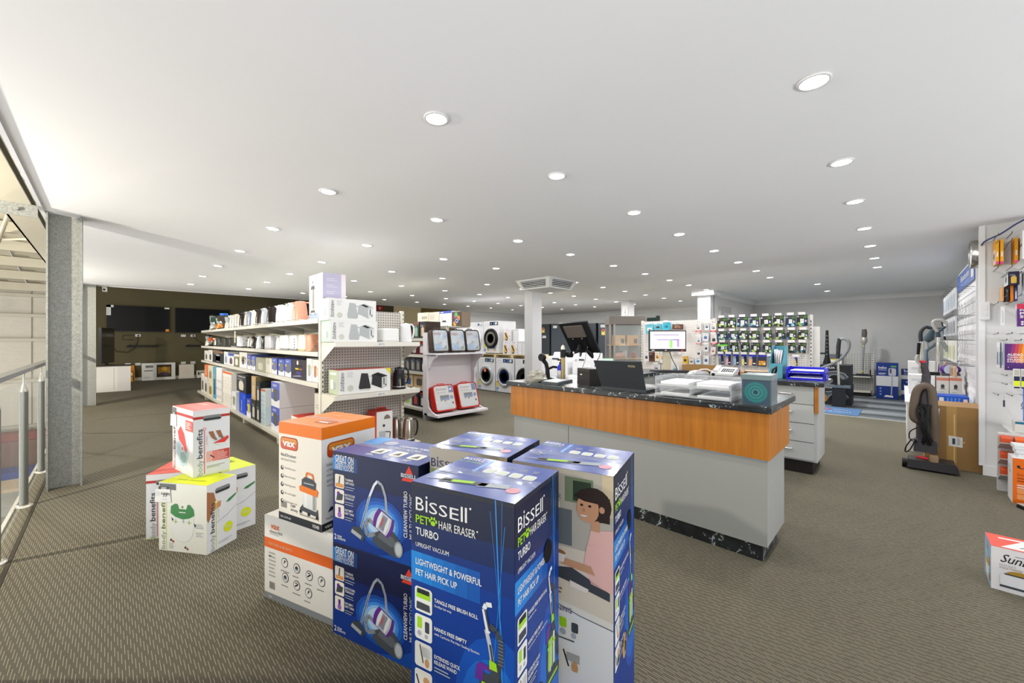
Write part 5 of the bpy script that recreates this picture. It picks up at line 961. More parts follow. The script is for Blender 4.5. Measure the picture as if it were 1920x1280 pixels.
# red and dark cartons visible on it: (label, y0, y1, z0, z1, colour, art)
sb = [
 ('dark carton with a pale side, near end of the top shelf', 5.68, 5.86, 1.338, 1.62, '#3a2f28', a_plain('#4a3a30', '#c9b8a0', '', '#2a2a3a')),
 ('dark carton picturing a green handled pan on the top shelf', 5.88, 6.06, 1.338, 1.62, '#2a2a30', a_plain('#3a4a40', '#8fb8a0', '', '#7a5a4a')),
 ('red and black carton lying on the top shelf', 6.10, 6.42, 1.338, 1.47, '#8a2a2a', a_plain('#7a2a2a', '#c98a5a', '', '#2a1a1a')),
 ('black carton with white lettering, top of the pile', 6.12, 6.40, 1.473, 1.58, '#25211f', a_plain('#2b2725', '#d8d4cc')),
 ('red carton of blenders on the second shelf at the near end', 5.70, 5.90, 1.063, 1.28, '#8a2a2c', a_plain('#5a2a2e', '#c9c4c0', '', '#a8302e')),
 ('dark red carton on the second shelf behind another', 5.92, 6.14, 1.063, 1.27, '#6a2428', a_plain('#4a2428', '#b0a8a0', '', '#b8362e')),
 ('black knife carton with silver blades, near end of the third shelf', 5.68, 5.82, .773, .99, '#2c2c30', a_plain('#26262a', '#e0dccf')),
 ('dark grey carton picturing bottles, second on the third shelf', 5.83, 5.99, .773, 1.0, '#3a3a3e', a_plain('#45454a', '#8a8680')),
 ('dark grey carton picturing bottles, third on the third shelf', 6.0, 6.16, .773, 1.0, '#3a3a3e', a_plain('#505056', '#9a968c')),
 ('dark grey carton picturing bottles, fourth on the third shelf', 6.17, 6.33, .773, 1.0, '#3a3a3e', a_plain('#45454a', '#8a8680')),
 ('tan carton of hand tools on the fourth shelf', 5.70, 6.05, .503, .74, '#b08a5a', a_plain('#c0a078', '#55504a', '', '#c98a3a')),
 ('tan and blue carton on the fourth shelf', 6.07, 6.35, .503, .73, '#b89a70', a_plain('#c4b090', '#3a5a9a')),
 ('black and red carton at the near end of the base shelf', 5.70, 5.86, .173, .42, '#26242a', a_plain('#2c2830', '#d8d0cc', '', '#a03a2e')),
 ('black and blue carton second on the base shelf', 5.88, 6.10, .173, .43, '#22242c', a_plain('#2a2c38', '#b04a3a', '', '#3a4a8a')),
 ('white carton with lime green feet on the base shelf', 6.13, 6.36, .173, .40, '#e4e4e0', a_plain('#e6e6e0', '#9cc43a')),
]
for d, y0, y1, z0, z1, c, art in sb: shelf_box(d.replace(' shelf', ' shelf, gondola behind'), 3.72, y0, y1-.008, z0, z1, .3, c, art, 'cartons on the second gondola')
top = [('cream carton with four small dark pictures', 0, 6.668, 7.052, 1.856), ('pale carton with a grey label', 1, 6.308, 6.658, 1.848), ('white carton with a blue band and floor tool picture', 2, 5.906, 6.291, 1.849), ('colourful carton with orange, red and blue swirls', 3, 5.608, 5.897, 1.821)]
def a_top(k):
    def g(f, w, h):
        if k == 0: f.rect(0, 0, w, h, mat('#e2d9c6', .5)); [f.rect(w*(.42+.13*i), h*.55, w*(.48+.13*i), h*.75, PD, 1) for i in range(4)]; f.rect(w*.05, h*.6, w*.3, h*.8, mat('#c9bcb4', .5), 1)
        elif k == 1: f.rect(0, 0, w, h, mat('#d2c8ba', .5)); f.rect(w*.1, h*.5, w*.6, h*.85, mat('#bdb8b0', .5), 1)
        elif k == 2: f.rect(0, 0, w, h, PW); f.rect(0, h*.85, w, h, mat('#3f55a8', .4), 1); f.rect(w*.08, h*.9, w*.35, h*.95, PW, 2); f.line([(w*.1, h*.7), (w*.3, h*.4)], .008, PD, 2); f.poly([(w*.15, h*.3), (w*.6, h*.28), (w*.5, h*.42), (w*.3, h*.4)], PD, 2)
        else:
            f.rect(0, 0, w, h, mat('#4a3f36', .4))
            for i, c in enumerate(('#d8a03a', '#b03a3a', '#3a6ab0', '#d87a3a', '#8a3a5a', '#4a9a6a')): f.disc(w*(.3+.12*(i % 4)), h*(.2+.12*i), w*.16, mat(c, .4), 1+.1*i)
            f.disc(w*.5, h*.38, w*.2, mat('#2a4a7a', .4), 2); f.disc(w*.5, h*.38, w*.13, PW, 3); f.disc(w*.5, h*.38, w*.1, mat('#2a4a7a', .4), 4)
    return g
MB().box(GXS-.02, 5.66, 1.535, GXS+.5, 7.4, 1.555, SHM).build('top_shelf', g2)
for d, k, y0, y1, zt in top: shelf_box(d+', on top of the second gondola', 4.43, y0+.004, y1-.004, 1.557, zt, .2, ('#d8cfbc', '#cfc6b8', '#e6e6e8', '#8a7a6a')[k], a_top(k), 'cartons on top of the second gondola')

# white end display: back board, curved brackets, shelves
ed = thing('end_display', 'white end display stand with a scalloped shelf and a sloping tray', 'display stand', (0, 0, 0)); LW = mat('#dcd8dc', .5); EX0, EX1 = 3.63, 4.66
MB().box(EX0, 5.58, .08, EX1, 5.62, 1.43, LW).build('back_board', ed); MB().box(EX0, 5.50, .08, EX0+.03, 5.58, 1.43, mat('#d3cfd3', .5)).build('side_board', ed); MB().box(EX1-.03, 5.50, .08, EX1, 5.58, 1.43, LW).build('side_board', ed)
MB().box(EX0, 5.54, 0, EX1, 5.62, .08, mat('#8a8688', .6)).build('plinth', ed)
MB().box(EX0-.01, 5.24, 1.07, EX1+.01, 5.58, 1.095, mat('#e4e0e4', .4)).build('upper_shelf', ed); MB().box(EX0, 5.20, .08, EX1+.03, 5.58, .115, mat('#e4e0e4', .4)).build('lower_tray', ed)
pr = [(5.58, 1.07), (5.26, 1.07), (5.27, 1.03), (5.33, 1.01), (5.39, .96), (5.44, .88), (5.47, .83), (5.50, .82), (5.52, .78), (5.58, .78)]
for x in (EX0+.02, EX1-.045): MB().prism(pr, x, x+.025, LW, 'x').build('bracket', ed)
pr = [(5.58, .115), (5.26, .115), (5.40, .16), (5.47, .22), (5.49, .32), (5.55, .44), (5.58, .45)]
for x in (EX0+.005, EX1-.03): MB().prism(pr, x, x+.025, LW, 'x').build('tray_cheek', ed)
def blanket_bag(label, x, z, w, h, d, tilt, edge, red, y=5.42):
    t = thing('blanket_bag', label, 'bag', (x, y, z), 0, 'electric blanket bags on the white end display'); T = Matrix.Rotation(R(-tilt), 4, 'X'); em = mat(edge, .5)
    mb = MB(T); pts = [(a+w/2, b+h/2) for a, b in rr2(w, h, .05, 4)]; n = len(pts)
    vs = [(a, -d, b) for a, b in pts]+[(a, 0, b) for a, b in pts]
    mb.add(vs, [(i, (i+1) % n, n+(i+1) % n, n+i) for i in range(n)], em, True); mb.add(vs, [tuple(range(n))[::-1], tuple(range(n, 2*n))], em); mb.build('case', t)
    mb = MB(T); f = mb.face((0, -d-.002, 0), (1, 0, 0), (0, 0, 1))
    if red:
        f.rrect(.02, .02, w-.015, h-.015, .04, mat('#dcd9d6', .3), 0); f.text('Sunbeam', w*.14, h*.80, h*.09, mat('#8a2a30', .4), 3, w*.5, .004, .3); f.lines(w*.15, h*.70, w*.5, 1, .02, PG, 2); f.rect(w*.73, h*.68, w*.95, h*.95, mat('#3a5a94', .4), 1); f.rect(w*.28, h*.42, w*.72, h*.60, mat('#4a4448', .4), 1); f.rect(w*.30, h*.36, w*.72, h*.50, mat('#4f76a8', .4), 2); f.poly([(w*.1, h*.06), (w*.62, h*.08), (w*.78, h*.22), (w*.72, h*.40), (w*.38, h*.42), (w*.12, h*.2)], mat('#e9e9ea', .3), 3); f.disc(w*.50, h*.40, w*.06, mat('#a87850', .4), 4); f.disc(w*.84, h*.5, w*.08, mat('#5a7ab0', .4), 2); f.disc(w*.86, h*.28, w*.05, PD, 2); f.line([(w*.4, h*.3), (w*.75, h*.2)], .006, mat('#bfc4c8', .4), 4)
    else:
        f.rrect(.025, .02, w-.015, h-.015, .04, mat('#b9c4cc', .3), 0); f.poly([(w*.1, h*.08), (w*.6, h*.1), (w*.5, h*.4), (w*.1, h*.35)], mat('#7aa0c8', .3), 1); f.rect(w*.1, h*.75, w*.55, h*.86, mat('#9a6a6a', .4), 1); f.disc(w*.5, h*.42, w*.08, mat('#a87850', .4), 2); f.disc(w*.8, h*.7, w*.12, mat('#6a94c8', .4), 1); f.poly([(w*.6, h*.1), (w*.9, h*.1), (w*.85, h*.3)], mat('#5a6a50', .4), 1)
    mb.build('insert_print', t)
    mb = MB(T); nx, nz = 9, 9; rnd = random.Random(int(x*100)); vs = []
    for i in range(nx):
        for j in range(nz):
            e = 0 if i in (0, nx-1) or j in (0, nz-1) else .012+.012*rnd.random(); vs.append((.02+(w-.04)*i/(nx-1), -d-.004-e, .02+(h-.04)*j/(nz-1)))
    fs = [(i*nz+j, (i+1)*nz+j, (i+1)*nz+j+1, i*nz+j+1) for i in range(nx-1) for j in range(nz-1)]
    mb.add(vs, fs, mat('#f2f6f8', .06, .0, 0, 0, 0, 6, 0, .28 if red else .38), False); mb.build('clear_window', t)
    MB(T).tube([(w*.3, -d/2, h), (w*.34, -d/2, h+.03), (w*.64, -d/2, h+.03), (w*.68, -d/2, h)], .008, em, 6).build('handle', t)
    MB(T).tube([(a, -d-.002, b) for a, b in pts], .006, mat('#3a332f' if not red else '#b02a20', .5), 5, True).build('piping', t)
for k, (x, lab) in enumerate(((3.64, 'silver wrapped blanket bag with brown edge, nearest the kettle gondola'), (3.99, 'silver wrapped blanket bag with brown edge, middle of the upper shelf'), (4.32, 'silver wrapped blanket bag at the counter end of the upper shelf'))): blanket_bag(lab, x, 1.097, .31, .37, .11, 10, '#4a3c34', False, 5.44)
blanket_bag('red edged blanket bag on the lower tray, nearest the kettle gondola', 3.68, .117, .41, .43, .12, 17, '#c42a1c', True, 5.42)
blanket_bag('red edged blanket bag on the lower tray, at the counter end', 4.17, .117, .42, .43, .12, 17, '#c42a1c', True, 5.42)

# ============================================================ white goods
WG = mat('#e9e9ec', .35)
def washer(label, y, z, w=.60, h=.85, ring='#b9bbbf', glass='#0d1220', panel='#1f2f52', dark=False, sticker=None, x=6.87, knob='#d8d8da'):
    t = thing('washing_machine', label, 'washing machine', (x, y, z), 0, 'front loading washing machines')
    MB().box(0, 0, .02, .6, w, h, WG).box(.03, .03, 0, .57, w-.03, .02, BLACK).build('cabinet', t)
    cz = h*.47; cy = w/2
    d = MB().lathe([(.255, -.004), (.255, -.03), (.235, -.042), (.195, -.046), (.18, -.03), (.17, -.012)], mat('#16181c' if dark else ring, .25, .3), (0, cy, cz), 26, 'x').build('door_ring', t)
    MB().lathe([(.178, -.03), (.12, -.016), (.001, -.010)], mat(glass, .08), (0, cy, cz), 24, 'x').build('door_glass', d)
    q = MB().lathe([(.12, -.03), (.10, -.026), (.001, -.024)], mat('#34383c' if not dark else '#8a8578', .3, .2), (0, cy, cz), 20, 'x').build('drum', d)
    mb = MB(); f = Lface(mb, .6, w); f.rect(w*.40, h*.875, w*.93, h*.975, mat(panel, .2), 1); f.rect(w*.62, h*.89, w*.78, h*.955, mat('#4a6a9a', .2), 2); f.lines(w*.45, h*.93, w*.12, 2, .02, PW, 2, .006); f.rect(w*.03, h*.865, w*.97, h*.868, GREY, 1); mb.build('control_panel', t)
    MB().cyl((-.025, w*.16, h*.925), .032, .026, mat(knob, .3, .3), 18, 'x').build('dial', t); mb = MB(); f = Lface(mb, .6, w); f.rrect(w*.05, h*.885, w*.33, h*.965, .008, mat('#dcdce0', .35), 1); f.rect(w*.07, h*.93, w*.31, h*.936, GREY, 2); mb.build('detergent_drawer', t)
    mb = MB(); f = Lface(mb, .6, w); f.rect(w*.03, h*.16, w*.14, h*.30, mat('#e0cf3a', .5), 1); f.disc(w*.085, h*.30, w*.055, mat('#c04a3a', .5), 2, h*.03, 12, 0, 180); mb.build('energy_sticker', t)
    mb = MB(); f = Lface(mb, .6, w); f.rect(w*.03, h*.04, w*.14, h*.14, mat('#3f78b4', .5), 1); f.rect(w*.04, h*.06, w*.13, h*.09, PW, 2); mb.build('water_sticker', t)
    if z > .5:
        for u0, u1, c1, c2 in ((.22, .36, '#4a8ac0', '#d8a84a'), (.64, .80, '#8a90b8', '#c9a878')): mb = MB(); f = Lface(mb, .6, w); f.rect(w*u0, h*.08, w*u1, h*.22, mat(c1, .5), 1); f.rect(w*u0, h*.08, w*u1, h*.14, mat(c2, .5), 2); mb.build('feature_sticker', t)
    if sticker: mb = MB(); f = Lface(mb, .6, w); f.disc(w*.48, cz+.13, .05, mat(sticker, .4), 110); f.disc(w*.48, cz+.13, .04, mat('#d87a6a', .4), 112); mb.build('door_sticker', t)
washer('white washing machine with a red sticker on its dark green door glass', 7.355, 0, .635, .862, glass='#0c1a16', panel='#23242a', sticker='#c03a30')
washer('white washing machine with a deep blue door glass, on the floor', 6.68, 0, .64, .862, glass='#0c1c40', panel='#24375c')
washer('white washing machine with a black ringed door, nearest the white column', 6.02, 0, .62, .862, ring='#55565a', glass='#1a1618', panel='#181a20', dark=True)
washer('white washing machine seen at the corner of the end display', 8.03, 0, .60, .862, glass='#15202a')
plt = thing('pallet', 'pale timber pallet lying on the row of washing machines', 'pallet', (6.87, 6.10, .866)); pw = mat('#cdb98a', .7, var=.1)
for k in range(5): MB().box(.0, .0+.61*k, 0, .6, .07+.61*k, .075, pw).build('bearer', plt)
for k in range(5): MB().box(.0+.125*k, 0, .075, .10+.125*k, 2.6, .095, pw).build('slat', plt)
washer('white washing machine on the pallet with a black ringed open looking door', 7.205, .962, .58, .83, dark=True, glass='#6a675c', panel='#1a1c22')
washer('white washing machine on the pallet with a blue door glass', 7.80, .962, .60, .82, ring='#dcdce0', glass='#1c2450', panel='#dcdce0')
washer('white washing machine on the pallet, behind the silver blanket bags', 8.42, .962, .6, .82, ring='#dcdce0', glass='#1c2450', panel='#d0d0d4')
def a_grill(f, w, h): f.rect(0, 0, w, h, mat('#e6e2e6', .45)); f.text('Breville', w*.3, h*.86, h*.07, PK, 1, w*.4); f.poly([(w*.12, h*.12), (w*.5, h*.05), (w*.62, h*.3), (w*.5, h*.68), (w*.2, h*.74)], mat('#c9a050', .5), 1); f.line([(w*.18, h*.66), (w*.58, h*.22)], w*.13, INK, 2); f.poly([(w*.12, h*.06), (w*.55, h*.04), (w*.6, h*.2), (w*.3, h*.12)], PD, 2); f.disc(w*.8, h*.4, w*.07, mat('#b8905a', .5), 1); f.rect(w*.76, h*.1, w*.86, h*.2, PG, 1)
gb = [('white sandwich grill carton on top of two others', 6.82, 7.06, 1.285, 1.585), ('white sandwich grill carton, lower row beside the washing machine', 6.84, 7.08, .963, 1.283), ('white sandwich grill carton, lower row towards the column', 6.59, 6.83, .963, 1.283)]
for d, y0, y1, z0, z1 in gb: shelf_box(d, 6.89, y0, y1, z0, z1, .3, '#e4e2e4', a_grill, 'sandwich grill cartons')
for k, (y0, y1) in enumerate(((6.44, 6.575), (6.30, 6.43))): shelf_box('plain narrow white carton at the column end of the pallet, %s of two' % ORD(k), 6.89, y0, y1, .963, 1.283, .3, '#e4e4e6', lambda f, w, h: (f.rect(0, 0, w, h, mat('#ececee', .45)), f.text('Breville', w*.15, h*.87, h*.06, PK, 1, w*.7)), 'plain white cartons')
shelf_box('white carton seen edge on behind the top sandwich grill carton', 6.95, 6.60, 6.80, 1.285, 1.58, .3, '#e6e6e8', lambda f, w, h: (f.rect(0, 0, w, h, mat('#e9e9ec', .45)), f.text('Breville', w*.15, h*.87, h*.06, PK, 1, w*.6)), None)
def top_loader(label, x, y, w, sq=False):
    t = thing('top_loading_washer', label, 'washing machine', (x, y, 0)); MB().box(0, 0, .02, .62, w, .80, WG).box(.03, .03, 0, .59, w-.03, .02, BLACK).build('cabinet', t); MB().prism([(.44, .80), (.62, .80), (.62, .93), (.50, .93)], 0, w, WG, 'y').build('console', t); MB().box(.03, .04, .80, .43, w-.04, .815, mat('#c9ccd0', .2)).build('lid', t)
    mb = MB(); f = Lface(mb, .62, w); f.rect(w*.05, .7, w*.95, .704, GREY, 1); f.rect(w*.35, .72, w*.65, .77, PD, 1); mb.build('front_trim', t); MB().cyl((-.02, w*.8, .74), .025, .02, GREY, 14, 'x').build('knob', t)
top_loader('white top loading washer behind the counter, seen beside the column', 9.5, 7.05, .88); top_loader('white top loading washer with a smooth side, nearer the glass cabinet', 9.5, 6.24, .62)
FD = [mat('#3c4046', .3, .4), mat('#4a5057', .28, .4), mat('#41464d', .3, .4)]
def fridge(label, x, y, w, h, k, four=False, tags=()):
    t = thing('refrigerator', label, 'refrigerator', (x, y, 0)); MB().box(.06, 0, .03, .68, w, h, mat('#24262a', .4)).box(.1, .04, 0, .6, w-.04, .03, BLACK).build('cabinet', t)
    cols = [(0, w/2-.003), (w/2+.003, w)] if four else [(0, w)]
    for a, b in cols:
        for z0, z1 in ((.06, .70), (.71, h)):
            d = MB().box(0, a+.002, z0, .06, b-.002, z1, FD[k % 3]).build('door', t); MB().box(-.004, a+.03, (z0 if z0 > .5 else z1-.03), 0, b-.03, (z0+.03 if z0 > .5 else z1), mat('#8d949b', .25, .7)).build('handle_recess', d)
    for u, v, c in tags:
        mb = MB(); f = Lface(mb, .7, w)
        if c == 'e': f.rect(u, v, u+.14, v+.15, mat('#dcca6a', .5), 2); f.disc(u+.07, v+.15, .07, mat('#d86a4a', .5), 2, .07, 12, 0, 180); f.rect(u+.03, v+.12, u+.11, v+.16, PD, 3)
        elif c == 'w': f.rect(u, v, u+.2, v+.1, PW, 2); f.lines(u+.02, v+.06, .15, 2, .03, PG, 3, .01)
        else: f.rect(u, v, u+.24, v+.22, PW, 2); f.rect(u, v+.22, u+.24, v+.30, mat('#d0453a', .4), 2); f.text('$2199', u+.03, v+.07, .07, INK, 3, .18)
        mb.build({'e': 'energy_sticker', 'w': 'white_sticker', 's': 'price_sign'}[c], t)
fridge('dark grey refrigerator beside the white column', 12.74, 10.36, .88, 1.98, 0, tags=((.48, 1.62, 'e'), (.5, 1.4, 'w')))
fridge('dark four door refrigerator behind the tilted sale screen', 12.74, 9.25, 1.02, 1.98, 1, True, ((.1, 1.80, 'w'),))
fridge('dark refrigerator with energy stickers near the edge of the tilted screen', 12.74, 8.14, 1.02, 1.95, 2, False, ((.62, 1.68, 'e'), (.6, 1.4, 'w')))
fridge('dark blue-grey refrigerator next to the glass cabinet', 12.74, 7.22, .82, 1.94, 1, False, ((.1, 1.78, 'w'), (.14, 1.5, 'e')))
fridge('black appliance with a red and white sale price, between washers and column', 9.2, 8.431, .72, 1.58, 0, False, ((.12, 1.06, 's'),))

# ============================================================ the sales counter
PANEL = mat('#8f908d', .5, var=.02); CT = .92
def slab(parent, name, x0, y0, x1, y1, z1=CT, th=.04):
    e = .006; mb = MB(); vs = []
    for z, i in ((z1-th, e), (z1-th+e, 0), (z1-e, 0), (z1, e)): vs += [(x0+i, y0+i, z), (x1-i, y0+i, z), (x1-i, y1-i, z), (x0+i, y1-i, z)]
    fs = [(3, 2, 1, 0), (12, 13, 14, 15)]
    for k in range(3):
        for i in range(4): j = (i+1) % 4; fs.append((k*4+i, k*4+j, (k+1)*4+j, (k+1)*4+i))
    mb.add(vs, fs, STONE); return mb.build(name, parent)
ct = thing('sales_counter', 'sales counter with a black stone-look top, cherry timber band and grey panels', 'counter')
slab(ct, 'worktop', 2.63, .525, 3.32, 2.66); MB().box(3.322, 2.1, CT-.04, 4.66, 2.66, CT, STONE).build('worktop_wing', ct)
MB().box(2.66, .545, .606, 3.22, 2.63, CT-.04, TIMBER).build('timber_band', ct)
MB().box(2.675, .557, .1, 3.13, 1.97, .606, PANEL).build('front_panel', ct); MB().box(2.675, 1.976, .1, 3.13, 2.60, .606, PANEL).build('front_panel', ct)
MB().box(2.668, .552, .596, 3.14, 2.61, .607, mat('#8796a0', .5)).build('joint_strip', ct)  # thin blue-grey strip between the timber band and the grey panels
MB().box(2.70, .585, 0, 3.06, 2.58, .1, STONE).build('kickboard', ct)
MB().box(3.13, 2.13, .1, 4.66, 2.6, CT-.04, PANEL).build('wing_panel', ct)
dc = thing('drawer_counter', 'rear counter run with a bank of four grey drawers under a black top', 'counter', (0, 0, 0))
slab(dc, 'worktop', 4.68, .52, 5.32, 2.66, .90, .04)
MB().box(4.76, .58, .125, 5.26, .86, .86, mat('#a9aaa8', .5)).box(4.76, .87, .125, 5.26, 2.6, .86, PANEL).build('carcass', dc)
MB().box(4.78, .62, 0, 5.24, 2.58, .125, mat('#1f1c1a', .5)).build('kickboard', dc)
MB().box(4.735, .572, .60, 4.775, .60, .86, TIMBER).build('timber_edge', dc)
zs = [.14, .315, .495, .68, .855]
for k in range(4):
    d = MB().box(4.738, .605, zs[k]+.004, 4.76, 1.04, zs[k+1]-.004, mat('#a2a3a1', .45)).build('drawer', dc)
    MB().tube([(4.738, .785, zs[k+1]-.075), (4.708, .785, zs[k+1]-.075), (4.708, .885, zs[k+1]-.075), (4.738, .885, zs[k+1]-.075)], .009, mat('#c9c9c9', .3, .6), 8).build('handle', d)
MB().box(4.735, 1.05, .14, 4.76, 2.08, .855, mat('#3a2f28', .6)).build('knee_space_panel', dc)

# ---- on the front counter
def on(name, label, cat, x, y, z=CT, rz=0, group=None): return thing(name, label, cat, (x, y, z+.0005), rz, group)
t = on('sale_screen', 'black point of sale screen tilted on a brass toned pole, its back to the shop', 'screen', 0, 0)
MB().prism([(2.665, 2.26), (2.655, 2.07), (2.99, 2.16), (3.04, 2.37)], 0, .022, mat('#3e4448', .4)).build('base_plate', t); MB().prism([(2.68, 2.25), (2.672, 2.09), (2.90, 2.15), (2.93, 2.30)], .022, .026, mat('#c9cccd', .35)).build('plate_pad', t)
px_, py_ = 2.985, 2.265
MB().cyl((px_, py_, .022), .02, .26, mat('#9a8a5c', .3, .6), 16).build('pole', t); MB().cyl((px_, py_, .22), .026, .075, BLACK, 16).build('collar', t); MB().lathe([(.02, .295), (.018, .32), (.008, .335), (.001, .338)], mat('#d6d2c6', .3), (px_, py_, 0), 14).build('pole_cap', t)
MB().tube([(px_, py_, .255), (px_+.05, py_-.04, .25), (px_+.10, py_-.10, .28)], .016, BLACK, 8).build('arm', t)
MB().cyl((px_+.05, py_-.065, .25), .03, .05, BLACK, 14, 'y').lathe([(.012, 0), (.012, .015)], CHROME, (px_+.045, py_-.085, .265), 10, 'x').build('joint', t)
SC = [(3.0, 2.33, 1.457), (3.0, 2.013, 1.467), (3.2, 1.983, 1.192), (3.2, 2.257, 1.191)]
sc = t; SO = Vector(SC[0])-Vector((0, 0, CT+.0005))
A_, B_, D_ = (Vector(SC[1])-Vector(SC[0])), (Vector(SC[2])-Vector(SC[1])), None
N_ = A_.cross(B_).normalized(); N_ = -N_ if N_.x < 0 else N_                # the display looks to the staff side
def slant(mb, u0, v0, u1, v1, w0, w1, m):
    a, b = A_.normalized(), (B_-A_.normalized()*B_.dot(A_.normalized())).normalized()
    vs = [a*u+b*v+N_*w for w in (w0, w1) for u, v in ((u0, v0), (u1, v0), (u1, v1), (u0, v1))]
    mb.add(vs, [(0, 1, 2, 3), (7, 6, 5, 4), (0, 4, 5, 1), (1, 5, 6, 2), (2, 6, 7, 3), (3, 7, 4, 0)], m); return mb
LA, LB = A_.length, B_.length
slant(MB(), 0, 0, LA, LB, 0, .018, mat('#17181a', .35)).build('casing', sc, SO); slant(MB(), .01, .01, LA-.01, LB-.01, .018, .0195, mat('#0b0c10', .12)).build('display', sc, SO)
slant(MB(), .05, .03, LA*.80, LB*.45, -.018, 0, mat('#57504a', .35)).build('rear_housing', sc, SO); slant(MB(), .07, LB*.45, LA*.72, LB*.88, -.012, 0, BLACK).build('mount_plate', sc, SO)
q = MB(); a, b = A_.normalized(), (B_-A_.normalized()*B_.dot(A_.normalized())).normalized()
for u, v in ((.1, .5), (.2, .5), (.12, .8), (.22, .8)): q.ball(a*u+b*(LB*v)-N_*.014, .006, CHROME, 8)
q.build('screws', sc, SO)
P0 = Vector(SC[0]); MB().tube([a*.15+b*(LB*.72)-N_*.02, Vector((px_+.11, py_-.10, CT+.28))-P0], .02, BLACK, 8).build('hinge', sc, SO); MB().tube([a*.2+b*(LB*.85)-N_*.02, a*.24+b*(LB*1.0)-N_*.03, a*.24+b*(LB*1.12)-N_*.03], [.018, .025, .012], BLACK, 8).build('cable_boot', sc, SO)
t = on('screen_cable', 'grey cable dropping from the tilted sale screen to the counter', 'cable', 0, 0, 0); MB().tube([(3.12, 2.10, 1.19), (3.06, 2.07, 1.12), (2.97, 2.06, 1.0), (2.93, 2.065, CT+.006)], .005, mat('#9a9a98', .4), 6).build('cable', t)
t = on('screen_cable', 'thin black cable running from the sale screen to the receipt printer', 'cable', 0, 0, 0); MB().tube([(3.21, 2.0, 1.20), (3.12, 1.96, 1.15), (3.0, 1.93, 1.072)], .004, BLACK, 6).build('cable', t)
t = on('cable_tangle', 'tangle of white and black cables lying on the counter by the printer', 'cables', 3.10, 2.03)
for k in range(6):
    pts = [(.06*math.sin(1.3*i+k), .05*math.cos(1.1*i+2*k), .006+.03*abs(math.sin(i+k))) for i in range(9)]
    MB().tube(pts, .0035, (mat('#d8d6d2', .4), BLACK, mat('#8a8784', .4))[k % 3], 5).build('cable', t)
t = on('barcode_scanner', 'black hand scanner on a gooseneck stand at the counter end', 'scanner', 3.0, 2.46)
MB().lathe([(.055, 0), (.055, .012), (.03, .022)], BLACK, n=18).build('foot', t); MB().tube([(0, 0, .02), (.0, .005, .10), (-.005, .015, .15), (-.02, .035, .185)], [.024, .02, .02, .022], BLACK, 10).build('neck', t)
MB().lathe([(.036, -.02), (.040, 0), (.034, .022), (.026, .024), (.022, .0), (.028, -.022)], BLACK, (-.03, .045, .215), 18, 'x').build('head', t); MB().tube([(.0, .0, .10), (.02, -.05, .125), (.05, -.075, .12)], .012, BLACK, 8).build('trigger', t)
t = on('sanitiser_bottle', 'blue pump bottle with a pale label behind the screen pole', 'bottle', 3.09, 2.37)
MB().lathe([(.034, 0), (.036, .004), (.036, .088), (.0355, .09)], mat('#d9d6de', .4), n=20).build('label_band', t); MB().lathe([(.0355, .09), (.036, .105), (.030, .135), (.016, .15)], mat('#1a2bd0', .12, 0, 0, .0), n=20).build('bottle', t); MB().lathe([(.016, .15), (.017, .168), (.006, .172), (.006, .185)], BLACK, n=14).build('collar', t); MB().box(-.045, -.01, .185, .01, .01, .197, BLACK).build('pump_head', t)
t = on('receipt_printer', 'black boxy receipt printer on the counter between screen pole and laptop', 'printer', 2.785, 1.84, CT, -25)
MB().box(0, 0, 0, .16, .20, .135, mat('#2a2827', .4)).build('body', t); MB().box(-.002, .003, .118, .10, .197, .142, mat('#3a3735', .35)).build('lid', t); mb = MB(); f = Lface(mb, .16, .2); f.rect(.05, .085, .08, .094, PW, 1); f.rect(.005, .112, .195, .115, BLACK, 1); mb.build('badge', t)
t = on('plastic_bag', 'crumpled grey plastic bag at the counter end', 'bag', 2.80, 2.42)
rnd = random.Random(5); mb = MB(); n = 12; vs = []
for j in range(6):
    for i in range(n): a_ = 2*math.pi*i/n; r_ = (.11, .12, .10, .085, .05, .02)[j]*(.8+.4*rnd.random()); vs.append((r_*.7*math.cos(a_), r_*math.sin(a_), (0, .03, .055, .075, .09, .098)[j]*(.85+.3*rnd.random())))
mb.add(vs, [(j*n+i, j*n+(i+1) % n, (j+1)*n+(i+1) % n, (j+1)*n+i) for j in range(5) for i in range(n)], mat('#8d8a80', .25, 0, 0, 0, .35, 20)); mb.add(vs[-n:], [tuple(range(n))], mat('#9a978c', .3)); mb.build('bag', t)
t = on('laptop', 'dark grey laptop open on the counter, its lid back to the shop', 'laptop', 0, 0, 0); LPM = mat('#33363a', .4); LZ = CT+.001
MB().box(2.70, 1.31, LZ, 2.93, 1.68, LZ+.022, LPM).build('base', t); MB().box(2.74, 1.33, LZ+.022, 2.86, 1.66, LZ+.025, BLACK).build('keyboard', t)
lv = [(2.705, 1.675, LZ+.02), (2.705, 1.315, LZ+.02)]+[(2.64, 1.317, 1.149), (2.64, 1.708, 1.143)]
v = [Vector(p) for p in lv]; nn = (v[1]-v[0]).cross(v[3]-v[0]).normalized(); nn = nn if nn.x > 0 else -nn
MB().add([p for p in v]+[p+nn*.009 for p in v], [(0, 3, 2, 1), (4, 5, 6, 7), (0, 1, 5, 4), (1, 2, 6, 5), (2, 3, 7, 6), (3, 0, 4, 7)], LPM).build('lid', t)
mb = MB(); f = Face(mb, v[0], v[1]-v[0], v[3]-v[0]); f.rect(.28, .175, .335, .19, mat('#9a8f78', .3, .3), 0); f.text('acer', .29, .178, .008, INK, 1, .035); mb.build('badge', t)
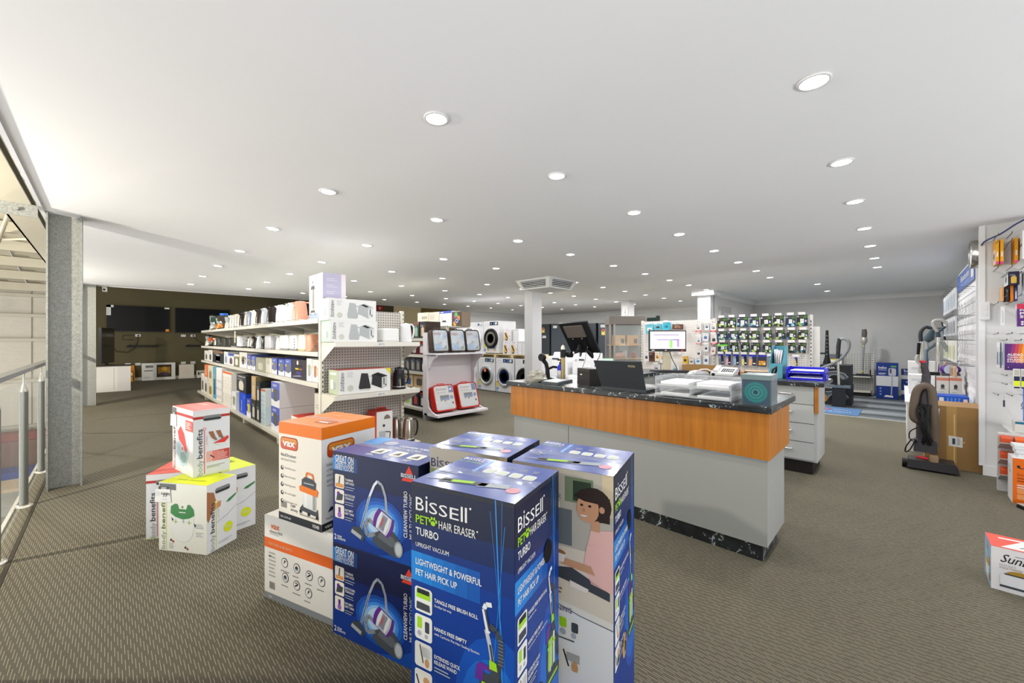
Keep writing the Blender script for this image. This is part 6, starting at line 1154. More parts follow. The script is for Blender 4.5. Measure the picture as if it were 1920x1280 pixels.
# acrylic letter trays with papers
t = on('letter_tray', 'clear acrylic two tier letter trays full of papers on the counter', 'letter tray', 2.665, .745); AC = mat('#eef1f2', .08, 0, 0, 0, 0, 6, 0, .30); TW, TD = .48, .34
for z in (.004, .068): MB().box(0, 0, z, TD, TW, z+.004, AC).build('tray_floor', t)
for y in (0, TW*.5, TW-.005):
    MB().box(0, y, 0, TD, y+.005, .135 if y != TW*.5 else .12, AC).build('divider', t)
for z in (.004, .068): MB().box(0, 0, z, .004, TW, z+.018, AC).build('front_lip', t)
MB().box(TD-.004, 0, 0, TD, TW, .13, AC).build('back_wall', t)
def paper_pile(label, x, y, z, a, b, n, seed):
    r_ = random.Random(seed); p = on('paper_stack', label, 'papers', x, y, z)
    for i in range(n):
        dx, dy, an = r_.uniform(-.004, .004), r_.uniform(-.004, .004), R(r_.uniform(-1.5, 1.5)); T = Matrix.Translation((a/2+dx, b/2+dy, .0022*i)) @ Matrix.Rotation(an, 4, 'Z')
        MB(T).add([(-a/2, -b/2, .0), (0, -b/2, .001), (a/2, -b/2, .0), (a/2, b/2, .0), (0, b/2, .003*r_.random()), (-a/2, b/2, .0), (-a/2, -b/2, .002), (a/2, -b/2, .002), (a/2, b/2, .002), (-a/2, b/2, .002)], [(6, 7, 8, 9), (0, 1, 2, 7, 6), (2, 3, 8, 7), (3, 4, 5, 9, 8), (5, 0, 6, 9)], mat('#f0eff0' if i % 3 else '#e2e4ea', .6)).build('sheet', p)
paper_pile('loose white papers in the upper tray nearest the laptop', 2.685, 1.003, CT+.0735, .28, .19, 12, 1); paper_pile('loose white papers in the upper tray nearest the speaker', 2.685, .763, CT+.0735, .28, .19, 14, 2)
paper_pile('white papers in the lower tray nearest the laptop', 2.685, 1.003, CT+.0095, .27, .19, 8, 3); paper_pile('papers with a yellow tab in the lower tray nearest the speaker', 2.685, .763, CT+.0095, .27, .19, 7, 4)
paper_pile('sheet of white paper lying on the counter behind the printer', 3.06, 1.90, CT, .15, .21, 2, 5)
t = on('clipboard', 'small white note pad with a blue edge behind the letter trays', 'note pad', 3.06, .95, CT, 6); MB().box(0, 0, 0, .2, .15, .07, mat('#d9dde4', .5)).build('pad', t); MB().box(-.003, .02, .062, .0, .13, .071, mat('#3a4aa0', .4)).build('blue_edge', t)
t = on('disc_spindle_box', 'smoky translucent disc box with rings showing on its front', 'box', 2.662, .535, CT, 3); SM = mat('#4c5a60', .2)
MB().box(0, 0, 0, .205, .150, .172, SM).build('case', t); MB().box(-.004, -.004, .150, .209, .154, .178, mat('#6b7a7c', .25)).build('lid', t)
mb = MB(); f = Lface(mb, .205, .15); f.rect(.008, .006, .142, .146, mat('#3a4a58', .2), 1)
for i, (r_, c) in enumerate(((.062, '#2f6468'), (.055, '#35706f'), (.047, '#2f6468'), (.038, '#3a7875'), (.03, '#2f6468'), (.02, '#4a7d80'), (.013, '#2c4650'))): f.disc(.072, .076, r_, mat(c, .2), 2+.2*i)
mb.build('disc_rings', t)
t = on('pen_holder', 'black mesh pen holder at the counter corner behind the disc box', 'pen holder', 2.97, .61); MB().lathe([(.036, 0), (.042, .10), (.0395, .10), (.034, .004), (.001, .004)], BLACK, n=16).build('cup', t)
t = on('scissors', 'black handled scissors standing in the pen holder', 'scissors', 2.97, .605, CT+.006); MB().tube([(0.004, .0, 0), (.006, -.012, .12)], .004, STEEL, 6).build('blades', t); MB().tube([(.006, -.012, .12), (-.01, -.01, .15), (-.015, -.02, .19), (.0, -.035, .205), (.018, -.03, .18), (.008, -.014, .13)], .007, BLACK, 8).build('handles', t)
t = on('marker_pen', 'salmon pink marker pen leaning in the pen holder', 'pen', 2.955, .62, CT+.006); MB().tube([(.0, .005, .0), (-.006, .006, .15)], .006, mat('#c9705c', .4), 8).build('barrel', t)

# ---- on the rear counter
C2 = .90
t = on('computer_monitor', 'lit computer monitor showing a spreadsheet on the rear counter', 'monitor', 5.14, 2.20, C2, -50)
MB().box(-.235, -.02, .255, .235, .02, .53, mat('#1c1b1e', .35)).build('casing', t); MB().box(-.05, .0, .005, .05, .03, .3, mat('#b4ac98', .4)).box(-.11, -.08, 0, .11, .09, .01, mat('#b4ac98', .4)).build('stand', t)
mb = MB(); f = Face(mb, (-.235, -.021, .255), (1, 0, 0), (0, 0, 1)); E_ = lambda c, k=.3: mat(c, .3, emit=k)
f.rect(.012, .035, .458, .262, E_('#d9d4da'), 0); f.rect(.012, .225, .458, .25, E_('#e2dccf'), 1); f.rect(.06, .213, .38, .223, E_('#8a78a8'), 1); f.rect(.10, .148, .38, .16, E_('#9a88b8'), 1); f.rect(.30, .148, .38, .16, E_('#7a5ab0'), 2); f.rect(.262, .05, .295, .148, E_('#8fd06a'), 1); f.rect(.355, .06, .38, .16, E_('#a884c0'), 1); f.rect(.39, .06, .45, .21, E_('#d9e2da'), 1)
for k in range(6): f.rect(.02, .055+.016*k, .25, .057+.016*k, E_('#c4bcc8'), 1)
mb.build('lit_display', t); mb = MB(); f = Face(mb, (-.235, -.021, .255), (1, 0, 0), (0, 0, 1)); f.rect(.03, .012, .07, .022, PW, 0); f.rect(.2, .012, .225, .022, PW, 0); f.disc(.42, .015, .016, mat('#b83a30', .4), 0, .01); mb.build('bezel_stickers', t)
t = on('monitor_cable', 'black cable hanging from the computer monitor to the keyboard', 'cable', 0, 0, 0); MB().tube([(5.10, 2.15, 1.15), (5.08, 2.11, 1.06), (5.08, 2.06, .97), (5.09, 2.04, C2+.005)], .005, BLACK, 6).build('cable', t)
t = on('keyboard', 'black computer keyboard in front of the lit monitor', 'keyboard', 4.78, 2.23, C2, -52); MB().box(0, -.0, 0, .45, .15, .018, mat('#2c2b2c', .5)).build('base', t)
mb = MB()
for r_ in range(5):
    for c_ in range(15): mb.box(.012+.0285*c_, .01+.027*r_, .018, .036+.0285*c_, .032+.027*r_, .026, mat('#454347', .5))
o = mb.build('keys', t); o['kind'] = 'stuff'
t = on('eftpos_handset', 'white payment handset lying on the rear counter', 'handset', 4.87, 1.80, C2, -40); MB().prism([(0, 0), (.03, .028), (.10, .042), (.19, .03), (.23, .012), (.23, 0)], 0, .075, mat('#dcdce0', .35), 'y').build('body', t); MB().box(.10, .012, .036, .18, .062, .0425, mat('#8a3a34', .4)).build('stripe', t); MB().box(.23, .01, .0, .26, .065, .02, BLACK).build('dock', t)
t = on('desk_telephone', 'white desk telephone with rows of buttons on the rear counter', 'telephone', 4.93, 1.36, C2); MB().prism([(0, 0), (.0, .022), (.19, .085), (.2, .075), (.2, 0)], 0, .24, mat('#d6d5d3', .4), 'y').build('body', t)
T = Matrix.Translation((0, 0, .0225)) @ Matrix.Rotation(R(-18.3), 4, 'Y'); mb = MB(T)
for r_ in range(2):
    for c_ in range(6): mb.box(.05+.055*r_, .015+.022*c_, 0, .09+.055*r_, .029+.022*c_, .004, mat('#3a3b40', .5))
mb.build('buttons', t); MB(T).box(.02, .165, 0, .17, .215, .03, mat('#e2e1df', .4)).build('receiver', t); MB(T).box(.02, .02, 0, .04, .13, .003, mat('#f2f2f2', .4)).build('name_strip', t)
t = on('headset', 'white headset with curled lead on the rear counter in front of the telephone', 'headset', 4.78, 1.62, C2); MB().tube([(0, -.1, .01), (.01, -.08, .05), (.02, -.03, .07), (.01, .03, .065), (.0, .08, .04), (-.01, .1, .01)], .008, mat('#dcd8d6', .4), 8).build('band', t); MB().ball((0, -.1, .018), .018, BLACK, 10).build('earpiece', t)
t = on('carton_tray', 'shallow brown cardboard tray behind the payment handset', 'box', 5.17, 1.62, C2)
mb = MB(); mb.box(0, 0, 0, .14, .40, .004, CARD).box(0, 0, .004, .004, .40, .09, CARD).box(.136, 0, .004, .14, .4, .09, CARD).box(.004, 0, .004, .136, .004, .09, CARD).box(.004, .396, .004, .136, .4, .09, CARD); mb.build('tray', t)
t = on('flat_carton', 'low dark brown carton behind the disc box on the rear counter', 'box', 5.10, 1.05, C2); MB().box(0, 0, 0, .15, .24, .05, mat('#4a382e', .6)).build('carton', t); MB().box(-.001, .0, .048, .151, .24, .056, mat('#c9a98a', .6)).build('lid', t)
t = on('magazine_file', 'teal magazine file of papers on the rear counter', 'file', 4.97, .90, C2); TL = mat('#4f8f9f', .5); TLD = mat('#2c6a70', .5)
mb = MB()
for y in (0, .116): mb.prism([(0, 0), (.26, 0), (.26, .34), (.16, .34), (0, .155)], y, y+.004, TL, 'y')
mb.box(0, .004, 0, .004, .116, .155, TL).box(.256, .004, 0, .26, .116, .34, TL).box(.004, .004, 0, .256, .116, .004, TLD); mb.build('case', t)
for k in range(4): p = on('paper_sheaf', 'white papers fanned in the teal magazine file, %s sheet' % ORD(k), 'papers', 4.97, .90, C2); MB().prism([(.03+.04*k, .01), (.22, .01), (.235, .22+.03*k), (.10+.03*k, .30), (.02+.02*k, .20+.035*k)], .02+.022*k, .024+.022*k, mat('#f0eef2', .6), 'y').build('sheet', p)
t = on('letter_tray', 'royal blue stacked letter trays on the end of the rear counter', 'letter tray', 4.95, .545, C2); RB = mat('#2a2ac4', .25)
for z, nm in ((0, 'lower_tray'), (.07, 'upper_tray')):
    mb = MB(); mb.box(0, 0, z, .26, .32, z+.004, RB).box(0, 0, z, .26, .006, z+.055, RB, 0).box(0, .314, z, .26, .32, z+.055, RB).box(.254, .006, z, .26, .314, z+.05, RB).box(0, .006, z+.004, .005, .314, z+.018, RB); mb.build(nm, t)
for y in (.0, .305): MB().prism([(.02, 0), (.08, 0), (.06, .07), (.0, .07)], y, y+.015, RB, 'y').build('riser', t)
paper_pile('white papers in the upper royal blue tray', 4.972, .566, C2+.0765, .21, .265, 9, 7); paper_pile('magazines in the lower royal blue tray', 4.972, .566, C2+.0065, .21, .265, 8, 8)
cols = [('#c9402a', 'red and white'), ('#d84a2e', 'red'), ('#cf7a5a', 'salmon'), ('#6a2f8a', 'purple'), ('#e2a83a', 'yellow and purple')]
for k, (c, nm) in enumerate(cols): t = on('battery_pack', 'small %s battery pack standing on the rear counter, %s of five' % (nm, ORD(k)), 'battery pack', 5.10+.02*(k % 2), 1.44-.02*k if k < 0 else (1.56, 1.50, 1.44, 1.38, 1.32)[k], C2, 0, 'battery packs'); MB().box(.05, -.025, 0, .075, .025, .06, mat(c, .4)).build('pack', t); mb = MB(); f = Face(mb, (.05, .025, 0), (0, -1, 0), (0, 0, 1)); f.rect(.005, .035, .045, .055, PW, 1); mb.build('label_print', t)

# ---- glass display cabinet behind the counter
gc = thing('display_cabinet', 'grey framed glass display cabinet with a deep top band behind the counter', 'display cabinet', (6.98, 3.78, 0), -44); GF = mat('#8d8882', .4, .2); GB = mat('#6b6560', .5)
MB().prism([(-.30, -.18), (.30, -.18), (.36, -.10), (.36, .25), (-.36, .25), (-.36, -.10)], 1.60, 1.755, GB).build('top_band', gc); MB().prism([(-.29, -.16), (.29, -.16), (.34, -.10), (.34, .24), (-.34, .24), (-.34, -.10)], 0, .75, GB).build('base_cupboard', gc)
for x, y in ((-.28, -.16), (.28, -.16), (.34, -.09), (-.34, -.09), (.33, .23), (-.33, .23)): MB().box(x-.018, y-.018, .75, x+.018, y+.018, 1.6, GF).build('post', gc)
MB().box(-.34, .21, .75, .34, .225, 1.6, mat('#8b9096', .5)).build('back_panel', gc)
for z in (.95, 1.20): MB().box(-.32, -.14, z, .32, .21, z+.012, mat('#c49a5c', .5)).build('shelf', gc)
MB().box(-.26, -.17, .76, .26, -.164, 1.59, GLASS).build('glass_door', gc); MB().cyl((.25, -.19, 1.17), .012, .02, CHROME, 10, 'y').build('handle', gc)
M4 = Matrix.Translation((6.98, 3.78, 0)) @ Matrix.Rotation(R(-44), 4, 'Z')
def incab(name, lab, cat, x, y, z): p = M4 @ Vector((x, y, z+.0005)); return thing(name, lab, cat, p, -44)
for k in range(2):
    t = incab('tan_carton', 'tan carton with a dark label on the upper cabinet shelf, %s' % ('nearest the refrigerators', 'nearest the handle')[k], 'box', -.24+.25*k, -.02, 1.212); MB().box(0, 0, 0, .21, .16, .19, mat('#c9a06a', .5)).build('carton', t); mb = MB(); f = Rface(mb, .21, .16); f.rect(.13, .03, .19, .12, mat('#4a4454', .4), 1); f.rect(.03, .17, .07, .18, PG, 1); mb.build('label_print', t)
t = incab('salt_lamp', 'pale pink rounded salt lamp on the lower cabinet shelf', 'lamp', -.12, .02, .962); MB().ball((0, 0, .055), .055, mat('#dba898', .5, var=.1), 16, 1.9, 1.2, 1.0).build('body', t)
t = incab('red_ball', 'round dark red ornament on the lower cabinet shelf', 'ornament', .14, .0, .962); MB().ball((0, 0, .055), .055, mat('#a83a3c', .35), 16).build('body', t); MB().cyl((0, 0, .108), .012, .014, mat('#d8a0a0', .4), 8).build('cap', t)
t = incab('white_canister', 'white canister behind the pink salt lamp', 'canister', .0, .12, .962); MB().lathe([(.05, 0), (.052, .12), (.045, .135), (.001, .137)], mat('#e6e6e4', .4), n=16).build('body', t)
t = incab('tan_carton', 'wide tan carton at the bottom of the glass cabinet', 'box', -.20, -.02, .752); MB().box(0, 0, 0, .36, .18, .15, mat('#cdaa78', .5)).build('carton', t); MB().box(0.175, -.001, 0, .18, .181, .151, mat('#b08a58', .5)).build('seam', t)
t = thing('green_leaflet', 'pale green leaflet standing behind the laptop', 'leaflet', (3.9, 2.42, CT), -60); MB(Matrix.Rotation(R(-12), 4, 'X')).box(0, 0, 0, .13, .003, .18, mat('#bfe0cf', .5)).build('card', t); mb = MB(Matrix.Rotation(R(-12), 4, 'X')); f = mb.face((0, -.001, 0), (1, 0, 0), (0, 0, 1)); f.text('SERVICE', .02, .13, .016, mat('#5a8a7a', .5), 1, .08); f.line([(.05, .03), (.07, .06), (.1, .04)], .006, PD, 1); mb.build('leaflet_print', t); MB().box(.04, 0, 0, .09, .06, .004, mat('#d0d8d4', .4)).build('foot', t)
t = thing('posted_sign', 'small white sign with a grey emblem on the rear column', 'sign', (10.044, 5.56, 2.02), -90); MB().box(0, -.004, 0, .17, 0, .24, mat('#eceaea', .5)).build('sheet', t); mb = MB(); f = Face(mb, (0, -.005, 0), (1, 0, 0), (0, 0, 1)); f.poly([(.07, .06), (.10, .06), (.085, .18)], mat('#b0b0b4', .5), 1); f.disc(.085, .05, .03, PG, 1, .012); mb.build('emblem', t)

# ============================================================ pegboard gondola of ink and accessories behind the counter
pg = thing('pegboard_stand', 'white pegboard display stand hung with ink packs and accessories, behind the counter', 'display stand', (0, 0, 0)); PXX = 6.70
MB().box(PXX, .90, .12, PXX+.03, 2.10, 1.635, PEGW).build('peg_panel', pg); MB().box(PXX, 2.13, .12, PXX+.03, 3.30, 1.635, PEGW).build('peg_panel', pg)
for y in (.885, 2.115, 3.315):
    u = MB().box(PXX-.018, y-.015, 0, PXX+.045, y+.015, 1.65, mat('#e2deda', .4)).build('upright', pg); sb = MB(); slots(sb, PXX-.0195, y-.006, PXX-.017, y+.004, .3, 1.6); sb.build('slots', u)
MB().box(PXX-.3, .87, 0, PXX+.05, 3.33, .14, mat('#d6d3ce', .5)).build('base_shelf', pg); MB().box(PXX+.06, .80, 0, PXX+.09, 3.3, 1.49, mat('#dedcd8', .5)).build('rear_panel', pg)
def hook(par, x, y, z, L, ticket=True, ax=-1):
    h = MB().tube([(x, y, z), (x+ax*L, y, z+.004), (x+ax*L, y, z+.016)], .0028, mat('#b9b6b2', .25, .7), 5).build('hook', par)
    if ticket: MB().box(x+ax*(L+.004), y-.04, z-.004, x+ax*(L+.002), y+.04, z+.03, mat('#f4f2f0', .4)).build('ticket', h)
    return h
def pack(name, label, cat, x, y, z0, w, h, art, group, d=.02, tilt=0, body='#dcdcdc'):
    t = thing(name, label, cat, (x, y, z0), 0, group); T = Matrix.Translation((0, 0, h)) @ Matrix.Rotation(R(tilt), 4, 'X') @ Matrix.Translation((0, 0, -h))
    MB(T).box(0, -w/2, 0, d, w/2, h, mat(body, .4)).build('pack', t)
    mb = MB(T); f = mb.face((0, w/2, 0), (0, -1, 0), (0, 0, 1)); f.clip = (0, 0, w, h); art(f, w, h); mb.build('front_print', t); return t
def a_ink(k):
    r_ = random.Random(k); blue = k in (2, 3, 6, 8, 9)
    def g(f, w, h):
        f.rect(0, 0, w, h, mat('#1d2327' if not blue else '#1f2f48', .4)); f.disc(w*.13, h*.86, w*.075, mat('#dfe3ee', .4), 2); f.disc(w*.8, h*.82, w*.2, mat('#456f2a', .4), 1, h*.13); f.rect(w*.25, h*.78, w*.6, h*.9, mat('#5a4a3e', .4), 1)
        for i in range(7): f.disc(w*r_.random(), h*(.05+.3*r_.random()), w*(.07+.08*r_.random()), mat(('#a6b83a', '#cdd0a0', '#7fa03a', '#3a78a8', '#2a3a4a')[(i+k) % 5] if not blue else ('#5a9ac0', '#8fb8cc', '#2a4a6a', '#a6b83a', '#c9d6dc')[i % 5], .4), 1.2+.05*i)
        f.rect(w*.34, h*.28, w*.68, h*.66, mat('#e2e4da', .4), 3); f.lines(w*.38, h*.55, w*.22, 3, h*.08, PG, 4); f.rect(w*.74, h*.3, w*.97, h*.62, mat('#22365e', .4), 3); f.rect(w*.79, h*.36, w*.85, h*.56, PW, 4); f.rect(w*.88, h*.36, w*.93, h*.52, PW, 4)
        if k == 16: f.rect(0, h*.6, w, h*.8, mat('#6ed04a', .4), 2)
    return g
rows = [[(1.978, 0.143), (1.837, 0.117), (1.694, 0.146), (1.543, 0.123), (1.397, 0.144), (1.242, 0.129), (1.101, 0.118), (0.973, 0.127)], [(1.978, 0.139), (1.827, 0.146), (1.681, 0.121), (1.54, 0.134), (1.378, 0.107), (1.228, 0.109), (1.088, 0.112), (0.96, 0.11)], [(1.966, 0.147), (1.815, 0.117), (1.667, 0.11), (1.526, 0.114), (1.383, 0.113), (1.237, 0.099), (1.091, 0.086), (0.968, 0.09)]]
ZR = ((1.492, .15), (1.312, .125), (1.125, .14))
k = 0
for r_, row in enumerate(rows):
    z0, h = ZR[r_]
    for c, (y, w) in enumerate(row):
        pack('ink_pack', 'green and black printer ink pack, %s in the %s row of the ink pegboard' % (ORD(c), ('top', 'second', 'third')[r_]), 'ink pack', 6.605, y, z0+.004*(c % 3), w*.94, h, a_ink(k), 'ink packs on the pegboard', .03, (k*7) % 9-4, '#22282a')
        hook(pg, PXX, y, z0+h+.012, .115); k += 1
def a_bottle(c, big=False):
    def g(f, w, h):
        f.rect(0, 0, w, h, mat('#8d8f96', .4)); f.rect(0, h*.85, w, h, mat('#2a34a8', .4), 1); f.rect(w*.45, h*.05, w, h*.85, mat('#20263e', .4), 1)
        if big: f.rect(0, 0, w, h*.85, mat('#2c3040', .4), 1.5); [f.disc(w*(.25+.25*(i % 3)), h*(.2+.2*(i//3)), w*.15, mat(('#e2b23a', '#d8862a')[i % 2], .4), 2) for i in range(6)]
        else: f.rrect(w*.08, h*.06, w*.5, h*.62, w*.06, mat(c, .4), 2)
        f.rect(w*.6, h*.2, w*.9, h*.3, PW, 3)
    return g
r4 = [(1.989, 0.08), (1.882, 0.076), (1.778, 0.085), (1.674, 0.08), (1.559, 0.112), (1.439, 0.123), (1.338, 0.042), (1.04, 0.034)]
nm = [('grey', '#6a6c70'), ('pink', '#e2a8b8'), ('pale blue', '#9ab4dc'), ('yellow', '#ded07a'), ('orange', '#d8a070'), ('gold photo paper', '#e2b23a'), ('small black', '#2a2a2e'), ('yellow fruit', '#e2c23a')]
for c, (y, w) in enumerate(r4):
    pack('ink_pack', '%s ink pack with a blue header, %s in the bottom ink row' % (nm[c][0], ORD(c)), 'ink pack', 6.60, y, .925 if c < 6 else .95, w*.92, .165 if c < 6 else .12, a_bottle(nm[c][1], c == 5), 'ink packs on the pegboard', .025, (c*5) % 7-3, '#b9bcc4'); hook(pg, PXX, y, 1.10 if c < 6 else 1.08, .11)
# the accessory half
def a_card(bg, blob, red=False, dark='#2b3038'):
    def g(f, w, h):
        f.rect(0, 0, w, h, mat(bg, .4))
        if red: f.rect(0, 0, w, h*.16, mat('#c8323a', .4), 1); f.rect(w*.2, h*.04, w*.8, h*.12, mat('#e8c0c0', .4), 2)
        f.rrect(w*.22, h*.28, w*.78, h*.62, min(w, h)*.08, mat(blob, .35), 1); f.rect(w*.4, h*.34, w*.7, h*.44, mat(dark, .4), 2); f.lines(w*.15, h*.8, w*.6, 2, h*.08, mat('#a8a8b0', .4), 2)
    return g
acc = [(3.151, 0.155, 1.423, 1.583, 'turquoise computer mouse pack', '#5ab4c8', '#d8d8d4', 0), (2.993, 0.118, 1.484, 1.578, 'turquoise mouse pack half behind the monitor', '#4aa8c0', '#3a3a40', 0), (2.846, 0.129, 1.481, 1.605, 'bright cyan boxed gadget', '#2fb0cc', '#1f8aa8', 0), (2.657, 0.186, 1.481, 1.569, 'brown gift tin pack', '#5a4038', '#a87858', 0), (3.12, 0.113, 1.179, 1.354, 'blue and white webcam blister pack', '#d4dae6', '#3a4a9c', 0), (3.203, 0.093, 0.936, 1.089, 'white battery card', '#e6e4e2', '#5a5a5e', 0), (3.108, 0.104, 0.94, 1.099, 'dark brown and black earphone case', '#5a3428', '#2c2c30', 0), (3.003, 0.089, 0.944, 1.109, 'orange and white cable pack', '#e6dcc8', '#e2963a', 0), (2.899, 0.111, 0.92, 1.111, 'white pack with an orange foot', '#eceae6', '#dfa050', 0), (2.335, 0.096, 1.438, 1.578, 'white memory card pack with a red foot', '#e8e6e6', '#a8b0a8', 1), (2.2, 0.071, 1.465, 1.57, 'white memory card pack', '#e8e8ea', '#5a6a8a', 0), (2.103, 0.094, 1.435, 1.574, 'white adapter pack with a red foot', '#ece8e6', '#9aa8a0', 1), (2.321, 0.074, 1.24, 1.357, 'pale card pack with a red foot', '#e4e4e4', '#8aa0b0', 1), (2.213, 0.093, 1.288, 1.418, 'white pack with a blue plug', '#dfe2e8', '#5a78a8', 0), (2.1, 0.094, 1.241, 1.392, 'white cable pack with a dark strip and red foot', '#e2dedc', '#3a3a3e', 1), (2.322, 0.077, 1.046, 1.145, 'white pack with a black stylus and red foot', '#e6e2e2', '#3a3c44', 1), (2.208, 0.068, 1.125, 1.234, 'white card pack with two black shapes', '#e4e4e6', '#3a4048', 0), (2.103, 0.074, 1.084, 1.199, 'pink and white card pack', '#e8dcdc', '#b8848c', 0), (2.538, 0.081, 0.923, 1.04, 'yellow memory card pack', '#d8a824', '#3a3a3a', 0), (2.435, 0.076, 0.92, 1.002, 'grey gadget pack', '#c8c4c0', '#5a6a60', 0), (2.332, 0.089, 0.924, 1.023, 'white and blue usb pack', '#dfe4ea', '#4a90c8', 0), (2.208, 0.082, 0.926, 1.06, 'white usb pack', '#e2e4e8', '#4a5a7a', 0), (2.694, 0.213, 1.07, 1.123, 'row of small white battery cards', '#e6e2e0', '#b0a8a4', 0)]
for k, (y, w, z0, z1, d, bg, bl, rd) in enumerate(acc):
    pack('accessory_pack', d+' on the accessory pegboard', 'accessory pack', 6.615, y, z0, w*.92, z1-z0, a_card(bg, bl, rd), 'accessory packs on the pegboard', .03, (k*11) % 9-4, bg); hook(pg, PXX, y, z1+.006, .10, k % 2 == 0)
for k in range(3):
    t = pack('accessory_pack', 'white card pack low at the cabinet end of the pegboard, %s of three' % ORD(k), 'accessory pack', 6.61, 3.02-.16*k, .77, .13, .12, a_card('#e6e4e2', ('#9a9ca0', '#b8b0a8', '#8aa8b8')[k]), 'accessory packs on the pegboard', .02); hook(pg, PXX, 3.02-.16*k, .895, .1)

# ============================================================ the vacuum corner at the back
rg = thing('shelving_bay', 'low beige pegboard shelving bay against the grey wall of the vacuum corner', 'shelving', (0, 0, 0))
MB().box(12.66, .52, .1, 12.69, 1.75, 1.0, pegboard('#b4b4b0', '#6a6a68', .05, .2)).build('peg_panel', rg)
for y in (.50, 1.76): u = MB().box(12.60, y-.02, 0, 12.70, y+.02, 1.0, mat('#d2d0ca', .4)).build('upright', rg); sb = MB(); slots(sb, 12.598, y-.009, 12.60, y+.007, .12, .98); sb.build('slots', u)
MB().box(12.25, .52, .445, 12.66, 1.75, .47, SHM).build('shelf', rg); MB().box(12.2, .52, .1, 12.66, 1.75, .135, SHM).build('base_shelf', rg); MB().box(12.3, .54, 0, 12.66, 1.72, .1, mat('#3a3834', .6)).build('plinth', rg)
DG, VG = mat('#2c2f33', .35), mat('#8f9396', .35, .3)
def wand(mb, pts, r, m, n=8): return mb.tube(pts, r, m, n)
def bez(p, n=14):                             # smooth curve through a few points
    P = [Vector(q) for q in p]; out = []
    for i in range(len(P)-1):
        a, b, c, d = P[max(0, i-1)], P[i], P[i+1], P[min(len(P)-1, i+2)]
        for k in range(n//2):
            t = k/(n//2); out.append(.5*((2*b)+(c-a)*t+(2*a-5*b+4*c-d)*t*t+(3*b-a-3*c+d)*t**3))
    return out+[P[-1]]
t = thing('stick_vacuum', 'grey stick vacuum standing upright in its dock on the low shelf', 'vacuum cleaner', (12.42, .67, .4705))
MB().box(-.12, -.17, 0, .12, .17, .025, DG).box(-.05, -.11, .025, .06, .12, .045, BLACK).build('dock', t); MB().box(-.10, -.15, .025, .0, -.13, .15, BLACK).build('dock_post', t); MB().lathe([(.03, 0), (.035, .12), (.02, .16)], mat('#5a2428', .4), (-.05, .24, 0), 12).build('dust_canister', t)
MB().tube([(0, 0, .04), (0, -.02, .74)], [.02, .024], VG, 10).build('tube', t); MB().lathe([(.03, 0), (.06, .06), (.065, .12), (.045, .17)], mat('#b0aca4', .3, .3), (0, -.025, .74), 14).build('cyclone', t); MB().tube([(0, -.03, .90), (-.01, -.035, 1.0), (.0, -.03, 1.09)], [.045, .05, .04], mat('#57534e', .35), 10).build('handle_body', t); MB().ball((-.02, 0, .1), .022, mat('#c9c23a', .4), 8).build('yellow_collar', t); MB().ball((-.01, -.02, .70), .02, mat('#c9c23a', .4), 8).build('yellow_collar', t)
t = thing('price_board', 'leaning board with a cream price sheet on the low shelf, behind a vacuum wand', 'sign', (12.3, 1.0, .476)); MB(Matrix.Rotation(R(10), 4, 'Y')).box(0, 0, 0, .02, .34, .50, mat('#5a5c60', .5)).build('board', t); mb = MB(Matrix.Rotation(R(10), 4, 'Y')); f = mb.face((0, .32, .02), (0, -1, 0), (0, 0, 1)); f.rect(0, .0, .28, .36, mat('#e8e4d4', .5), 1); f.rect(0, .33, .28, .36, mat('#c9b84a', .5), 2); f.lines(.04, .28, .2, 2, .03, PG, 2); f.text('$1,299', .07, .16, .04, PD, 2, .14); f.rect(.04, .13, .24, .135, PD, 2); f.rect(0, 0, .28, .03, mat('#8a94b0', .5), 2); mb.build('price_sheet', t)
t = thing('stick_vacuum', 'tall black stick vacuum leaning upright beside the pegboard stand', 'vacuum cleaner', (10.97, 1.17, 0)); MB().box(-.12, -.12, 0, .10, .12, .06, BLACK).build('floor_head', t); MB().lathe([(.03, .06), (.055, .3), (.07, .65), (.075, .80), (.04, .95), (.032, 1.2), (.024, 1.52)], mat('#1d2024', .35), (0, -.0, 0), 14).build('body', t); mb = MB(); [mb.ball((-.045+.004*i, -.0, 1.0+.08*i), .009, mat('#b9bcc0', .3), 8) for i in range(6)]; mb.build('indicator_dots', t); MB().tube([(0, .03, 1.02), (0, .2, 1.02)], .022, DG, 8).lathe([(.035, 0), (.04, .03), (.03, .05)], mat('#a89a4a', .4), (0, .2, 1.02), 12, 'y').build('side_tool', t)
# two black cylinder vacuum cartons with a cylinder vacuum wand in front
def a_aqua(v):
    def g(f, w, h):
        f.rect(0, 0, w, h, mat('#26282b', .35)); f.text('AQUA' if v else 'LUXURY', w*.08, h*.82, h*.1, PW, 1, w*.42, .01); f.rect(w*.04, h*.82, w*.07, h*.88, RED, 1)
        f.disc(w*.5, h*.32, w*.40, mat('#4a4f55', .3), 1, h*.36, 20, 0, 180); f.disc(w*.52, h*.30, w*.30, mat('#6d7278', .3), 1.3, h*.26, 20, 0, 180); f.disc(w*.5, h*.30, w*.2, mat('#1a1a1c', .3), 1.6, h*.2); f.disc(w*.12, h*.3, w*.15, mat('#a8702a', .4), 1.1, h*.2); f.line([(w*.2, h*.62), (w*.5, h*.70), (w*.8, h*.6), (w*.92, h*.4)], .012, PG, 2)
    return g
shelf_box('black cylinder vacuum carton lying lowest in the vacuum corner', 10.30, .72, 1.22, .0055, .40, .5, '#222427', a_aqua(0), 'black vacuum cartons', 'cylinder_vacuum_carton')
shelf_box('black cylinder vacuum carton stacked on its twin in the vacuum corner', 10.32, .73, 1.22, .4025, .80, .5, '#222427', a_aqua(1), 'black vacuum cartons', 'cylinder_vacuum_carton')
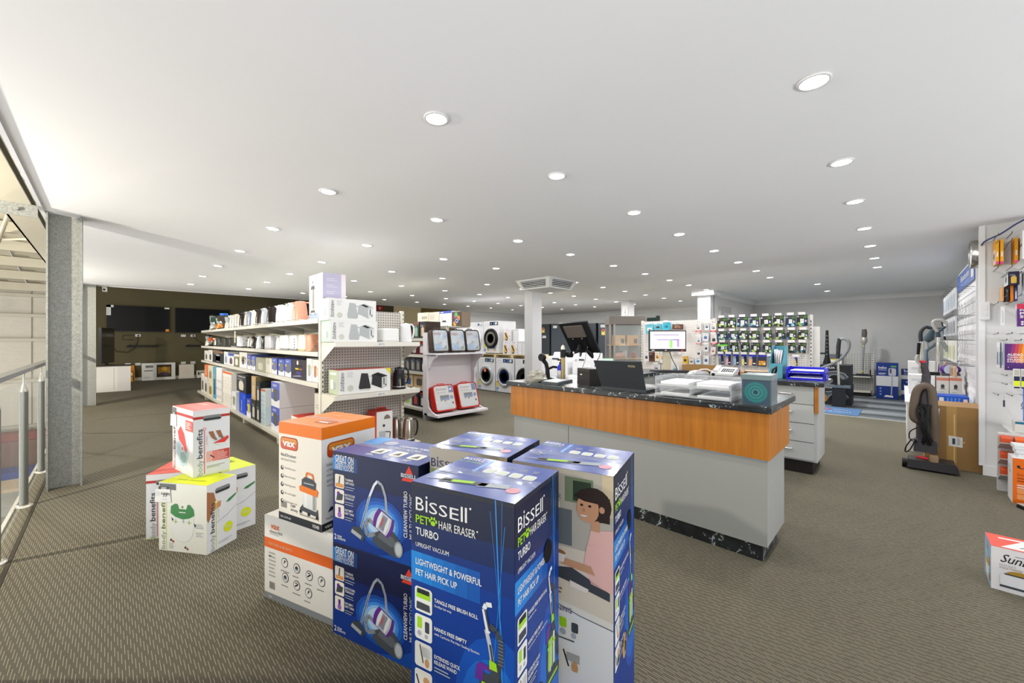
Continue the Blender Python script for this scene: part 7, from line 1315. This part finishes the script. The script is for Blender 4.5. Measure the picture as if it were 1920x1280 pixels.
t = thing('cylinder_vacuum', 'chrome vacuum wand with a grey floor head and looping grey hose before the black cartons', 'vacuum cleaner', (0, 0, 0)); Q = [(10.05, 0.888, 0.359), (10.05, 0.897, 0.756), (10.05, 0.905, 0.944), (10.05, 0.897, 1.174), (10.05, 0.88, 1.342), (10.05, 0.897, 1.049)]
MB().tube([Q[0], Q[2]], .022, CHROME, 10).build('wand', t); MB().tube([Q[2], Q[3], Q[4]], [.03, .035, .03], DG, 10).build('grip', t); HZ = [(10.05, 0.88, 1.321), (10.05, 0.816, 1.331), (10.05, 0.752, 1.29), (10.05, 0.736, 1.197), (10.05, 0.768, 1.083), (10.05, 0.848, 0.956), (10.05, 0.945, 0.869), (10.05, 1.053, 0.801), (10.05, 1.163, 0.743)]
MB().tube(bez(HZ), .028, mat('#77797a', .45), 10).build('hose', t); a_ = Vector(Q[0]); MB().box(a_.x-.09, a_.y-.18, .38, a_.x+.07, a_.y+.18, .425, mat('#5d6870', .4)).box(a_.x-.05, a_.y-.08, .425, a_.x+.05, a_.y+.08, a_.z, mat('#4a545c', .4)).build('floor_head', t); MB().box(a_.x-.07, a_.y-.10, .006, a_.x+.05, a_.y+.10, .38, mat('#26282b', .5)).build('display_block', t)
mt = thing('door_mat', 'blue printed mat lying on the vinyl planks in front of the black cartons', 'mat', (8.98, .54, .0055)); MB().box(0, 0, 0, .90, .80, .008, mat('#4f7098', .8, var=.1)).build('mat', mt); mb = MB(); f = Face(mb, (0, .8, .0085), (0, -1, 0), (1, 0, 0)); f.rect(.05, .52, .38, .62, RED, 0); f.text('BISSELL', .08, .54, .06, PW, 1, .26); f.text('CLEAN', .42, .54, .07, PW, 1, .2); f.text('LIFE IS MESSY', .2, .25, .08, PW, 1, .5); mb.build('mat_print', mt)
def a_beko(tall):
    def g(f, w, h):
        f.rect(0, 0, w, h, mat('#1d3478', .35)); f.rect(0, h*.36, w, h*.64 if tall else h*.62, mat('#c3c4c6', .4), 1); f.text('beko', w*.1, h*.84, h*.075 if tall else h*.16, PW, 2, w*.38, .012); f.rect(w*.1, h*.80, w*.48, h*.81, PW, 2); f.lines(w*.1, h*.71, w*.4, 2, h*.03, PW, 2)
        if tall:
            f.rrect(w*.66, h*.89, w*.92, h*.93, .01, mat('#5a9a4a', .4), 2); f.rrect(w*.56, h*.65, w*.90, h*.86, .03, mat('#b0b0b8', .3), 2); f.rect(w*.62, h*.72, w*.70, h*.84, PD, 3); f.line([(w*.74, h*.7), (w*.69, h*.12)], .022, mat('#9a98a4', .3), 3); f.poly([(w*.35, h*.06), (w*.78, h*.05), (w*.76, h*.10), (w*.45, h*.11)], PW, 3); [f.disc(w*.2, h*(.29-.08*k), .018, mat('#7a90c0', .4), 3) for k in range(3)]
        else: [f.disc(w*(.2+.25*k), h*.18, .02, mat('#7a90c0', .4), 3) for k in range(3)]
    return g
shelf_box('tall deep blue vacuum carton with a white band on the vinyl planks', 12.08, .065, .42, .0055, .80, .34, '#1d3478', a_beko(True), 'blue vacuum cartons', 'blue_vacuum_carton')
shelf_box('low deep blue vacuum carton with a white band, under its twin', 12.2, -.42, .02, .0055, .335, .34, '#1d3478', a_beko(False), 'blue vacuum cartons', 'blue_vacuum_carton')
shelf_box('low deep blue vacuum carton with a white band, on top of its twin', 12.2, -.42, .02, .3375, .67, .34, '#1d3478', a_beko(False), 'blue vacuum cartons', 'blue_vacuum_carton')
# raised white counter box with cylinder vacuums, near the slat wall
st = thing('display_plinth', 'white display plinth carrying vacuums and cartons beside the slat panel', 'plinth', (0, 0, 0)); MB().box(6.62, -.56, .0, 8.9, -.04, .56, mat('#dcdbd9', .5)).build('body', st); MB().box(6.61, -.562, .56, 8.92, -.02, .58, mat('#e6e5e3', .4)).build('top', st); 
def a_bug(f, w, h): f.rect(0, 0, w, h, mat('#b9b4b0', .45)); f.rect(0, h*.78, w, h*.92, mat('#b8705a', .4), 1); f.disc(w*.5, h*.5, w*.16, PD, 2, h*.1); [f.line([(w*.5, h*.5), (w*(.3+.1*k), h*.34)], .004, PD, 3) for k in range(5)]; f.rect(0, 0, w, h*.06, mat('#4a8a90', .4), 1); f.lines(w*.15, h*.2, w*.7, 2, h*.08, mat('#7aa0a4', .4), 2)
shelf_box('pale carton with a black bug picture, nearer the upright vacuum', 7.55, -.425, -.315, .5805, .84, .3, '#bdb8b4', a_bug, 'bug picture cartons'); shelf_box('pale carton with a black bug picture, next to the slat panel', 7.55, -.535, -.43, .5805, .845, .3, '#bdb8b4', a_bug, 'bug picture cartons')
shelf_box('white carton with faint line drawings beside the bug picture cartons', 7.60, -.30, -.06, .5805, .84, .3, '#d9d8d8', a_plain('#dcdbdb', '#c4c4c8'), None)
shelf_box('large white plain carton at the back of the display plinth', 8.42, -.345, -.06, .5805, .99, .3, '#d4d3d3', a_plain('#d6d5d5', '#cfcfcf'), None)
t = shelf_box('flat bright blue carton lying on the plinth edge above the cardboard box', 6.72, -.53, -.29, .5805, .665, .3, '#1f48a8', lambda f, w, h: (f.rect(0, 0, w, h, mat('#2352b4', .35)), f.rect(w*.05, h*.3, w*.2, h*.8, PW, 1), f.rect(w*.82, h*.2, w*.95, h*.7, mat('#d8b8a0', .4), 1), [f.lines(w*(.3+.12*i), h*.7, w*.07, 3, h*.18, mat('#8ab0e0', .4), 1) for i in range(4)]), None)
def PTS(l): return l
t = thing('cylinder_vacuum', 'purple and clear cylinder vacuum on the white plinth with an upright chrome wand', 'vacuum cleaner', (0, 0, 0)); V1 = [(7.75, -0.329, 0.859), (7.75, -0.339, 1.343), (7.75, -0.334, 1.414), (7.75, -0.305, 1.485), (7.75, -0.295, 1.543), (7.75, -0.324, 1.57), (7.75, -0.382, 1.561), (7.75, -0.42, 1.511), (7.75, -0.401, 1.483), (7.75, -0.353, 1.428), (7.75, -0.377, 1.286), (7.75, -0.444, 1.118), (7.75, -0.449, 0.887), (7.75, -0.392, 0.919), (7.75, -0.486, 0.882)]
MB().tube([V1[0][:2]+(.88,), V1[1]], .02, CHROME, 10).build('wand', t); MB().tube([V1[1], V1[2]], [.026, .022], mat('#33424c', .4), 10).tube(bez([V1[2], V1[9], V1[8]]), .016, mat('#33424c', .4), 8).build('grip', t); MB().tube(bez([V1[2], V1[3], V1[4], V1[5], V1[6], V1[7], V1[8]]), .02, mat('#9a9894', .4), 8).build('handle_loop', t); MB().tube([V1[10], Vector(V1[10]).lerp(Vector(V1[11]), .8)], .02, mat('#8d908f', .35, .4), 10).build('second_tube', t)
c = Vector(V1[12]); MB().ball((c.x, c.y, .92), .065, PURP, 14, 1.3, 1.5, 1.0).build('lid', t); MB().lathe([(.062, -.07), (.068, 0), (.055, .07)], mat('#a9b4c4', .15, .1), (c.x-.02, c.y-.0, .918), 16, 'x').build('dust_bin', t); MB().box(c.x-.12, c.y-.08, .846, c.x+.12, c.y+.08, .872, mat('#4a4654', .4)).build('chassis', t); MB().box(c.x-.14, c.y+.10, .846, c.x+.02, c.y+.22, .88, BLACK).build('floor_head', t)
t = thing('cylinder_vacuum', 'dark wand vacuum with a black hooked handle at the back of the plinth', 'vacuum cleaner', (0, 0, 0)); V2 = [(8.25, -0.187, 1.007), (8.25, -0.192, 1.285), (8.25, -0.187, 1.4), (8.25, -0.208, 1.462), (8.25, -0.245, 1.492), (8.25, -0.298, 1.468), (8.25, -0.165, 1.099), (8.25, -0.143, 1.036), (8.25, -0.165, 0.975), (8.25, -0.208, 0.953)]
MB().tube([V2[0][:2]+(.585,), V2[1]], .02, CHROME, 10).build('wand', t); MB().tube(bez([V2[1], V2[2], V2[3], V2[4], V2[5]]), .024, DG, 8).build('hooked_handle', t); MB().tube([V2[6], (V2[1][0]-.02, V2[1][1]+.02, V2[1][2]-.02)], .02, BLACK, 8).build('side_grip', t); MB().tube(bez([V2[6], V2[7], V2[8], V2[9]]), .016, mat('#a8a6a2', .4), 8).build('hose', t); a_ = Vector(V2[0]); MB().box(a_.x-.08, a_.y-.06, .581, a_.x+.08, a_.y+.10, .64, mat('#20304a', .4)).build('body', t)
t = thing('stick_vacuum', 'slate blue hand vacuum on a slanted tube between the two wands', 'vacuum cleaner', (0, 0, 0)); V3 = [(8.0, -0.294, 1.448), (8.0, -0.264, 1.33), (8.0, -0.238, 1.285), (8.0, -0.248, 1.166), (8.0, -0.264, 1.048), (8.0, -0.228, 0.913), (8.0, -0.335, 1.256), (8.0, -0.243, 1.166)]
MB().tube([V3[0], V3[1], V3[2]], [.03, .055, .03], mat('#39484f', .4), 10).build('body', t); MB().tube([V3[2], V3[3], V3[4]], .018, mat('#8d9294', .35), 8).build('nozzle_tube', t); MB().tube([V3[6], V3[7], V3[5][:2]+(.60,)], .022, mat('#4a5a66', .4), 8).build('hose', t); b_ = Vector(V3[5]); MB().box(b_.x-.06, b_.y-.06, .581, b_.x+.06, b_.y+.06, .63, mat('#26364a', .4)).build('dock', t)

# slat panel along the wall with hanging packs
sp = thing('slat_panel', 'white slat panel display of hanging accessories behind the cardboard box', 'display panel', (0, 0, 0)); SPW = mat('#dad9da', .45)
MB().box(6.60, -.6, .585, 8.72, -.585, 2.26, SPW).build('panel', sp)
MB().box(6.56, -.6, .56, 6.60, -.565, 2.2, mat('#c9c9cc', .4)).build('edge_strip', sp)
for k in range(13): MB().box(6.60, -.585, .66+.12*k, 8.72, -.578, .715+.12*k, mat('#e6e5e6', .4)).build('slat', sp)
sg = thing('header_sign', 'blue header sign with white lettering at the top of the slat panel', 'sign', (6.66, -.574, 1.98)); MB().box(0, 0, 0, 1.9, .012, .22, mat('#3c5a9c', .4)).build('board', sg); mb = MB(); f = Face(mb, (1.9, .0125, 0), (-1, 0, 0), (0, 0, 1)); f.text('Bluetooth', .5, .10, .08, PW, 1, .9, .01); f.text('audio and accessories', .5, .04, .03, mat('#a9bcdc', .4), 1, .9); f.rect(1.62, .04, 1.82, .2, mat('#d8d4d0', .4), 1); mb.build('lettering', sg)
spk = [('clear blister pack', '#c4c8cc', '#8d949c'), ('black handled tool pack', '#b9bcc2', '#2a2c34'), ('green and yellow cable pack', '#dcdcd4', '#7a8a3a'), ('brown patterned phone case pack', '#b89a80', '#5a3a34')]
zz = ((1.66, .24), (1.36, .22), (1.05, .25), (.875, .13))
for r_ in range(4):
    for c in range(7):
        x = 6.80+.27*c; z0, h = zz[r_]
        if r_ == 3 and c in (3, 4): continue
        t = thing('hanging_pack', '%s, %s along row %s of the slat panel' % (spk[r_][0], ORD(c), ('one', 'two', 'three', 'four')[r_]), 'accessory pack', (x, -.44, z0), 0, 'packs on the slat panel'); MB().box(-.06, 0, 0, .06, .018, h, mat(spk[r_][1], .3)).build('pack', t)
        mb = MB(); f = Face(mb, (.06, .018, 0), (-1, 0, 0), (0, 0, 1)); f.rect(.02, h*.12, .10, h*.75, mat(spk[r_][2] if (c+r_) % 3 else ('#5a7ab0', '#26304a', '#c9c03a', '#c9a24a')[r_], .35), 1); f.rect(.01, h*.82, .11, h*.97, PW, 1); mb.build('front_print', t)
        mb = MB(); f = Face(mb, (-.06, 0, 0), (1, 0, 0), (0, 0, 1)); f.rect(.01, h*.1, .11, h*.9, mat('#d8d6d4', .4), 1); mb.build('back_print', t)
        MB().tube([(x, -.58, z0+h+.004), (x, -.38, z0+h+.01)], .003, mat('#6a6c70', .3, .6), 5).build('hook', sp)
t = thing('wand_hook', 'black hook arm with a hanging blue card at the far end of the slat panel', 'hook', (8.66, -.575, 1.50)); MB().tube([(0, 0, 0), (-.05, .30, -.03)], .008, BLACK, 6).tube([(-.03, .16, .10), (-.06, .14, -.08), (-.06, .13, -.2)], .012, BLACK, 6).build('arm', t); MB().box(.0, .05, .22, .06, .06, .50, mat('#3a5aa8', .4), .0).build('card', t); MB().tube([(.03, 0, .5), (.03, .055, .495)], .004, GREY, 5).build('card_hook', t)

# cardboard box and the upright vacuum before it
t = thing('cardboard_box', 'plain brown cardboard box with two barcode labels standing behind the upright vacuum', 'box', (6.0, -.565, 0)); MB().box(0, 0, 0, .5, .40, .63, CARD).build('carton', t)
mb = MB(); f = Lface(mb, .5, .4); f.rect(.155, .0, .225, .63, mat('#b08a50', .25), 0); f.rect(.205, .02, .213, .55, mat('#d8b880', .2), 1); f.rect(.0, .22, .12, .30, mat('#9c7638', .3), 0); f.poly([(.17, .23), (.265, .225), (.265, .325), (.17, .335)], mat('#dcdad6', .5), 2); f.rect(.195, .25, .215, .31, PD, 3); f.lines(.225, .31, .03, 6, .012, PD, 3, .004); f.poly([(.0, .50), (.10, .50), (.11, .60), (.0, .60)], mat('#d9d6d4', .5), 2); [f.rect(.03+.012*i, .52, .037+.012*i, .58, PD, 3) for i in range(4)]; f.text('4', .285, .27, .03, mat('#d8b070', .4), 2, .015, .01, rot=90); mb.build('labels_and_tape', t)
t = thing('upright_vacuum', 'worn brown and grey upright vacuum with a looped hose and wound black cord', 'vacuum cleaner', (5.82, -.20, 0)); VV = lambda a, b, x=0: (x, -(a-430)*.000755+.0, max(.0, (1190-b)*.00105)); BR = mat('#5b4f44', .55, var=.15); VD = mat('#3a363a', .45)
MB().tube(bez([VV(362, 150), VV(372, 200), VV(392, 290), VV(388, 360), VV(385, 420)]), [.022]*7+[.028]*7+[.034]*7+[.038]*7+[.04], VD, 10).build('handle', t); MB().tube([VV(360, 146), VV(364, 168)], .024, mat('#a82a34', .4), 10).build('red_button', t); MB().box(-.046, -.015, .835, -.034, .02, .845, PW).build('handle_mark', t)
MB().tube([VV(385, 410), VV(380, 500), VV(385, 620), VV(390, 800), VV(395, 960)], [.04, .048, .06, .072, .075], VD, 12).build('body', t)
MB().tube(bez([VV(355, 740, -.05), VV(275, 700, -.05), VV(278, 560, -.05), VV(310, 430, -.055), VV(385, 385, -.06), VV(440, 430, -.055), VV(455, 560, -.05), VV(465, 760, -.05), VV(468, 960, -.05)]), .034, BR, 12).build('hose', t)
mb = MB()
for k in range(9):
    r_ = random.Random(k); a0 = 330+12*k; mb.tube(bez([VV(a0, 560+10*k, -.085), VV(300+r_.random()*60, 640, -.10), VV(330+r_.random()*60, 780, -.11), VV(350+12*k, 900+r_.random()*60, -.10), VV(400-r_.random()*50, 800, -.115), VV(395+r_.random()*20, 640, -.10), VV(a0+10, 560, -.09)]), .0055, BLACK, 6)
mb.build('wound_cord', t); MB().tube(bez([VV(320, 780, -.10), VV(240, 830, -.11), VV(235, 900, -.11), VV(300, 930, -.11), VV(260, 900, -.12), VV(200, 980, -.12), VV(195, 1030, -.12), VV(240, 1000, -.12), VV(290, 900, -.11)]), .0055, BLACK, 6).build('cord_loop', t)
MB().box(-.10, -.05, .18, .05, .12, .30, VD, .01).build('motor_housing', t); MB().lathe([(.034, 0), (.036, .09), (.028, .12)], mat('#8a7358', .4), (-.09, -.02, .05), 14).build('dirt_cup', t)
MB().box(-.14, -.18, .02, .12, .17, .10, mat('#2f2d2f', .4), .015).build('floor_head', t); MB().box(-.11, -.19, .012, .02, -.06, .075, VD, .01).build('brush_housing', t); MB().tube([(-.11, .10, .13), (-.11, .02, .125)], .014, mat('#b02a30', .4), 8).build('red_pedal', t); mb = MB(); f = Face(mb, (-.127, .08, .04), (0, -1, 0), (.05, 0, 1)); f.rect(0, 0, .06, .03, PW, 1); mb.build('rating_label', t)
for y in (.185, -.125): MB().lathe([(.045, -.018), (.045, .018)], BLACK, (-.05, y, .045), 16, 'y').build('wheel', t)
t = thing('floor_tool', 'black and silver floor sweeper head lying on the carpet before the orange carton', 'tool', (4.93, -.655, 0), -64); MB().box(0, -.03, .0, .215, .05, .028, BLACK, .004).build('head', t); MB().box(.0, -.035, .028, .2, .045, .034, mat('#b4afa6', .4, .4)).build('top_plate', t); MB().box(.09, .0, .034, .125, .03, .04, BLACK).build('socket', t)

# ============================================================ the peg wall beside the opening
WX = 5.95
wp = thing('wall_pegs_rail', 'rows of grey wire hooks on the white peg wall', 'hooks', (0, 0, 0))
def wh(y, z, L=.28): return MB().tube([(WX, y, z), (WX-L, y, z+.003), (WX-L-.008, y, z+.014)], .0035, mat('#77777a', .3, .6), 5).build('hook', wp)
hy = [-.62, -.66, -.70, -.74, -.78, -.83, -.90]
for z in (2.26, 2.20, 2.14, 1.96, 1.90, 1.70, 1.64, 1.36, 1.30, .98, .90, .80):
    for k, y in enumerate(hy):
        if (k+int(z*50)) % 2 == 0: wh(y-.01*((k*3) % 2), z)
WP = Matrix.Identity(4)
def wbox(label, x, y, z, d, w, h, col, art=None, side=None, name='boxed_gadget', group='goods on the peg wall', rz=0, cat='box'):
    t = thing(name, label, cat, (x, y, z), rz, group); MB().box(0, 0, 0, d, w, h, mat(col, .45)).build('carton', t)
    if art: mb = MB(); f = Lface(mb, d, w); f.clip = (0, 0, w, h); art(f, w, h); mb.build('front_print', t)
    if side: mb = MB(); f = Face(mb, (d, w, 0), (-1, 0, 0), (0, 0, 1)); f.clip = (0, 0, d, h); side(f, d, h); mb.build('side_print', t)
    return t
def a_grad(f, w, h):
    f.rect(0, 0, w, h, mat('#4a2a6a', .35)); cs = ['#5a2a6a', '#8a2f6a', '#b0404e', '#c8602e', '#d8922a']
    for k, c in enumerate(cs): f.poly([(w*(.2+.16*k), h), (w*(.36+.2*k), h), (w*(.2+.2*k), h*.25), (w*(.05+.16*k), h*.35)], mat(c, .35), .5+.1*k)
def a_audio(f, w, h):
    a_grad(f, w, h); f.text('AUDIO', w*.12, h*.55, h*.085, PW, 3, w*.72, .03); f.text('TUNED BY', w*.12, h*.47, h*.05, PW, 3, w*.72, .02); f.text('STUDIO', w*.12, h*.37, h*.07, PW, 3, w*.72, .03); f.text('ENGINEERS', w*.12, h*.30, h*.045, PW, 3, w*.72, .02); f.rect(w*.15, h*.1, w*.2, h*.12, PW, 3)
def a_punch(f, w, h):
    f.rect(0, 0, w, h, mat('#55286e', .35)); f.rect(0, h*.78, w, h, mat('#b83048', .35), .5); f.text('POWERFUL', w*.08, h*.68, h*.09, PW, 3, w*.86, .02); f.text('PUNCHY', w*.08, h*.53, h*.11, PW, 3, w*.80, .03); f.text('SOUND', w*.08, h*.38, h*.12, PW, 3, w*.80, .03); [f.disc(w*(.15+.4*(k % 2)), h*(.2-.1*(k//2)), .008, PW, 3) for k in range(4)]; f.lines(w*.2, h*.2, w*.2, 2, h*.1, PG, 3, .005)
def a_white(c='#3a3c44'):
    def g(f, w, h): f.rect(0, 0, w, h, PW); f.rrect(w*.25, h*.2, w*.6, h*.75, w*.1, mat('#b9b9bd', .3), 1); f.disc(w*.42, h*.5, w*.12, mat(c, .4), 2, h*.2)
    return g
def a_or(f, w, h): f.rect(0, 0, w, h, mat('#e8a21e', .4)); f.rect(0, 0, w, h*.1, mat('#c8407a', .4), 1); f.rect(w*.3, h*.3, w*.7, h*.5, PW, 1)
def s_or(f, w, h): f.rect(0, 0, w, h, mat('#e6c8b0', .4)); f.rect(0, h*.62, w, h, mat('#e8a21e', .4), 1); f.disc(w*.5, h*.35, w*.18, PD, 2)
for k, y in enumerate((-.635, -.662, -.745)): wbox('slim orange boxed gadget high on the peg wall, %s from the opening' % ORD(k), 5.76, y, 2.005, .17, .020, .225, '#e8a21e', a_or, s_or if k == 0 else None)
wbox('large white boxed gadget with a silhouette, high on the peg wall', 5.66, -.875, 2.02, .20, .12, .25, '#e6e6ea', a_white('#b8584a'), a_white('#c04a3a'))
wbox('white and magenta carton at the top of the peg wall', 5.66, -.90, 2.28, .20, .09, .07, '#e4dfe4', a_plain('#e4e0e4', '#b04a8a'), None)
wbox('white and black lens box lying on the hooks of the peg wall', 5.70, -.745, 1.80, .20, .065, .12, '#2a2638', a_plain('#2c283c', '#d8b04a'), lambda f, w, h: (f.rect(0, 0, w, h, PW), f.disc(w*.5, h*.5, w*.26, PG, 1, h*.34), f.disc(w*.55, h*.45, w*.13, PD, 2, h*.2)))
wbox('white boxed gadget with a grey oval, beside the lens box', 5.60, -.845, 1.71, .20, .075, .21, '#e2e4ec', a_plain('#e0e2ea', '#b0b4c0'), lambda f, w, h: (f.rect(0, 0, w, h, mat('#e4e6ee', .4)), f.disc(w*.5, h*.5, w*.2, PG, 1, h*.36), f.disc(w*.5, h*.6, w*.13, PW, 2, h*.2)))
wbox('slim peach boxed cable under the lens box', 5.80, -.668, 1.665, .13, .012, .13, '#e8b078', a_plain('#e8b078', '#d89a5a'), None); wbox('slim black boxed cable under the lens box', 5.78, -.695, 1.66, .13, .020, .135, '#25232c', a_plain('#26242e', '#3a3a44'), None); wbox('slim orange boxed cable under the lens box', 5.77, -.72, 1.655, .13, .018, .15, '#e8831e', a_plain('#e8831e', '#d8762a'), None); wbox('slim blue and white boxed cable under the lens box', 5.78, -.745, 1.66, .13, .020, .14, '#3a3a78', a_plain('#38386a', '#c9c9d8'), None)
wbox('purple POWERFUL PUNCHY SOUND pack on the peg wall', 5.70, -.93, 1.425, .05, .20, .20, '#e4e4ea', a_punch, a_white()); wbox('clear narrow blister pack hanging beside the purple sound pack', 5.74, -.665, 1.44, .03, .02, .17, '#d2d2d4', a_plain('#d8d8da', '#bcbcc0'), None)
wbox('purple and orange AUDIO TUNED BY STUDIO ENGINEERS pack nearest the opening', 5.74, -.79, 1.03, .03, .125, .24, '#e6e6ea', a_audio, None, rz=0); wbox('purple and orange audio pack at the frame edge of the peg wall', 5.74, -.945, 1.03, .03, .13, .245, '#e6e6ea', a_audio, None)
for k, y in enumerate((-.642, -.658)): wbox('thin white pack seen edge on beside the audio pack, %s of two' % ORD(k), 5.76, y, 1.045, .12, .008, .24, '#e6e8ee', a_plain('#dfe4ee', '#4a6a98'), a_plain('#e6e6e6', '#3a4a5a'))
for k in range(3): wbox('clear cased battery pack with a lime yellow band, %s of three' % ORD(k), 5.60, -.735-.042*k, .88, .03, .036, .17, '#d0d0cc', lambda f, w, h: (f.rect(0, 0, w, h, mat('#cfcfcb', .2)), f.rect(w*.05, h*.12, w*.95, h*.38, mat('#d0dc1e', .4), 1), f.rect(w*.05, h*.38, w*.95, h*.62, mat('#26263e', .4), 1), f.rect(w*.1, h*.66, w*.9, h*.95, mat('#a9a49c', .4), 1), f.rect(w*.05, 0, w*.95, h*.08, mat('#2a2236', .4), 1)), None)
wbox('bright blue and green bagged pack at the frame edge', 5.56, -.90, .60, .04, .15, .28, '#2a5ac8', lambda f, w, h: (f.rect(0, 0, w, h, mat('#2f6ad0', .3)), f.rect(0, 0, w, h*.72, mat('#a8c8a0', .3), 1), f.disc(w*.4, h*.45, w*.2, mat('#4a78b8', .3), 2), f.rect(0, 0, w, h*.15, mat('#4a3ab0', .3), 2)), None)
t = thing('key_tag', 'tiny dark tag dangling from a low hook of the peg wall', 'tag', (5.68, -.655, .70)); MB().box(0, -.006, 0, .003, .006, .06, PD).build('tag', t); MB().tube([(0, 0, .06), (0, -.0, .1)], .001, GREY, 4).build('string', t)
t = thing('wire_bundle', 'small bundle of grey wires hanging on a low hook', 'cables', (5.60, -.76, .68)); [MB().tube(bez([(0, 0, .1), (.01, .02*math.sin(k), .05), (.0, .02*math.cos(k*2), .02), (.01, -.02, .06), (0, 0, .1)]), .003, (mat('#8a8a8e', .4), mat('#a88a6a', .4))[k % 2], 5).build('wire', t) for k in range(5)]
# brochure stand with orange pockets, small boxes and the tall orange carton
bs = thing('brochure_rack', 'low rack of orange brochure pockets against the peg wall', 'rack', (5.325, -.90, 0)); OB = mat('#d8622c', .4)
MB().box(.10, 0, 0, .14, .31, .50, mat('#c4c2c0', .4)).build('back_board', bs)
for k in range(3):
    z = .10+.135*k; s_ = MB().prism([(.10, z), (-.02, z+.06), (-.02, z+.068), (.10, z+.012)], 0, .31, mat('#b9b7b4', .4), 'y').build('pocket', bs)
    for j in range(4): MB().prism([(.085, z+.02), (.0, z+.055), (.0, z+.10), (.085, z+.115)], .015+.075*j, .075+.075*j, (OB, mat('#c8502a', .4))[j % 2], 'y').build('brochure', s_)
def a_un(f, w, h): f.rect(0, 0, w, h, mat('#dd6a1c', .4)); f.text('uniden', w*.06, h*.78, h*.10, PK, 1, w*.9, .02); f.text('Smart home', w*.06, h*.62, h*.05, mat('#6a2a10', .4), 1, w*.5); f.lines(w*.06, h*.55, w*.7, 2, h*.06, mat('#8a3a14', .4), 1); f.lines(w*.06, h*.40, w*.6, 2, h*.05, PW, 1); [f.rrect(w*.06, h*(.10-.0*k)+h*.13*k, w*.2, h*(.21+.13*k), .008, mat('#e89a60', .4), 1) for k in range(2)]
wbox('orange and white UNIDEN carton standing on the carpet at the frame edge', 5.085, -.99, 0, .20, .36, .36, '#ececec', a_un, a_plain('#ececee', '#dcdcdc'), 'orange_carton', None)
for k in range(3): wbox('flat white small carton stacked on the orange carton, %s from the bottom' % ORD(k), 5.11+.01*k, -.96+.008*k, .3605+.032*k, .16, .30, .030, '#e4e4e6', a_plain('#e8e8ea', '#c4c4c8'), None, 'small_white_carton', 'small white cartons')
wbox('grey carton with a teal stripe above the white cartons', 5.50, -.93, .505, .15, .235, .095, '#c0bdb8', lambda f, w, h: (f.rect(0, 0, w, h, mat('#bdbab4', .4)), f.rect(0, h*.78, w, h, mat('#26607a', .4), 1)), None, 'grey_carton', None)
t = thing('carton_bracket', 'grey shelf bracket carrying the teal striped carton on the peg wall', 'shelf', (5.48, -.95, .485)); MB().box(0, 0, 0, .47, .28, .018, mat('#c9c7c4', .4)).build('shelf_board', t)
# round clock, switch and blue cable
t = thing('wall_clock', 'round brushed steel clock seen edge on beside the peg wall', 'clock', (6.11, -.574, 2.165)); MB().lathe([(.14, 0), (.14, .085), (.128, .09), (.122, .075), (.001, .075)], STEEL, n=30, axis='y').build('case', t); MB().lathe([(.12, .077), (.001, .0775)], mat('#c9d6de', .2), n=24, axis='y').build('dial', t); MB().box(-.004, .078, 0, .004, .08, .09, BLACK).box(0, .078, -.004, .06, .08, .004, BLACK).build('hands', t)
t = thing('wall_switch', 'white double switch box on the corner of the peg wall', 'switch', (5.905, -.565, 1.50)); MB().box(0, -.03, 0, .03, .03, .17, mat('#e6e6e6', .4)).build('box', t); MB().box(-.004, -.015, .04, 0, .015, .08, WHITE).box(-.004, -.015, .095, 0, .015, .135, WHITE).build('rockers', t)
t = thing('blue_cable', 'thick blue cable sagging from the clock up to the ceiling', 'cable', (0, 0, 0)); MB().tube(bez([(6.0, -.545, 2.20), (5.88, -.56, 2.245), (5.82, -.65, 2.29), (5.78, -.74, 2.36), (5.76, -.82, 2.404)]), .007, mat('#3a4470', .4), 6).build('cable', t)
